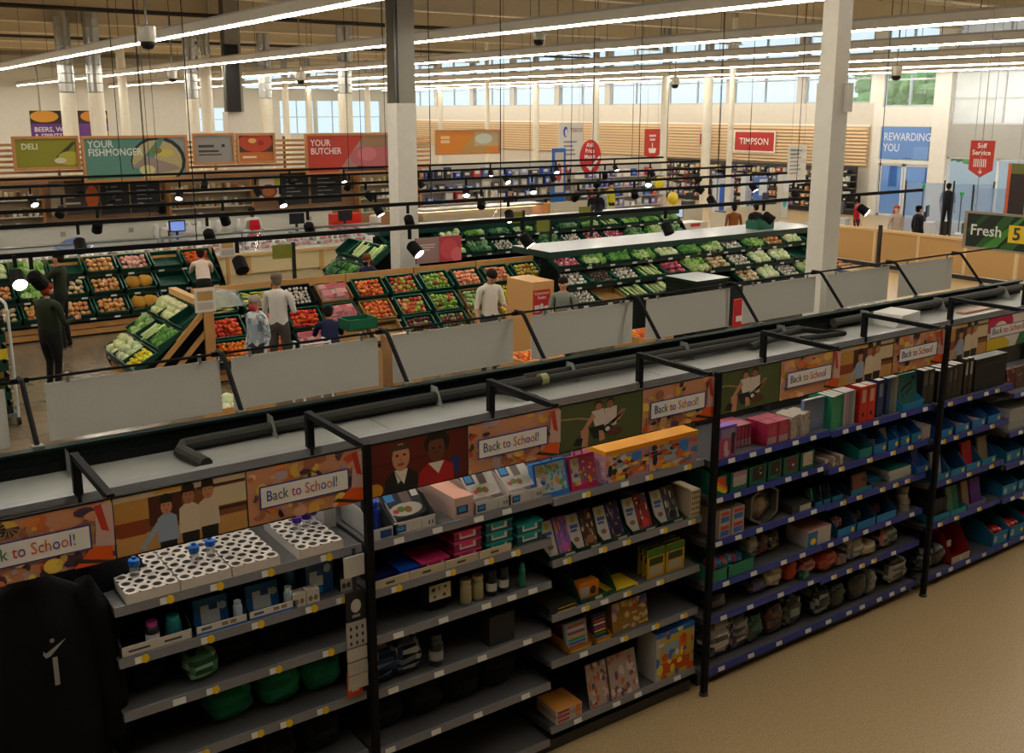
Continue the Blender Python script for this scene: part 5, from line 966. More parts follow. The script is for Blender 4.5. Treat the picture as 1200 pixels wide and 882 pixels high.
t = thing('fruit_poster', 'pink and grey picture panel of red fruit beside the white column', 'panel', (9.45, 16.5, 1.42)); MB().box(0, 1.0, 0, .03, 0, .48, '#3a3430').build('board', SATIN, t); picture('print', t, 1.0, .48, [(rect(0, 0, 1, 1), '#8f7470'), (rect(.5, 0, 1, 1), '#a83a40'), (ell(.72, .5, .2, .42), '#c24a54'), (ell(.9, .25, .14, .3), '#d0666a'), (rect(.06, .7, .42, .74), '#c9bab4'), (rect(.06, .6, .4, .64), '#c9bab4'), (rect(.06, .5, .3, .54), '#c9bab4')], (0, -.002, 0))
# roll cages with trays at the left edge
t = thing('roll_cage', 'white tubular roll cage loaded with green trays at the left edge', 'roll cage', (1.42, 14.9, 0))
for xx in (0, .8):
    MB().tube([(xx, 0, .1), (xx, 0, 1.6), (xx, .12, 1.68), (xx, .68, 1.68), (xx, .8, 1.6), (xx, .8, .1)], .02, '#b4bab4', 8).build('side_frame', SATIN, t)
for xx in (.2, .4, .6): MB().tube([(xx, .8, .2), (xx, .8, 1.6)], .01, '#b4bab4', 6).build('rear_bar', SATIN, t)
MB().box(0, .8, 0, .8, .12, .16, '#5a5f5a').build('deck', SATIN, t)
for (a, b_) in [(0, 0), (.8, 0), (0, .8), (.8, .8)]: MB().lathe([(.06, -.02), (.06, .02)], '#15181a', 10, T((a, b_, .06)) @ Matrix.Rotation(PI/2, 4, 'Y')).build('castor', PLAS, t)
for k in range(7):
    c = inst([CRATEK, CRATE][k % 2], 'produce_crate', (1.82, 14.94, .165+.2*k), (0, 0, 0), (1.2, 1.5, 1)); tag(c, 'dark tray %s from the bottom in the roll cage' % ordn(k), 'crate', 'trays in the roll cage')
    for i in range(3):
        tag(MB().box(-.08, .08, -.08, .08, 0, .12, R.choice(['#8a8a6a', '#b8b0a0', '#6a7a4a', '#c9a83a'])).build('packed_item', PAPER, loc=(1.6+.22*i, 15.15, .2+.2*k)), 'small wrapped item in the roll cage trays', 'pack', 'items in the roll cage')
tag(MB().box(-.06, .06, -.004, 0, 0, .14, '#c9b41e').build('yellow_card', PAPER, loc=(2.1, 14.87, .95)), 'yellow price card on the roll cage trays', 'card')
# low bins along the chiller aisle, glimpsed between and under the boards
for k, (x, kd, nm) in enumerate([(4.1, 'cab', 'cabbages'), (6.1, 'lem', 'lemons'), (8.7, 'ora', 'oranges'), (11.2, 'ora', 'oranges nearer the trays')]):
    t = thing('promotional_bin', 'low timber promotional bin of '+nm+' in the chiller aisle', 'bin', (x, [12.2, 10.9, 12.0, 12.2][k], 0))
    for a in (0, .6): MB().box(0, .75, a, a+.04, 0, .55, '#b98a52').build('long_side', WOOD, t)
    for a in (0, .71): MB().box(a, a+.04, .04, .6, 0, .55, '#a87c48').build('short_side', WOOD, t)
    MB().box(.04, .71, .04, .6, .3, .4, '#14110d').build('tray', INNER, t)
    fill(kd, T((x+.375, [12.2, 10.9, 12.0, 12.2][k]+.08, .4)), 'in the low timber bin of '+nm, w_=.7, d=.56)
tag(MB().box(0, .3, 0, .03, 0, .5, '#b01c20').box(.05, .25, -.002, 0, .1, .2, '#d8d0c8').build('red_notice', PAPER, loc=(13.3, 12.1, .5)), 'red notice glimpsed between two blank boards', 'notice'); tag(MB().box(0, .12, .03, .1, 0, .8, '#a87c48').build('notice_post', WOOD, loc=(13.39, 12.1, 0)), 'timber post behind the red notice', 'post')
# ================= SPOTLIGHT RAILS, FISH / MEAT COUNTERS AND THEIR SIGNS
ns = [0]
def spot(x, y, z, yaw, pitch, lit, lab):
    t = thing('spotlight', lab, 'spotlight', (x, y, z), 0, 'track spotlights')
    MB().box(-.02, .02, -.02, .02, -.14, 0, '#0e0e0e').build('bracket', BLACKM, t)
    M = T((0, 0, -.2)) @ Matrix.Rotation(yaw, 4, 'Z') @ Matrix.Rotation(pitch, 4, 'X')
    MB().lathe([(.05, .0), (.085, .03), (.09, .22), (.082, .22)], '#0d0d0d', 12, M).build('housing', BLACKM, t, False)
    MB().lathe([(.001, .222), (.075, .223)], '#fff0cc' if lit else '#1a1a1a', 12, M).build('lamp_face', SPOTM if lit else BLACKM, t)
qs = random.Random(21)
for k, (y, x0, x1) in enumerate([(12.7, -2, 19.5), (16.0, -2, 21), (18.4, -2, 22), (21.4, -1, 24), (24.6, 0, 25), (27.4, 1, 26)]):
    t = thing('spotlight_rail', 'long black spotlight rail over the produce, %s from the shelving' % ordn(k), 'rail', (0, y, 2.6), 0, 'black spotlight rails')
    MB().box(x0, x1, -.028, .028, -.03, .03, '#0b0b0b').build('track', BLACKM, t)
    for i in range(5): 
        xx = x0+1.5+i*(x1-x0-3)/4; MB().tube([(xx, 0, .03), (xx, 0, ZC-2.65)], .007, '#161616', 4).build('suspension_rod', BLACKM, t)
    x = x0+2+qs.uniform(0, 1.5); i = 0
    while x < x1-.5:
        lit = qs.random() < .5; yaw = qs.choice([0, PI, .6, -.6, 2.4]) if not lit else qs.uniform(-.7, .7)
        spot(x, y, 2.57, yaw, math.radians(qs.uniform(125, 150)), lit, ('lit' if lit else 'unlit black')+' spotlight, %s along the %s rail from the shelving' % (ordn(i), ordn(k))); x += qs.uniform(1.6, 3.2); i += 1
# a big black lamp at the left edge
spot(2.008, 12.6, 2.62, 0, math.radians(120), True, 'big black lamp with a white face at the left edge')
# --- counters
def blob(name, lab, cat, loc, r, col, grp, q): tag(inst(fm3(col), name, loc, (0, 0, q.uniform(0, 6)), (r[0]/.06, r[1]/.06, r[2]/.06)), lab, cat, grp)
_f3 = {}
def fm3(col):
    if col not in _f3: q = random.Random(len(_f3)); _f3[col] = MB().ball((0, 0, 0), .06, col, 8, 5, .2, q).data('piece', FRUIT, True)
    return _f3[col]
def counter(x0, x1, lab, cols, item, cat, base='#c9b88e', seed=0):
    t = thing('serving_counter', lab, 'counter', (x0, 24.0, 0)); L = x1-x0
    n = max(1, round(L/1.9))
    MB().box(0, L, .06, 1.2, 0, .33, '#b8ab88').build('plinth', MATTE, t)
    for i in range(n):
        a, b = L*i/n, L*(i+1)/n; MB().box(a+.06, b-.06, 0, .06, .33, .76, base).build('front_panel', MATTE, t); MB().box(b-.06, b+.06 if i < n-1 else b, -.01, .06, .3, .78, '#b8935a').build('pilaster', WOOD, t)
    MB().box(0, L, -.04, .14, .76, .83, '#c2a06a').build('top_rail', WOOD, t); MB().box(0, L, .06, 1.2, .33, .8, '#a8a294').build('cabinet_body', SATIN, t)
    MB().hexa([(0, .14, .80), (L, .14, .80), (L, 1.05, .80), (0, 1.05, .80)], [(0, .14, .84), (L, .14, .84), (L, 1.05, 1.0), (0, 1.05, 1.0)], '#c4c6c2').build('ice_bed', mat('crushed_ice', .4, var=.15, scale=40, bump=.6), t)
    for i in range(n): MB().poly([(L*i/n+.02, .12, .86), (L*(i+1)/n-.02, .12, .86), (L*(i+1)/n-.02, .34, 1.28), (L*i/n+.02, .34, 1.28)], '#dfe8e6').build('glass_screen', GLASS, t)
    MB().box(0, L, .32, .60, 1.28, 1.31, '#9aa09c').build('glass_shelf', STEEL, t)
    for i in range(n+1): MB().box(max(0, L*i/n-.015), min(L, L*i/n+.015), .34, .37, .85, 1.28, '#8a8f8c').build('glass_post', STEEL, t)
    MB().box(0, L, 1.05, 1.5, .86, 1.02, '#9fa3a0').build('worktop', STEEL, t)
    q = random.Random(seed); m = int(L*7)
    for i in range(m):
        x = x0+.15+(L-.3)*(i+.5)/m; 
        for j in range(2):
            y = 24.32+.36*j+q.uniform(-.06, .06); z = .84+(y-24.14)*.175+.05; blob(item, '%s on the ice of the %s' % (cat[1], 'meat counter' if seed else 'fish counter'), cat[0], (x+q.uniform(-.05, .05), y, z), (q.uniform(.05, .1), q.uniform(.04, .08), .04), q.choice(cols), cat[1]+' on ice', q)
counter(-2.0, 7.0, 'fish counter with iced display and steel worktop behind the vegetable stand', ['#b8a898', '#c9beb0', '#6a5a50', '#a89080', '#3a3634', '#d0c8bc'], 'fish_piece', ('fish', 'pale piece of fish'))
counter(7.1, 12.9, 'cream fronted meat counter with pink joints on show', ['#a8322c', '#b84a3e', '#c46a58', '#5a2a24', '#b8584a', '#d8c8b8'], 'meat_piece', ('meat', 'red and pink joint of meat'), seed=4)
t = thing('steel_worktop', 'long stainless steel back worktop behind the counters', 'worktop', (-2, 26.5, 0)); MB().box(0, 15, 0, .9, .86, .92, '#a8aba6').build('top', STEEL, t); MB().box(0, 15, .05, .85, 0, .86, '#8e918c').build('body', STEEL, t)
t = thing('low_partition', 'low white partition with a pale green capping behind the counters', 'partition', (-2, 28.0, 0)); MB().box(0, 15.2, 0, .12, 0, 1.36, '#c6c4b6').build('panel', MATTE, t); MB().box(0, 15.2, -.05, .2, 1.36, 1.43, '#a9b583').build('capping', PLAS, t)
for i in range(9): MB().box(.8+1.7*i, .92+1.7*i, -.02, 0, 1.08, 1.2, '#8f8d84').build('socket', PLAS, t)
# things on the worktops
tag(MB().hexa([(0, 0, 0), (.8, 0, 0), (.8, .4, 0), (0, .4, 0)], [(.3, .1, .2), (.55, .1, .24), (.55, .3, .24), (.3, .3, .2)], '#5f74a8').build('blue_cloth', CLOTH, loc=(5.2, 26.6, .93)), 'folded blue cloth heaped on the steel worktop', 'cloth')
t = thing('white_bin', 'white open ice bin beside the fish counter', 'bin', (7.6, 25.55, 1.0)); B = MB()
for q_ in [(0, 1.1, 0, .04, 0, .34), (0, 1.1, .66, .7, 0, .34), (0, .04, 0, .7, 0, .34), (1.06, 1.1, 0, .7, 0, .34), (0, 1.1, 0, .7, 0, .03)]: B.box(*q_, '#c9c8c2')
B.build('bin_body', PLAS, t); MB().box(.06, 1.04, .06, .64, .03, .2, '#b8b2a8').build('ice', MATTE, t)
for k, (x, lab) in enumerate([(7.75, 'till scale with lit screen beside the ice bin'), (10.9, 'dark till scale on the meat counter'), (12.3, 'dark till scale at the end of the meat counter')]):
    t = thing('till_scale', lab, 'till', (x, 25.2, 1.02)); MB().box(-.2, .2, -.15, .2, 0, .1, '#2a2c2e').build('base', PLAS, t); MB().box(-.03, .03, .1, .14, .1, .45, '#2a2c2e').build('stalk', PLAS, t); MB().box(-.2, .2, .06, .12, .3, .58, '#15171a').build('display', PLAS, t); MB().box(-.17, .17, .055, .06, .33, .55, ['#6a86c8', '#14161c', '#1c1e24'][k]).build('screen', SCREEN if k == 0 else PLAS, t)
tag(MB().box(0, .9, 0, .3, 0, .42, '#c2281c').build('red_crate', PLAS, loc=(12.6, 26.7, .93)), 'bright red plastic crate on the steel worktop', 'crate')
tag(MB().lathe([(.16, 0), (.17, .3), (.1, .34)], '#c9c4ba', 12).build('white_tub', PLAS, loc=(14.0, 26.8, .93)), 'white tub standing near the red crate', 'tub')
for k in range(9): blob('apron_roll', 'white paper roll hanging behind the ice bin', 'roll', (7.9+.28*k, 27.6, 1.05), (.1, .1, .26), '#c2c0ba', 'white rolls behind the counter', qs)
# back units with shelves of jars
def unit(x0, x1, lab, cols, seed, z0=1.0, z1=2.32, n=3, dark='#9a8a72'):
    t = thing('deli_unit', lab, 'shelf unit', (x0, 29.6, 0)); L = x1-x0; q = random.Random(seed)
    MB().box(0, L, .35, .4, 0, z1, dark).build('back', WOOD, t); MB().box(0, L, 0, .4, 0, z0, '#8a6444').build('lower_panel', WOOD, t)
    for xx in (0, L-.06): MB().box(xx, xx+.06, -.02, .4, 0, z1, '#a87a4a').build('side', WOOD, t)
    for i in range(n):
        z = z0+(z1-z0)*i/n+.05; MB().box(.06, L-.06, .0, .35, z-.03, z, '#c2beb0').build('shelf', SATIN, t)
        x = .14
        while x < L-.15:
            h = q.uniform(.14, .28); r = q.uniform(.035, .06); c = q.choice(cols); o = inst(jar(c, q.choice([0, 1])), 'jar', (x0+x, 29.72, z), (0, 0, 0), (r/.05, r/.05, h/.2)); tag(o, '%s jar on the %s shelf up of the %s' % (cname(c), ordn(i), lab.split(',')[0]), 'jar', 'jars, '+lab); x += r*2+q.uniform(.02, .09)
_j = {}
def jar(c, k):
    if (c, k) not in _j: _j[c, k] = (MB().lathe([(.045, 0), (.05, .02), (.05, .14), (.03, .17), (.034, .2)], [c, c, c, '#8a7a5a', '#8a7a5a'], 8) if k else MB().box(-.05, .05, -.04, .04, 0, .2, c, top='#c9c4b8')).data('jar', PLAS)
    return _j[c, k]
JC = ['#c9b48a', '#8a5a34', '#c8b890', '#e0d8c4', '#6a3a24', '#c8a85a', '#d8d4c8', '#c8c4b8']
unit(-1.6, 5.6, 'brown deli shelf unit, below the DELI sign', JC, 1); unit(8.9, 11.4, 'pale shelf unit of jars, below the fishmonger sign', JC+['#5a6a4a'], 2); unit(14.9, 17.2, 'bright shelf unit of cheese and jars, right of the butcher sign', ['#d8cfb0', '#c9b878', '#e0d8c4', '#4a8a5a', '#b8b0a0'], 3)
for k, (a, b, lab) in enumerate([(7.0, 7.75, 'black menu board with chalk lettering, inner one'), (7.8, 8.6, 'black menu board with chalk lettering, beside the jars'), (12.2, 13.1, 'black menu board below the butcher sign'), (.2, .9, 'black menu board at the left edge'), (13.2, 14.2, 'dark screen board right of the butcher menu')]):
    t = thing('menu_board', lab, 'menu board', (a, 29.4, 1.45)); MB().box(0, b-a, 0, .04, 0, 1.0, '#17181a').build('board', MATTE, t); picture('chalk_marks', t, b-a, 1.0, [(rect(.2, .85-.12*i, .2+.1*((i*7) % 5+2), .875-.12*i), '#8a8a86') for i in range(6)], (0, -.002, 0))
for k, (a, b, z0, z1, sh, lab) in enumerate([(5.7, 6.95, 1.5, 2.4, [(rect(0, 0, 1, 1), '#3a2c26'), (ell(.85, .5, .14, .35), '#b8581c'), (rect(.1, .3, .6, .36), '#b8b0a4'), (rect(.1, .5, .5, .56), '#b8b0a4'), (rect(0, 0, .3, 1), '#8a7a66')], 'dark picture panel with an orange jar'), (11.5, 12.15, 1.6, 2.3, [(rect(0, 0, 1, 1), '#c2bcae'), (ell(.45, .4, .42, .3), '#7a3a24'), (ell(.45, .4, .3, .2), '#a8643a'), (rect(.75, .55, .98, .95), '#a8a82a')], 'picture panel of a pan of food with a yellow green square')]):
    t = thing('deli_poster', lab+' on the deli wall', 'panel', (a, 29.35, z0)); MB().box(0, b-a, 0, .04, 0, z1-z0, '#5a4a3a').build('board', SATIN, t); picture('print', t, b-a, z1-z0, sh, (0, -.002, 0))
struct('wall_counter', MB().box(-15.9, 17.5, 30.05, 30.2, 0, 2.5, '#a08468'), WOOD)['label'] = 'brown lower wall behind the counters'
# slatted timber fascia with framed signs
fas = tag(MB().box(-3, 17.2, 29.0, 29.04, 2.42, 2.5, '#a8794c').build('counter_fascia', WOOD), 'open timber slat fascia above the fish and meat counters', 'fascia')
for j in range(7): MB().box(-3, 17.2, 28.98, 29.04, 2.5+.14*j, 2.57+.14*j, ['#c08a58', '#b88250'][j % 2]).build('slat', WOOD, fas)
for i in range(10): MB().box(-2.5+2.1*i, -2.44+2.1*i, 29.04, 29.1, 2.4, 3.5, '#8a6238').build('batten', WOOD, fas)
def framed(lab, x0, x1, z0, z1, y, sh, txt=(), fr='#b07a48', fw=.07):
    t = thing('counter_sign', lab, 'sign', (x0, y, z0)); W_, H_ = x1-x0, z1-z0
    for q_ in [(0, W_, 0, fw), (0, W_, H_-fw, H_)]: MB().box(q_[0], q_[1], -.05, .03, q_[2], q_[3], fr).build('frame_rail', WOOD, t)
    for a in (0, W_-fw): MB().box(a, a+fw, -.05, .03, fw, H_-fw, fr).build('frame_stile', WOOD, t)
    MB().box(fw, W_-fw, -.01, .02, fw, H_-fw, '#4a4640').build('board', SATIN, t)
    picture('print', t, W_-2*fw, H_-2*fw, sh, (fw, -.0105, fw))
    for (b, s_, c, u, v, sx_) in txt: text('lettering', b, s_, c, t, (u*W_, -.018, v*H_), sx=sx_, bold=.004)
    return t
ZS0, ZS1 = 2.40, 3.57
framed('green framed sign reading YOUR FISHMONGER with a fish dish', 6.36, 9.1, ZS0, ZS1+.02, 28.3, [(rect(0, 0, 1, 1), '#4f7a6c'), ([(.4, 0), (1, 0), (1, 1), (.8, 1)], '#8a8a88'), (ell(.72, .42, .28, .62, 20), '#16262a'), (ell(.71, .4, .255, .55, 20), '#a89a6c'), ([(.38, 0), (.55, .0), (.8, 1), (.74, 1)], '#4f7a6c'), ([(.45, .3), (.6, .55), (.9, .3), (.95, .2), (.7, .1)], '#8a7a70'), (ell(.6, .2, .08, .12), '#c2b878'), (ell(.8, .62, .08, .1), '#b8a84a'), (ell(.7, .68, .06, .08), '#6a6a3a'), (rect(0, 0, .36, .12), '#4f7a6c'), (ell(.08, .02, .1, .1), '#3a6a34')], [('YOUR', .26, '#c9cfc4', .055, .75, .9), ('FISHMONGER', .26, '#c9cfc4', .055, .57, .86)])
framed('olive green framed sign reading DELI', 4.75, 6.33, ZS0+.35, ZS1+.03, 28.45, [(rect(0, 0, 1, 1), '#7c7a18'), ([(.65, .35), (.95, .9), (1, .85), (.75, .3)], '#2a3a20'), (ell(.88, .3, .2, .25), '#a8a03a'), (ell(.72, .22, .1, .1), '#c9bca8')], [('DELI', .2, '#cfcdb0', .13, .62, 1.)])
framed('red framed sign reading YOUR BUTCHER with raw meat', 12.55, 15.4, ZS0-.02, ZS1+.01, 28.3, [(rect(0, 0, 1, 1), '#a83222'), ([(.36, 0), (1, 0), (1, 1), (.68, 1)], '#9a7468'), (ell(.8, .4, .3, .34), '#a85a5e'), (ell(.85, .85, .22, .2), '#8a6a4a'), ([(.38, 0), (.62, .15), (.95, .05), (1, 0)], '#3a2c28'), (ell(.72, .48, .12, .2), '#b86a6e')], [('YOUR', .26, '#d8ccc4', .06, .7, .9), ('BUTCHER', .26, '#d8ccc4', .06, .5, .86)])
framed('grey framed sign with small dark lettering beside the pizza picture', 9.35, 10.55, 2.75, ZS1+.05, 28.6, [(rect(0, 0, 1, 1), '#88837e'), (rect(.08, .56, .5, .66), '#3a3634'), (ell(.75, .62, .05, .06), '#2a2624'), (rect(.08, .38, .62, .46), '#3a3634'), (rect(.08, .26, .7, .31), '#3a3634')], [])
framed('framed picture of a red pizza above the counters', 10.6, 11.75, 2.75, ZS1+.04, 28.6, [(rect(0, 0, 1, 1), '#3a2a22'), (ell(.5, .75, .5, .4), '#a83a20'), (ell(.4, .8, .12, .1), '#c9a05a'), (ell(.65, .7, .1, .1), '#8a1c14'), (rect(0, 0, 1, .35), '#b0622a'), (rect(.1, .12, .5, .2), '#d8c8a8')], [])
framed('orange framed sign with a triangular food picture beyond the column', 18.3, 21.0, 2.75, 3.6, 30.5, [(rect(0, 0, 1, 1), '#c87a22'), ([(.35, 0), (.6, .9), (.85, 0)], '#a8844a'), (rect(.6, .3, 1, 1), '#b09a78'), (ell(.75, .65, .14, .25), '#b8c0b0'), (rect(.06, .66, .2, .8), '#d8b888'), (rect(.06, .46, .2, .6), '#d8b888')], [])
t = thing('picture_banner', 'purple Beers and Spirits banner on the far wall', 'sign', (8.65, 47.0, 3.05)); MB().box(0, 3.1, 0, .05, 0, 1.2, '#3a2a4a').build('board', SATIN, t); picture('print', t, 3.1, 1.2, [(rect(0, 0, 1, 1), '#5a2f7a'), (rect(0, .55, 1, 1), '#2a1c16'), (ell(.18, .8, .18, .2), '#c28a2a'), (ell(.82, .8, .18, .2), '#b87a22'), (ell(.95, .1, .12, .2), '#b88a3a')], (0, -.003, 0)); text('lettering', 'BEERS, WINES\n& SPIRITS', .27, '#d8d0dc', t, (.12, -.03, .34), bold=.004); MB().box(.4, .46, .0, .05, 1.2, 3.2, '#8c8779').box(2.6, 2.66, 0, .05, 1.2, 3.2, '#8c8779').build('hanger', SATIN, t)
# ================= FAR RIGHT: checkouts, kiosks, hanging signs, entrance
def board(name, lab, x, y, z0, w_, h, sh, txt=(), face='y', col='#c9c6be', thick=.03, hang=True, cat='sign', poly=None):
    t = thing(name, lab, cat, (x, y, z0), 0 if face == 'y' else -PI/2)
    if poly:
        B = MB(); f = [(p[0]*w_, 0, p[1]*h) for p in poly]; k = [(p[0]*w_, thick, p[1]*h) for p in poly]; n = len(f); B.poly(f, col); B.poly(k[::-1], col)
        for i in range(n): B.poly([f[i], k[i], k[(i+1) % n], f[(i+1) % n]], col)
        B.build('board', PAPER, t)
    else: MB().box(0, w_, 0, thick, 0, h, col).build('board', PAPER, t)
    if sh: picture('print', t, w_, h, sh, (0, -.001, 0))
    for (b, s_, c, u, v, al) in txt: text('lettering', b, s_, c, t, (u*w_, -.012, v*h), align=al, bold=.003)
    if hang:
        for a in (.15, .85): MB().tube([(a*w_, thick/2, h*.98), (a*w_, thick/2, ZC-z0-.05)], .006, '#8a8a84', 4).build('hanging_wire', SATIN, t)
    return t
# hanging signs (feet of each pair of numbers: place in the hall)
board('hanging_sign', 'white hanging sign with a blue head logo and small grey lines', 24.028, 31, 2.25, 1.15, 1.55, [(ell(.28, .78, .1, .13), '#1c3f94'), (ell(.31, .76, .06, .09), '#c9c6be'), (rect(.2, .52, .75, .56), '#7a7c84'), (rect(.2, .42, .6, .46), '#7a7c84'), (rect(.2, .32, .66, .36), '#7a7c84'), (rect(.2, .22, .7, .26), '#7a7c84')], [('TESCO', .2, '#7a3a44', .45, .78, 'LEFT')])
board('hanging_sign', 'round red hanging sign reading Aldi Price Match with a white tick', 22.639, 28, 2.05, .95, 1.2, [(ell(.5, .5, .5, .5, 28), '#b81c24'), ([(.3, .24), (.5, .1), (.98, .5), (.9, .54), (.52, .22), (.36, .3)], '#e0d8d8')], [('Aldi\nPrice\nMatch', .2, '#e8dcdc', .45, .8, 'CENTER')], poly=ell(.5, .5, .5, .5, 28), col='#b01c22')
board('hanging_sign', 'red hanging sign with a basket symbol and pointed foot', 27.474, 30, 2.4, .8, 1.15, [([(.3, .2), (.7, .2), (.76, .36), (.24, .36)], '#dcd4cc'), (rect(.47, .38, .53, .54), '#dcd4cc'), (rect(.28, .74, .72, .81), '#d8b8b0'), (rect(.32, .61, .68, .68), '#d8b8b0')], (), col='#b0301f', poly=[(0, .15), (.5, 0), (1, .15), (1, 1), (0, 1)])
board('hanging_sign', 'red Self Service sign with a barcode symbol and pointed foot', 26.00, 15.70, 3.42, .0, .0, [], ()) if False else None
xx, yy, zz = 26.00, 15.61, 2.50; x2, y2, z2 = 26.00, 14.94, 3.46
board('hanging_sign', 'red Self Service sign with a barcode symbol and pointed foot', xx, yy, zz, yy-y2, z2-zz, [(rect(.2+.08*k, .28, .24+.08*k, .5), '#dcd4cc') for k in range(7)]+[([(.4, .16), (.5, .08), (.6, .16), (.53, .16), (.53, .22), (.47, .22), (.47, .16)], '#dcd4cc')], [('Self\nService', .18, '#e8dcd4', .5, .8, 'CENTER')], 'x', '#b02c20', poly=[(0, .2), (.5, 0), (1, .2), (1, 1), (0, 1)])
xx, yy, zz = 15.50, 9.29, 2.05; x2, y2, z2 = 15.50, 8.30, 2.73
t = board('aisle_sign', 'aisle sign reading Fresh 5 on dark green leaves', xx, yy, zz, 1.12, .60, [(rect(0, 0, 1, 1), '#8a7c68'), (rect(.05, .06, 1, .94), '#0e1a0c'), ([(.2, .06), (.6, .94), (.75, .94), (.4, .06)], '#24501a'), ([(.55, .06), (.9, .7), (1, .6), (.75, .06)], '#2a5a1c'), ([(.05, .5), (.3, .94), (.4, .94), (.1, .4)], '#1c3c14'), ([(.3, .06), (.5, .06), (.9, .94), (.85, .94)], '#3a7a24')], [('Fresh', .24, '#d8d8d0', .11, .38, 'LEFT')], 'x', '#8a7c68')
picture('number_tile', t, .30, .27, [(rect(0, 0, 1, 1), '#d8b81e')], (.76, -.008, .16)); text('lettering', '5', .27, '#141414', t, (.83, -.016, .21), bold=.006)
xx, yy, zz = 19.00, 10.60, 2.30
board('menu_poster', 'dark brown panel with an orange edge behind the Fresh sign', xx, yy, zz, 1.3, .95, [(rect(0, 0, 1, 1), '#241510'), (rect(0, 0, .05, 1), '#b0522a'), (rect(.05, .8, 1, 1), '#5a5a1c')], (), 'x', '#3a2418')
board('kiosk_sign', 'red kiosk sign with white capitals on the slat fascia', XW-.24, 34.0, 2.38, 2.5, .98, [(rect(0, 0, 1, 1), '#d8d0c4'), (rect(.03, .07, .97, .93), '#a32420')], [('TIMPSON', .42, '#e0d8cc', .5, .36, 'CENTER')], 'x', '#d8d0c4', hang=False)
board('kiosk_sign', 'small dark red projecting sign left of the big red kiosk sign', XW-.3, 36.2, 2.6, .7, .62, [(rect(.1, .1, .9, .9), '#9a2420')], (), 'x', '#b0a89a', hang=False)
board('kiosk_sign', 'dark blue kiosk sign beside the pale column', XW-.24, 28.9, 2.3, .9, 1.15, [(rect(.0, .03, .92, .97), '#1c2a78')], [('port', .22, '#d8d8e0', .88, .45, 'RIGHT')], 'x', '#d8d4cc', hang=False)
t = board('glass_poster', 'blue window poster reading REWARDING YOU over the doors', XW-.02, 26.15, 2.33, 2.2, 1.28, [(rect(0, 0, 1, 1), '#5f86c4'), (rect(.7, .0, 1, .4), '#6f94cc'), (rect(.5, .02, .66, .05), '#4a6a9a')], [('REWARDING\nYOU', .44, '#d4dcea', .06, .58, 'LEFT')], 'x', '#5f86c4', hang=False)
for o in t.children:
    if o.name.startswith('lettering'): o.scale = (.82, 1, 1.2)
xx, yy, zz = 29.94, 25.00, 1.61
board('standing_sign', 'tall white price match board hanging beside the pale column', xx, 25, zz, 1.0, 1.4, [(rect(.1, .86-.1*k, .55+.08*(k % 3), .9-.1*k), '#8a8a88') for k in range(7)], [("We've price\nmatched", .13, '#6a6a68', .08, .84, 'LEFT')])
xx, yy, zz = 22.96, 30.00, 1.73
board('tower_sign', 'tall blue tower sign with a red product picture', xx, 30, 0, .62, 2.9, [(rect(0, 0, 1, 1), '#1c5aa8'), (rect(.2, .45, .85, .95), '#b8b0ac'), (ell(.5, .7, .2, .12), '#a83a34')], (), 'y', '#1c5aa8', hang=False)
for k, (u, c, w_) in enumerate([(840, '#b8c0cc', .9), (888, '#4a70b8', .55), (862, '#c9ccd0', .35), (905, '#c2c0b8', .4)]):
    x = [28.431, 30.681, 30.526, 32.671][k]
    board('display_stand', ['white and blue banner stand, widest of the four by the kiosks', 'blue promotional stand by the kiosks', 'slim white stand between the banners', 'cream floor stand nearest the column'][k], x, 27+.5*(k > 1), 0, w_, 1.75, [(rect(.15, .3, .45, .9), '#2a5ab8'), (rect(.5, .2, .9, .35), '#8a8a8c')] if k == 0 else [(rect(.1, .6, .9, .95), '#c8ccd4'), (ell(.5, .35, .25, .1), '#2aa0a8')], (), 'y', c, .25, hang=False, cat='display')
# kiosks and racks along the end wall
def rack(x, y0, y1, z1, lab, cols, seed, n=5, dark='#2a2320'):
    t = thing('kiosk_rack', lab, 'rack', (x, y1, 0), -PI/2); L = y1-y0; q = random.Random(seed)
    MB().box(0, L, .3, .36, 0, z1, dark).build('back', SATIN, t)
    for i in range(n):
        z = .25+(z1-.3)*i/n; s = MB().box(0, L, 0, .3, z-.03, z, '#5a5450').build('shelf', SATIN, t); xx = .05
        while xx < L-.2:
            w_ = q.uniform(.1, .34); h = q.uniform(.14, (z1-.3)/n-.06)
            cc = q.choice(cols); o = inst(cube(cc), 'kiosk_item', (x+.05, y1-xx-w_/2, z), (0, 0, 0), (.16, w_, h)); tag(o, '%s item on the %s shelf up of the %s' % (cname(cc), ordn(i), lab.split(',')[0]), 'item', 'items, '+lab); xx += w_+q.uniform(.03, .12)
_cb = {}
def cube(c):
    if c not in _cb: _cb[c] = MB().box(-.5, .5, -.5, .5, 0, 1, c, top='#b8b4aa').box(-.51, -.5, -.3, .3, .45, .8, '#c2beb4').data('packet', PAPER)
    return _cb[c]
KC = ['#8a2a24', '#c2b890', '#3a2c24', '#d8c8a0', '#5a6a8a', '#b8783a', '#1c1c20', '#a8a098', '#6a4a7a']
rack(35.9, 28.6, 33.6, 1.95, 'dark repair kiosk rack, under the red sign', KC, 1); rack(36.0, 34.0, 38.0, 1.95, 'brown kiosk rack, left of the red sign', KC+['#6a3a1c'], 2); rack(36.0, 26.7, 28.5, 2.0, 'black picture frame rack, right of the column', ['#15161a', '#2a2c30', '#c9c9c4', '#3a4a5a'], 3, 6)
BC = ['#2a4aa8', '#c2c4cc', '#8a94b0', '#d8d4cc', '#3a3a44', '#b03a3a', '#4a6ab0', '#a8a49c']
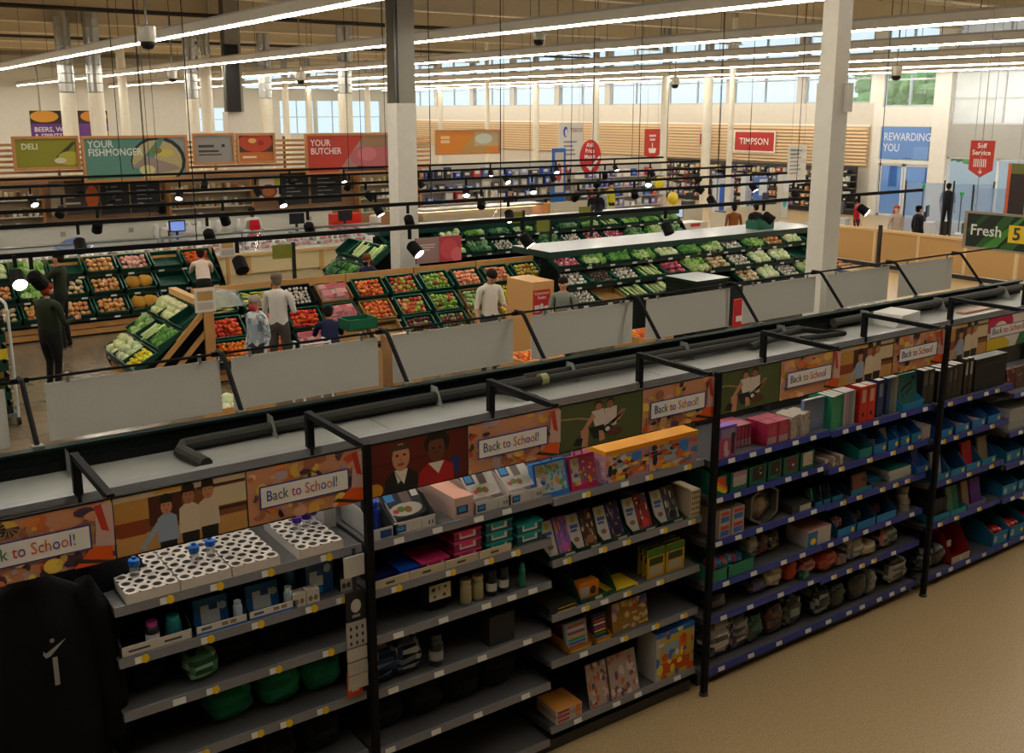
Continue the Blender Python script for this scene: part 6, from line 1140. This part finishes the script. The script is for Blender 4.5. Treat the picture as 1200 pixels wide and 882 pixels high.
def fitem(x0, x1, y, z1, lab, cols, seed, n=4):
    t = thing('shelf_bay', lab, 'shelving', (x0, y, 0)); L = x1-x0; q = random.Random(seed)
    MB().box(0, L, .3, .34, 0, z1, '#b8b4aa').build('back', SATIN, t)
    for i in range(n):
        z = .3+(z1-.35)*i/n; MB().box(0, L, -.1, .3, z-.03, z, '#b0aea8').build('shelf', SATIN, t); xx = .05
        while xx < L-.3:
            w_ = q.uniform(.16, .4); h = q.uniform(.16, (z1-.35)/n-.05); cc = q.choice(cols); o = inst(cube2(cc), 'shelf_item', (x0+xx+w_/2, y+.05, z), (0, 0, 0), (w_, .2, h)); tag(o, '%s packet, %s shelf up, %s' % (cname(cc), ordn(i), lab.replace('white shelf bay of blue packets, ', 'bay ').replace('pale shelf bay of purple packets, ', 'bay ')), 'packet', 'packets, '+lab); xx += w_+q.uniform(.04, .2)
_cb2 = {}
def cube2(c):
    if c not in _cb2: _cb2[c] = MB().box(-.5, .5, -.5, .5, 0, 1, c).box(-.3, .3, -.51, -.5, .4, .8, '#c9c6c0').data('packet', PAPER)
    return _cb2[c]
fitem(18.0, 22.6, 33.5, 2.25, 'white shelf bay of blue packets, beyond the column', BC, 5); fitem(23.0, 27.5, 34.0, 2.2, 'white shelf bay of blue packets, left of the tower sign', BC, 6); fitem(26.5, 31.5, 33.0, 2.0, 'pale shelf bay of purple packets, behind the checkouts', BC+['#6a5a9a', '#b890a0'], 7)
# hot food counter with lit display
t = thing('hot_counter', 'brightly lit glass hot food counter behind the far island', 'counter', (14.2, 24.2, 0)); 
MB().box(0, 4.2, 0, .9, 0, .95, '#8a7a66').build('base', STEEL, t); MB().box(0, 4.2, .8, .9, .95, 1.5, '#a89878').build('back_panel', STEEL, t); MB().box(0, 4.2, .2, .9, 1.5, 1.56, '#b8b4a8').build('top', STEEL, t)
MB().box(.1, 4.1, .5, .6, 1.46, 1.498, '#ffd9a0').build('heat_lamp', mat('warm_lamp', .5, var=0, emit=9), t); MB().poly([(0, .02, .95), (4.2, .02, .95), (4.2, .22, 1.5), (0, .22, 1.5)], '#e8ece4').build('glass', GLASS, t)
for k in range(26): blob('hot_food', 'golden hot food piece in the lit counter', 'food', (14.4+.15*k, 24.5+.2*(k % 2), 1.0), (.07, .07, .05), qs.choice(['#c9a86a', '#b88a4a', '#d8c08a', '#a8703a']), 'hot food pieces', qs)
MB().box(4.15, 4.25, -.02, .9, 0, 1.56, '#b8783a').build('timber_end', WOOD, t)
# checkouts
def checkout(x, y, lab, rz=0):
    t = thing('checkout', lab, 'checkout', (x, y, 0), rz, 'checkout desks'); c = '#c4bfae'
    MB().box(0, 2.6, 0, .75, .1, .82, c).build('desk', MATTE, t); MB().box(.05, 2.0, .1, .6, .82, .85, '#2a2a2a').build('belt', PLAS, t); MB().box(-.05, 2.65, -.04, 0, .1, 1.0, '#b4ae9c').build('side_panel', MATTE, t)
    MB().box(2.1, 2.5, .2, .5, .82, 1.1, '#3a3c40').build('till', PLAS, t); MB().box(2.15, 2.45, .3, .34, 1.15, 1.4, '#2a2c30').build('screen', PLAS, t); MB().box(0, 2.6, .05, .7, 0, .1, '#4a4640').build('kickboard', MATTE, t)
for k, (x, y) in enumerate([(17.8, 26.6), (20.9, 27.2), (24.0, 26.0), (26.2, 24.4), (22.0, 29.6)]): checkout(x, y, 'cream checkout desk, %s counted from the hot food counter' % ordn(k))
# self service till with red marks
t = thing('self_checkout', 'white self checkout with red steps printed and a lit screen', 'checkout', (20.4, 20.6, 0)); MB().box(0, .95, 0, .6, 0, 1.15, '#c4bcb4').build('cabinet', PLAS, t); picture('print', t, .95, 1.15, [(rect(.1+.2*k, .55-.09*k, .26+.2*k, .66-.09*k), '#b03030') for k in range(4)]+[(rect(.3, .9, .7, .98), '#b03030')], (0, -.002, 0)); MB().box(-.3, -.02, .1, .4, 0, 1.3, '#15161a').build('pillar', PLAS, t); MB().box(-.36, .04, .06, .1, 1.3, 1.62, '#1c1e22').build('monitor', PLAS, t); MB().box(-.33, .01, .055, .06, 1.33, 1.59, '#9ab0c8').build('screen', SCREEN, t)
for k, (x, y, lab) in enumerate([(27.3, 20.6, 'self checkout with dark monitor nearest the doors'), (25.6, 20.2, 'self checkout with blue screen left of the red haired shopper'), (28.6, 18.4, 'self checkout behind the glass barrier'), (26.6, 15.9, 'self checkout with dark screen before the two shoppers')]):
    t = thing('self_checkout', lab, 'checkout', (x, y, 0), .4); MB().box(-.3, .3, -.25, .25, 0, .9, '#b8bcc4').build('cabinet', PLAS, t); MB().box(-.05, .05, .0, .08, .9, 1.2, '#3a3c42').build('stalk', PLAS, t); MB().box(-.22, .22, -.04, .0, 1.05, 1.4, '#1a1c22').build('monitor', PLAS, t); MB().box(-.19, .19, -.045, -.04, 1.08, 1.37, ['#20242c', '#6a94b8', '#3a4a5a', '#1c2028'][k]).build('screen', SCREEN if k == 1 else PLAS, t); MB().tube([(.25, .2, .9), (.25, .2, 1.9)], .015, '#3a3a3e', 6).lathe([(.05, 1.9), (.05, 2.02)], ['#2aa05a', '#b03a30', '#2aa05a', '#2aa05a'][k], 8, T((.25, .2, 0))).build('status_light', PLAS, t)
for k, (x, y) in enumerate([(30.5, 20.5), (31.2, 19.2), (30.0, 17.8)]):
    t = thing('glass_barrier', 'clear blue glass barrier between black posts, %s by the entrance' % ordn(k), 'barrier', (x, y, 0), -.9); MB().box(0, .05, 0, .05, 0, 2.0, '#1c1e22').box(1.2, 1.25, 0, .05, 0, 2.0, '#1c1e22').build('post', SATIN, t); MB().box(.05, 1.2, .02, .03, .2, 1.9, '#9ab8e0').build('pane', mat('blue_pane', .05, var=0, alpha=.4), t)
for k, (x, y, z, c, lab) in enumerate([(23.2, 24.6, 1.75, '#d8c81e', 'yellow balloon over the checkouts, upper one'), (21.9, 22.6, 1.45, '#d8c02a', 'yellow balloon by the self checkout, lower one')]):
    t = thing('balloon', lab, 'balloon', (x, y, z)); MB().ball((0, 0, .2), (.17, .17, .2), c, 12, 8).build('balloon_body', PLAS, t, True); MB().tube([(0, 0, 0), (.02, 0, -z+.9)], .004, '#8a8a80', 4).build('ribbon', PLAS, t)
# low timber enclosure and posts near the column
t = thing('timber_enclosure', 'low pale timber panel enclosure beyond the blank boards', 'enclosure', (24.5, 13.2, 0))
for k in range(4):
    MB().box(-.02, .02, 1.35*k+.05, 1.35*(k+1)-.03, .12, .98, '#b08a56').build('panel', WOOD, t); MB().box(-.035, .035, 1.35*k-.03, 1.35*k+.05, 0, 1.05, '#c9b088').build('post', WOOD, t)
for k in range(2): MB().box(.05+1.3*k, 1.3+1.3*k, -.02, .02, .12, .98, '#b8925e').build('panel', WOOD, t)
MB().box(-.05, .05, -.05, 5.4, .98, 1.05, '#c9a876').build('rail', WOOD, t)
MB().box(-.1, -.02, -.1, 5.5, .0, .1, '#15161a').build('bumper', SATIN, t)
for k, (x, y, lab) in enumerate([(23.77, 16.61, 'black barrier post before the timber enclosure'), (26.04, 16.16, 'black barrier post at the near corner of the timber enclosure')]): tag(MB().box(-.04, .04, -.04, .04, 0, 1.25, '#121314').build('barrier_post', SATIN, loc=(x, y, 0)), lab, 'post')
# shopping trolley beside the striped shopper
t = thing('shopping_trolley', 'silver wire shopping trolley with a purple handle beside the near island', 'trolley', (17.55, 12.9, 0), .3); B = MB()
for z in (.45, .6, .75, .9, 1.0): B.tube([(0, 0, z), (.85, .06, z), (.85, .46, z), (0, .52, z), (0, 0, z)], .008, '#8a8d90', 5)
for k in range(9): B.tube([(.1*k, 0, .45), (.1*k, 0, 1.0)], .006, '#8a8d90', 4); B.tube([(.1*k, .52, .45), (.1*k, .52, 1.0)], .006, '#8a8d90', 4)
B.build('basket', STEEL, t); MB().tube([(-.08, 0, 1.02), (-.08, .52, 1.02)], .02, '#4a3a8a', 8).build('handle', PLAS, t); MB().tube([(0, .05, .45), (.1, .05, .1), (.8, .1, .1)], .015, '#7a7d80', 6).tube([(0, .47, .45), (.1, .47, .1), (.8, .42, .1)], .015, '#7a7d80', 6).build('frame', STEEL, t)
for a, b_ in [(.1, .05), (.8, .1), (.1, .47), (.8, .42)]: MB().lathe([(.055, -.015), (.055, .015)], '#1c1c1e', 10, T((a, b_, .055)) @ Matrix.Rotation(PI/2, 4, 'X')).build('wheel', PLAS, t)
# white walking frame and cardboard beside the navy shopper
t = thing('walking_frame', 'white walking frame beside the floral shopper', 'walking frame', (5.75, 13.35, 0)); 
for xx in (0, .45): MB().tube([(xx, 0, 0), (xx, .05, .95), (xx, .3, .95), (xx, .4, 0)], .018, '#c9c9c4', 8).build('side_tube', SATIN, t)
MB().tube([(0, .05, .7), (.45, .05, .7)], .016, '#c9c9c4', 8).tube([(0, .05, .93), (.45, .05, .93)], .016, '#c9c9c4', 8).build('cross_tube', SATIN, t)
for k, (x, y, z, s_, c, lab) in enumerate([(6.35, 13.2, 0, (.6, .4, .75), '#a8845a', 'open brown cardboard box near the navy shopper'), (7.3, 13.5, 0, (.5, .4, .8), '#b08a5c', 'pale cardboard box under the green basket')]): tag(MB().box(0, s_[0], 0, s_[1], 0, s_[2], c, top='#8a6a44').box(.05, s_[0]-.05, .03, s_[1]-.03, s_[2], s_[2]+.01, '#c9b08a').build('cardboard_box', PAPER, loc=(x, y, z)), lab, 'box')
# ================= PEOPLE
def person(lab, x, y, rz=0., h=1.75, top='#c9c6c0', low='#1c1e24', shoe='#15151a', skin='#b98a70', hair='#2a1e18', hairstyle='short', sleeve=.5, lean=0., head=(0, 0), arms=None, legs=None, z=0., mask=None, apron=None, pattern=None, bulk=1., group=None):
    """faces -Y before rz; arms: {'L': (elbow, wrist), 'R': ...} offsets in metres from a standing 1.75 m figure; lean bends the trunk forward at the hips"""
    s = h/1.75; J = {}
    def P(n, p, r): J[n] = (Vector(p), r)
    cl, sl = math.cos(lean), math.sin(lean)
    def bend(p): d = Vector(p)-Vector((0, 0, .95)); return Vector((d.x, d.y*cl-d.z*sl, .95+d.z*cl+d.y*sl))
    P('pelvis', (0, 0, .95), (.155*bulk, .11*bulk)); P('waist', bend((0, 0, 1.1)), (.14*bulk, .1*bulk)); P('chest', bend((0, .0, 1.3)), (.165*bulk, .11*bulk)); P('upper', bend((0, .005, 1.42)), (.12, .08)); P('neck', bend((0, .0, 1.5)), (.052, .055))
    nk = J['neck'][0]; hp, hy = head
    Rh = Matrix.Rotation(hy, 3, 'Z') @ Matrix.Rotation(hp+lean*.6, 3, 'X')
    H = lambda p: nk+Rh @ Vector(p)
    P('jaw', H((0, -.025, .075)), (.058, .065)); P('face', H((0, -.012, .135)), (.073, .09)); P('crown', H((0, .005, .20)), (.06, .075)); P('nose', H((0, -.108, .12)), (.012, .014))
    E = [('pelvis', 'waist'), ('waist', 'chest'), ('chest', 'upper'), ('upper', 'neck'), ('neck', 'jaw'), ('jaw', 'face'), ('face', 'crown'), ('face', 'nose')]
    arms = arms or {}; legs = legs or {}
    for sd, sg in (('L', -1), ('R', 1)):
        P('ear'+sd, H((sg*.085, .0, .12)), (.012, .02)); E.append(('face', 'ear'+sd))
        P('sh'+sd, bend((sg*.175*bulk, .0, 1.42)), (.062, .062)); el, wr_ = arms.get(sd, ((sg*.05, .03, -.29), (sg*.05, -.05, -.54)))
        sh = J['sh'+sd][0]; e = sh+Vector(el); w_ = sh+Vector(wr_); P('mid'+sd, sh.lerp(e, .5), (.052, .052)); P('el'+sd, e, (.043, .043)); P('fa'+sd, e.lerp(w_, .4), (.038, .038)); P('wr'+sd, w_, (.026, .03))
        d = (w_-e).normalized(); pal = w_+d*.07; P('palm'+sd, pal, (.036, .022)); E += [('upper', 'sh'+sd), ('sh'+sd, 'mid'+sd), ('mid'+sd, 'el'+sd), ('el'+sd, 'fa'+sd), ('fa'+sd, 'wr'+sd), ('wr'+sd, 'palm'+sd)]
        side = d.cross(Vector((0, 1, 0.01))).normalized(); cu = d.cross(side)*(.012)
        for k in range(4):
            b0 = pal+side*(.018*(k-1.5))+d*.03; L = [.05, .065, .06, .045][k]; P('fa%s%d' % (sd, k), b0, (.0095, .0095)); P('fb%s%d' % (sd, k), b0+d*L*.6+cu, (.009, .009)); P('fc%s%d' % (sd, k), b0+d*L+cu*2.5, (.008, .008)); E += [('palm'+sd, 'fa%s%d' % (sd, k)), ('fa%s%d' % (sd, k), 'fb%s%d' % (sd, k)), ('fb%s%d' % (sd, k), 'fc%s%d' % (sd, k))]
        th = w_+d*.03-side*.03*sg; P('ta'+sd, th, (.011, .011)); P('tb'+sd, th+d*.045-side*.015*sg, (.009, .009)); E += [('wr'+sd, 'ta'+sd), ('ta'+sd, 'tb'+sd)]
        hp_ = (sg*.085*bulk, 0, .9); kn, an = legs.get(sd, ((sg*.1, -.02, .5), (sg*.1, .03, .09))); P('hip'+sd, hp_, (.095*bulk, .1*bulk)); P('th'+sd, Vector(hp_).lerp(Vector(kn), .5), (.08*bulk, .085)); P('kn'+sd, kn, (.058, .06)); P('ca'+sd, Vector(kn).lerp(Vector(an), .4), (.056, .06)); P('an'+sd, an, (.04, .045)); a = Vector(an); P('he'+sd, a+Vector((0, .03, -.05)), (.036, .04)); P('to'+sd, a+Vector((sg*.015, -.15, -.06)), (.038, .03))
        E += [('pelvis', 'hip'+sd), ('hip'+sd, 'th'+sd), ('th'+sd, 'kn'+sd), ('kn'+sd, 'ca'+sd), ('ca'+sd, 'an'+sd), ('an'+sd, 'he'+sd), ('he'+sd, 'to'+sd)]
    names = list(J); idx = {n: i for i, n in enumerate(names)}
    me = bpy.data.meshes.new('body'); me.from_pydata([tuple(J[n][0]) for n in names], [(idx[a], idx[b]) for a, b in E], []); o = bpy.data.objects.new('body', me); COL.objects.link(o)
    md = o.modifiers.new('skin', 'SKIN'); md.use_smooth_shade = True
    for n in names: v = me.skin_vertices[0].data[idx[n]]; v.radius = J[n][1]; v.use_root = (n == 'pelvis')
    sb_ = o.modifiers.new('sub', 'SUBSURF'); sb_.levels = 1; sb_.render_levels = 1
    VL.update(); ev = o.evaluated_get(bpy.context.evaluated_depsgraph_get()); m2 = bpy.data.meshes.new_from_object(ev); bpy.data.objects.remove(o); bpy.data.meshes.remove(me)
    # region colours: clothing follows the nearest limb segment
    segs = [(np.array(J[a][0]), np.array(J[b][0]), a, b) for a, b in E if a[:2] not in ('fb',) and b not in ('nose',)]
    ca = m2.color_attributes.new('Col', 'FLOAT_COLOR', 'CORNER'); arr = np.zeros((len(m2.loops), 4), dtype=np.float32); q = random.Random(int(x*100))
    A_ = np.array([k[0] for k in segs]); B_ = np.array([k[1] for k in segs]); D_ = B_-A_; DD = (D_**2).sum(1)+1e-9
    rad = np.array([.5*(J[k[2]][1][0]+J[k[3]][1][0]) for k in segs])
    for p in m2.polygons:
        c = np.array(p.center); t_ = np.clip(((c-A_)*D_).sum(1)/DD, 0, 1); ds = np.linalg.norm(c-(A_+D_*t_[:, None]), axis=1)/rad; i = int(ds.argmin()); a, b = segs[i][2], segs[i][3]; t_ = t_[i]
        if a in ('pelvis', 'hipL', 'hipR', 'thL', 'thR', 'knL', 'knR', 'caL', 'caR') and b not in ('waist',): col = low
        elif a[:2] in ('an', 'he'): col = shoe
        elif a == 'pelvis': col = top if t_ > .25 else low
        elif a in ('waist', 'chest') or a == 'upper' and b != 'neck': col = top
        elif a[:2] == 'sh': col = top
        elif a[:3] == 'mid': col = top if sleeve > .4 else skin
        elif a[:2] in ('el', 'fa') and b[:2] in ('fa', 'wr'): col = top if sleeve > .8 else skin
        else: col = skin
        if col == top and pattern: col = q.choice(pattern)
        arr[list(p.loop_indices)] = lin(col)
    ca.data.foreach_set('color', arr.ravel()); m2.materials.clear(); m2.materials.append(SKIN); m2.polygons.foreach_set('use_smooth', [True]*len(m2.polygons))
    t = thing('person', lab, 'person', (x, y, z), rz, group); t.scale = (s, s, s)
    bo = bpy.data.objects.new('body', m2); COL.objects.link(bo); bo.parent = t
    R4 = Rh.to_4x4(); Mh = Matrix.Translation(nk) @ R4
    if hair:
        B = MB()
        if hairstyle == 'bald': B.lathe([(.079, .12), (.09, .15), (.088, .165)], hair, 14, Mh @ T((0, .012, 0)), 1, 1.15)
        else:
            B.lathe([(.08, .14), (.088, .17), (.085, .205), (.062, .238), (.02, .252)], hair, 14, Mh @ T((0, .014, 0)), 1, 1.2); B.ball((0, .05, .13), (.078, .06, .085), hair, 12, 7, M=Mh)
            if hairstyle in ('long', 'bun'): B.ball((0, .07, .03), (.085, .045, .12), hair, 12, 7, M=Mh)
            if hairstyle == 'bun': B.ball((0, .1, .19), .055, hair, 10, 6, M=Mh)
        B.build('hair', CLOTH, t, True)
    for sg in (-1, 1): MB().ball((sg*.03, -.1, .148), (.011, .008, .008), '#1c1612', 6, 4, M=Mh).build('eye', PLAS, t)
    MB().ball((0, -.098, .075), (.024, .008, .007), '#8a4a40', 6, 4, M=Mh).build('mouth', SKIN, t)
    if mask: MB().ball((0, -.075, .085), (.066, .05, .055), mask, 10, 6, M=Mh).build('face_mask', CLOTH, t, True)
    if apron: MB().poly([tuple(bend((-.13, -.13, 1.42))), tuple(bend((.13, -.13, 1.42))), tuple(bend((.16, -.15, 1.1))), (.17, -.15, .6), (-.17, -.15, .6), tuple(bend((-.16, -.15, 1.1)))], apron).build('apron', CLOTH, t)
    return t
VL = bpy.context.view_layer
hang = lambda sg, f=0.: ((sg*.05, .03-f*.1, -.29), (sg*.06, -.05-f*.2, -.53))
fwd = lambda sg, up=.0: ((sg*.06, -.04, -.28), (-sg*.02, -.27, -.26+up))
reach = lambda sg: ((sg*.04, -.2, -.2), (sg*.02, -.45, -.18))
person('man in a white T-shirt looking down at his hand by the fruit stand', 9.05, 13.45, -.1, 1.76, '#c9c3b8', '#3a3c44', hair='#1e1612', sleeve=.5, head=(.5, 0), arms={'L': hang(-1), 'R': fwd(1)})
person('bald man in a white T-shirt and black mask facing the fruit crates', 5.98, 14.75, 2.5, 1.8, '#c9c5bc', '#4a4640', hair='#6a5c4e', hairstyle='short', sleeve=.5, mask='#101012', head=(.15, .5), arms={'L': fwd(-1), 'R': hang(1, 1)})
person('grey haired shopper in a blue and white floral top', 5.32, 13.95, -1.3, 1.63, '#a8adac', '#2a2c30', hair='#8a8076', skin='#c27a6c', sleeve=.9, pattern=['#b8bcba', '#9aa4a8', '#6a7c8a', '#c4c6c2', '#8a98a0'], head=(.2, .2), mask='#b03a4c', bulk=1.08)
person('shopper in a navy top crouching by the fruit stand', 6.62, 14.25, 2.8, 1.72, '#141a3c', '#1a1c24', hair='#14100e', skin='#9a6a50', sleeve=1., lean=.7, z=-.36, head=(.1, .0), arms={'L': reach(-1), 'R': reach(1)}, legs={'L': ((-.16, -.38, .86), (-.14, -.02, .46)), 'R': ((.16, -.38, .86), (.14, -.02, .46))})
person('woman in a grey green top with tied dark hair beside the scales', 10.0, 12.75, -.75, 1.62, '#6a7068', '#20242a', hair='#171210', hairstyle='bun', sleeve=1., arms={'L': fwd(-1), 'R': fwd(1, .05)}, head=(.1, -.1))
person('staff member in a dark green fleece reaching to the vegetable stand', 3.82, 19.55, -2.2, 1.76, '#1c2410', '#121214', hair='#2a1810', skin='#b08268', sleeve=1., arms={'L': hang(-1), 'R': reach(1)})
person('red haired staff member in a green jacket beside the roll cage', 2.98, 16.3, 2.0, 1.72, '#1d2612', '#141416', hair='#7a2c14', skin='#c29078', sleeve=1., head=(.2, .3), arms={'L': fwd(-1), 'R': fwd(1)}, bulk=1.4)
person('woman in a white cardigan bending over the carrots', 6.55, 19.9, 2.9, 1.66, '#cbb8a8', '#121214', hair='#2a0f10', skin='#b08268', sleeve=1., lean=.75, arms={'L': reach(-1), 'R': reach(1)}, hairstyle='short')
person('grey haired woman in a striped brown top with a trolley by the column', 17.25, 13.35, 1.2, 1.62, '#7a6258', '#2a2a30', hair='#7a6a60', skin='#b8806a', sleeve=.5, pattern=['#7a6258', '#9a8478', '#5a4640'], arms={'L': reach(-1), 'R': reach(1)})
person('butcher in a white coat and red apron behind the meat counter', 9.95, 26.0, 0, 1.76, '#c4c2bc', '#2a2c30', hair='#15100e', skin='#5a3a2c', sleeve=1., apron='#b01c22', arms={'L': fwd(-1), 'R': fwd(1)})
person('woman with brown hair and a navy top behind the fruit stand rail', 8.75, 17.1, -1.2, 1.62, '#141a3a', '#20222a', hair='#6a3a20', hairstyle='long', sleeve=1., head=(.35, .2), mask='#15161a')
person('man in a black coat with a rucksack at the checkouts', 21.6, 25.9, 2.9, 1.76, '#121216', '#16161a', hair='#15110f', sleeve=1., bulk=1.15)
person('shopper in a brown jacket behind the near island', 22.1, 20.3, 2.6, 1.62, '#7a4420', '#20222a', hair='#15110f', sleeve=1., bulk=1.1)
person('shopper in a black jacket beside the brown jacketed one', 22.9, 20.2, 2.8, 1.6, '#14151a', '#1a1a1e', hair='#15110f', sleeve=1., bulk=1.1)
person('person in red seated at the self checkouts', 27.9, 20.4, 0.3, 1.5, '#a01c24', '#20222a', hair='#15110f', sleeve=1.)
person('woman with long red hair at the self checkouts', 25.3, 17.2, -.4, 1.66, '#b8a89c', '#3a3c44', hair='#9a4424', hairstyle='long', skin='#c49a84', sleeve=1.)
person('shopper in black beside the red haired woman', 25.75, 16.8, 1.2, 1.66, '#121316', '#15161a', hair='#120e0c', sleeve=1.)
person('man in a black T-shirt standing by the entrance doors', 32.9, 20.4, 1.9, 1.8, '#14161e', '#101118', hair='#15110f', sleeve=.5)
person('shopper in a purple top far off near the entrance glass', 33.6, 17.6, .8, 1.7, '#6a5a80', '#2a2c34', hair='#2a1c16', sleeve=1.)
person('shopper in a yellow vest far behind the checkouts', 24.6, 28.6, .2, 1.7, '#b8b02a', '#20222a', hair='#15110f', sleeve=1.)
person('shopper in a dark coat beyond the hot food counter', 19.9, 28.3, -.5, 1.7, '#2a1c1c', '#20222a', hair='#15110f', sleeve=1.)
person('shopper in a grey blue coat among the checkouts', 22.7, 26.8, 1.4, 1.68, '#7a8a94', '#2a2c34', hair='#3a2a20', sleeve=1.)
# rucksack of the man in black
tag(MB().ball((0, 0, 0), (.17, .1, .24), '#0d0d10', 12, 8).build('rucksack', CLOTH, None, True, (21.66, 25.68, 1.25)), 'black rucksack worn by the man at the checkouts', 'rucksack')
# ---------------- turn lettering into meshes
VL.update(); dg = bpy.context.evaluated_depsgraph_get()
for o in [o for o in COL.objects if o.type == 'FONT']:
    me = bpy.data.meshes.new_from_object(o.evaluated_get(dg)); n = bpy.data.objects.new('lettering', me); COL.objects.link(n); n.parent = o.parent; n.location = o.location; n.rotation_euler = o.rotation_euler; n.scale = o.scale
    bpy.data.objects.remove(o)
# things that nothing tells apart share a label and a group (same-label pass)
_by = {}
for o in COL.objects:
    if o.parent is None and 'label' in o.keys() and 'category' in o.keys(): _by.setdefault(o['label'], []).append(o)
for l, os_ in _by.items():
    if len(os_) > 1:
        for o in os_:
            if 'group' not in o.keys(): o['group'] = l
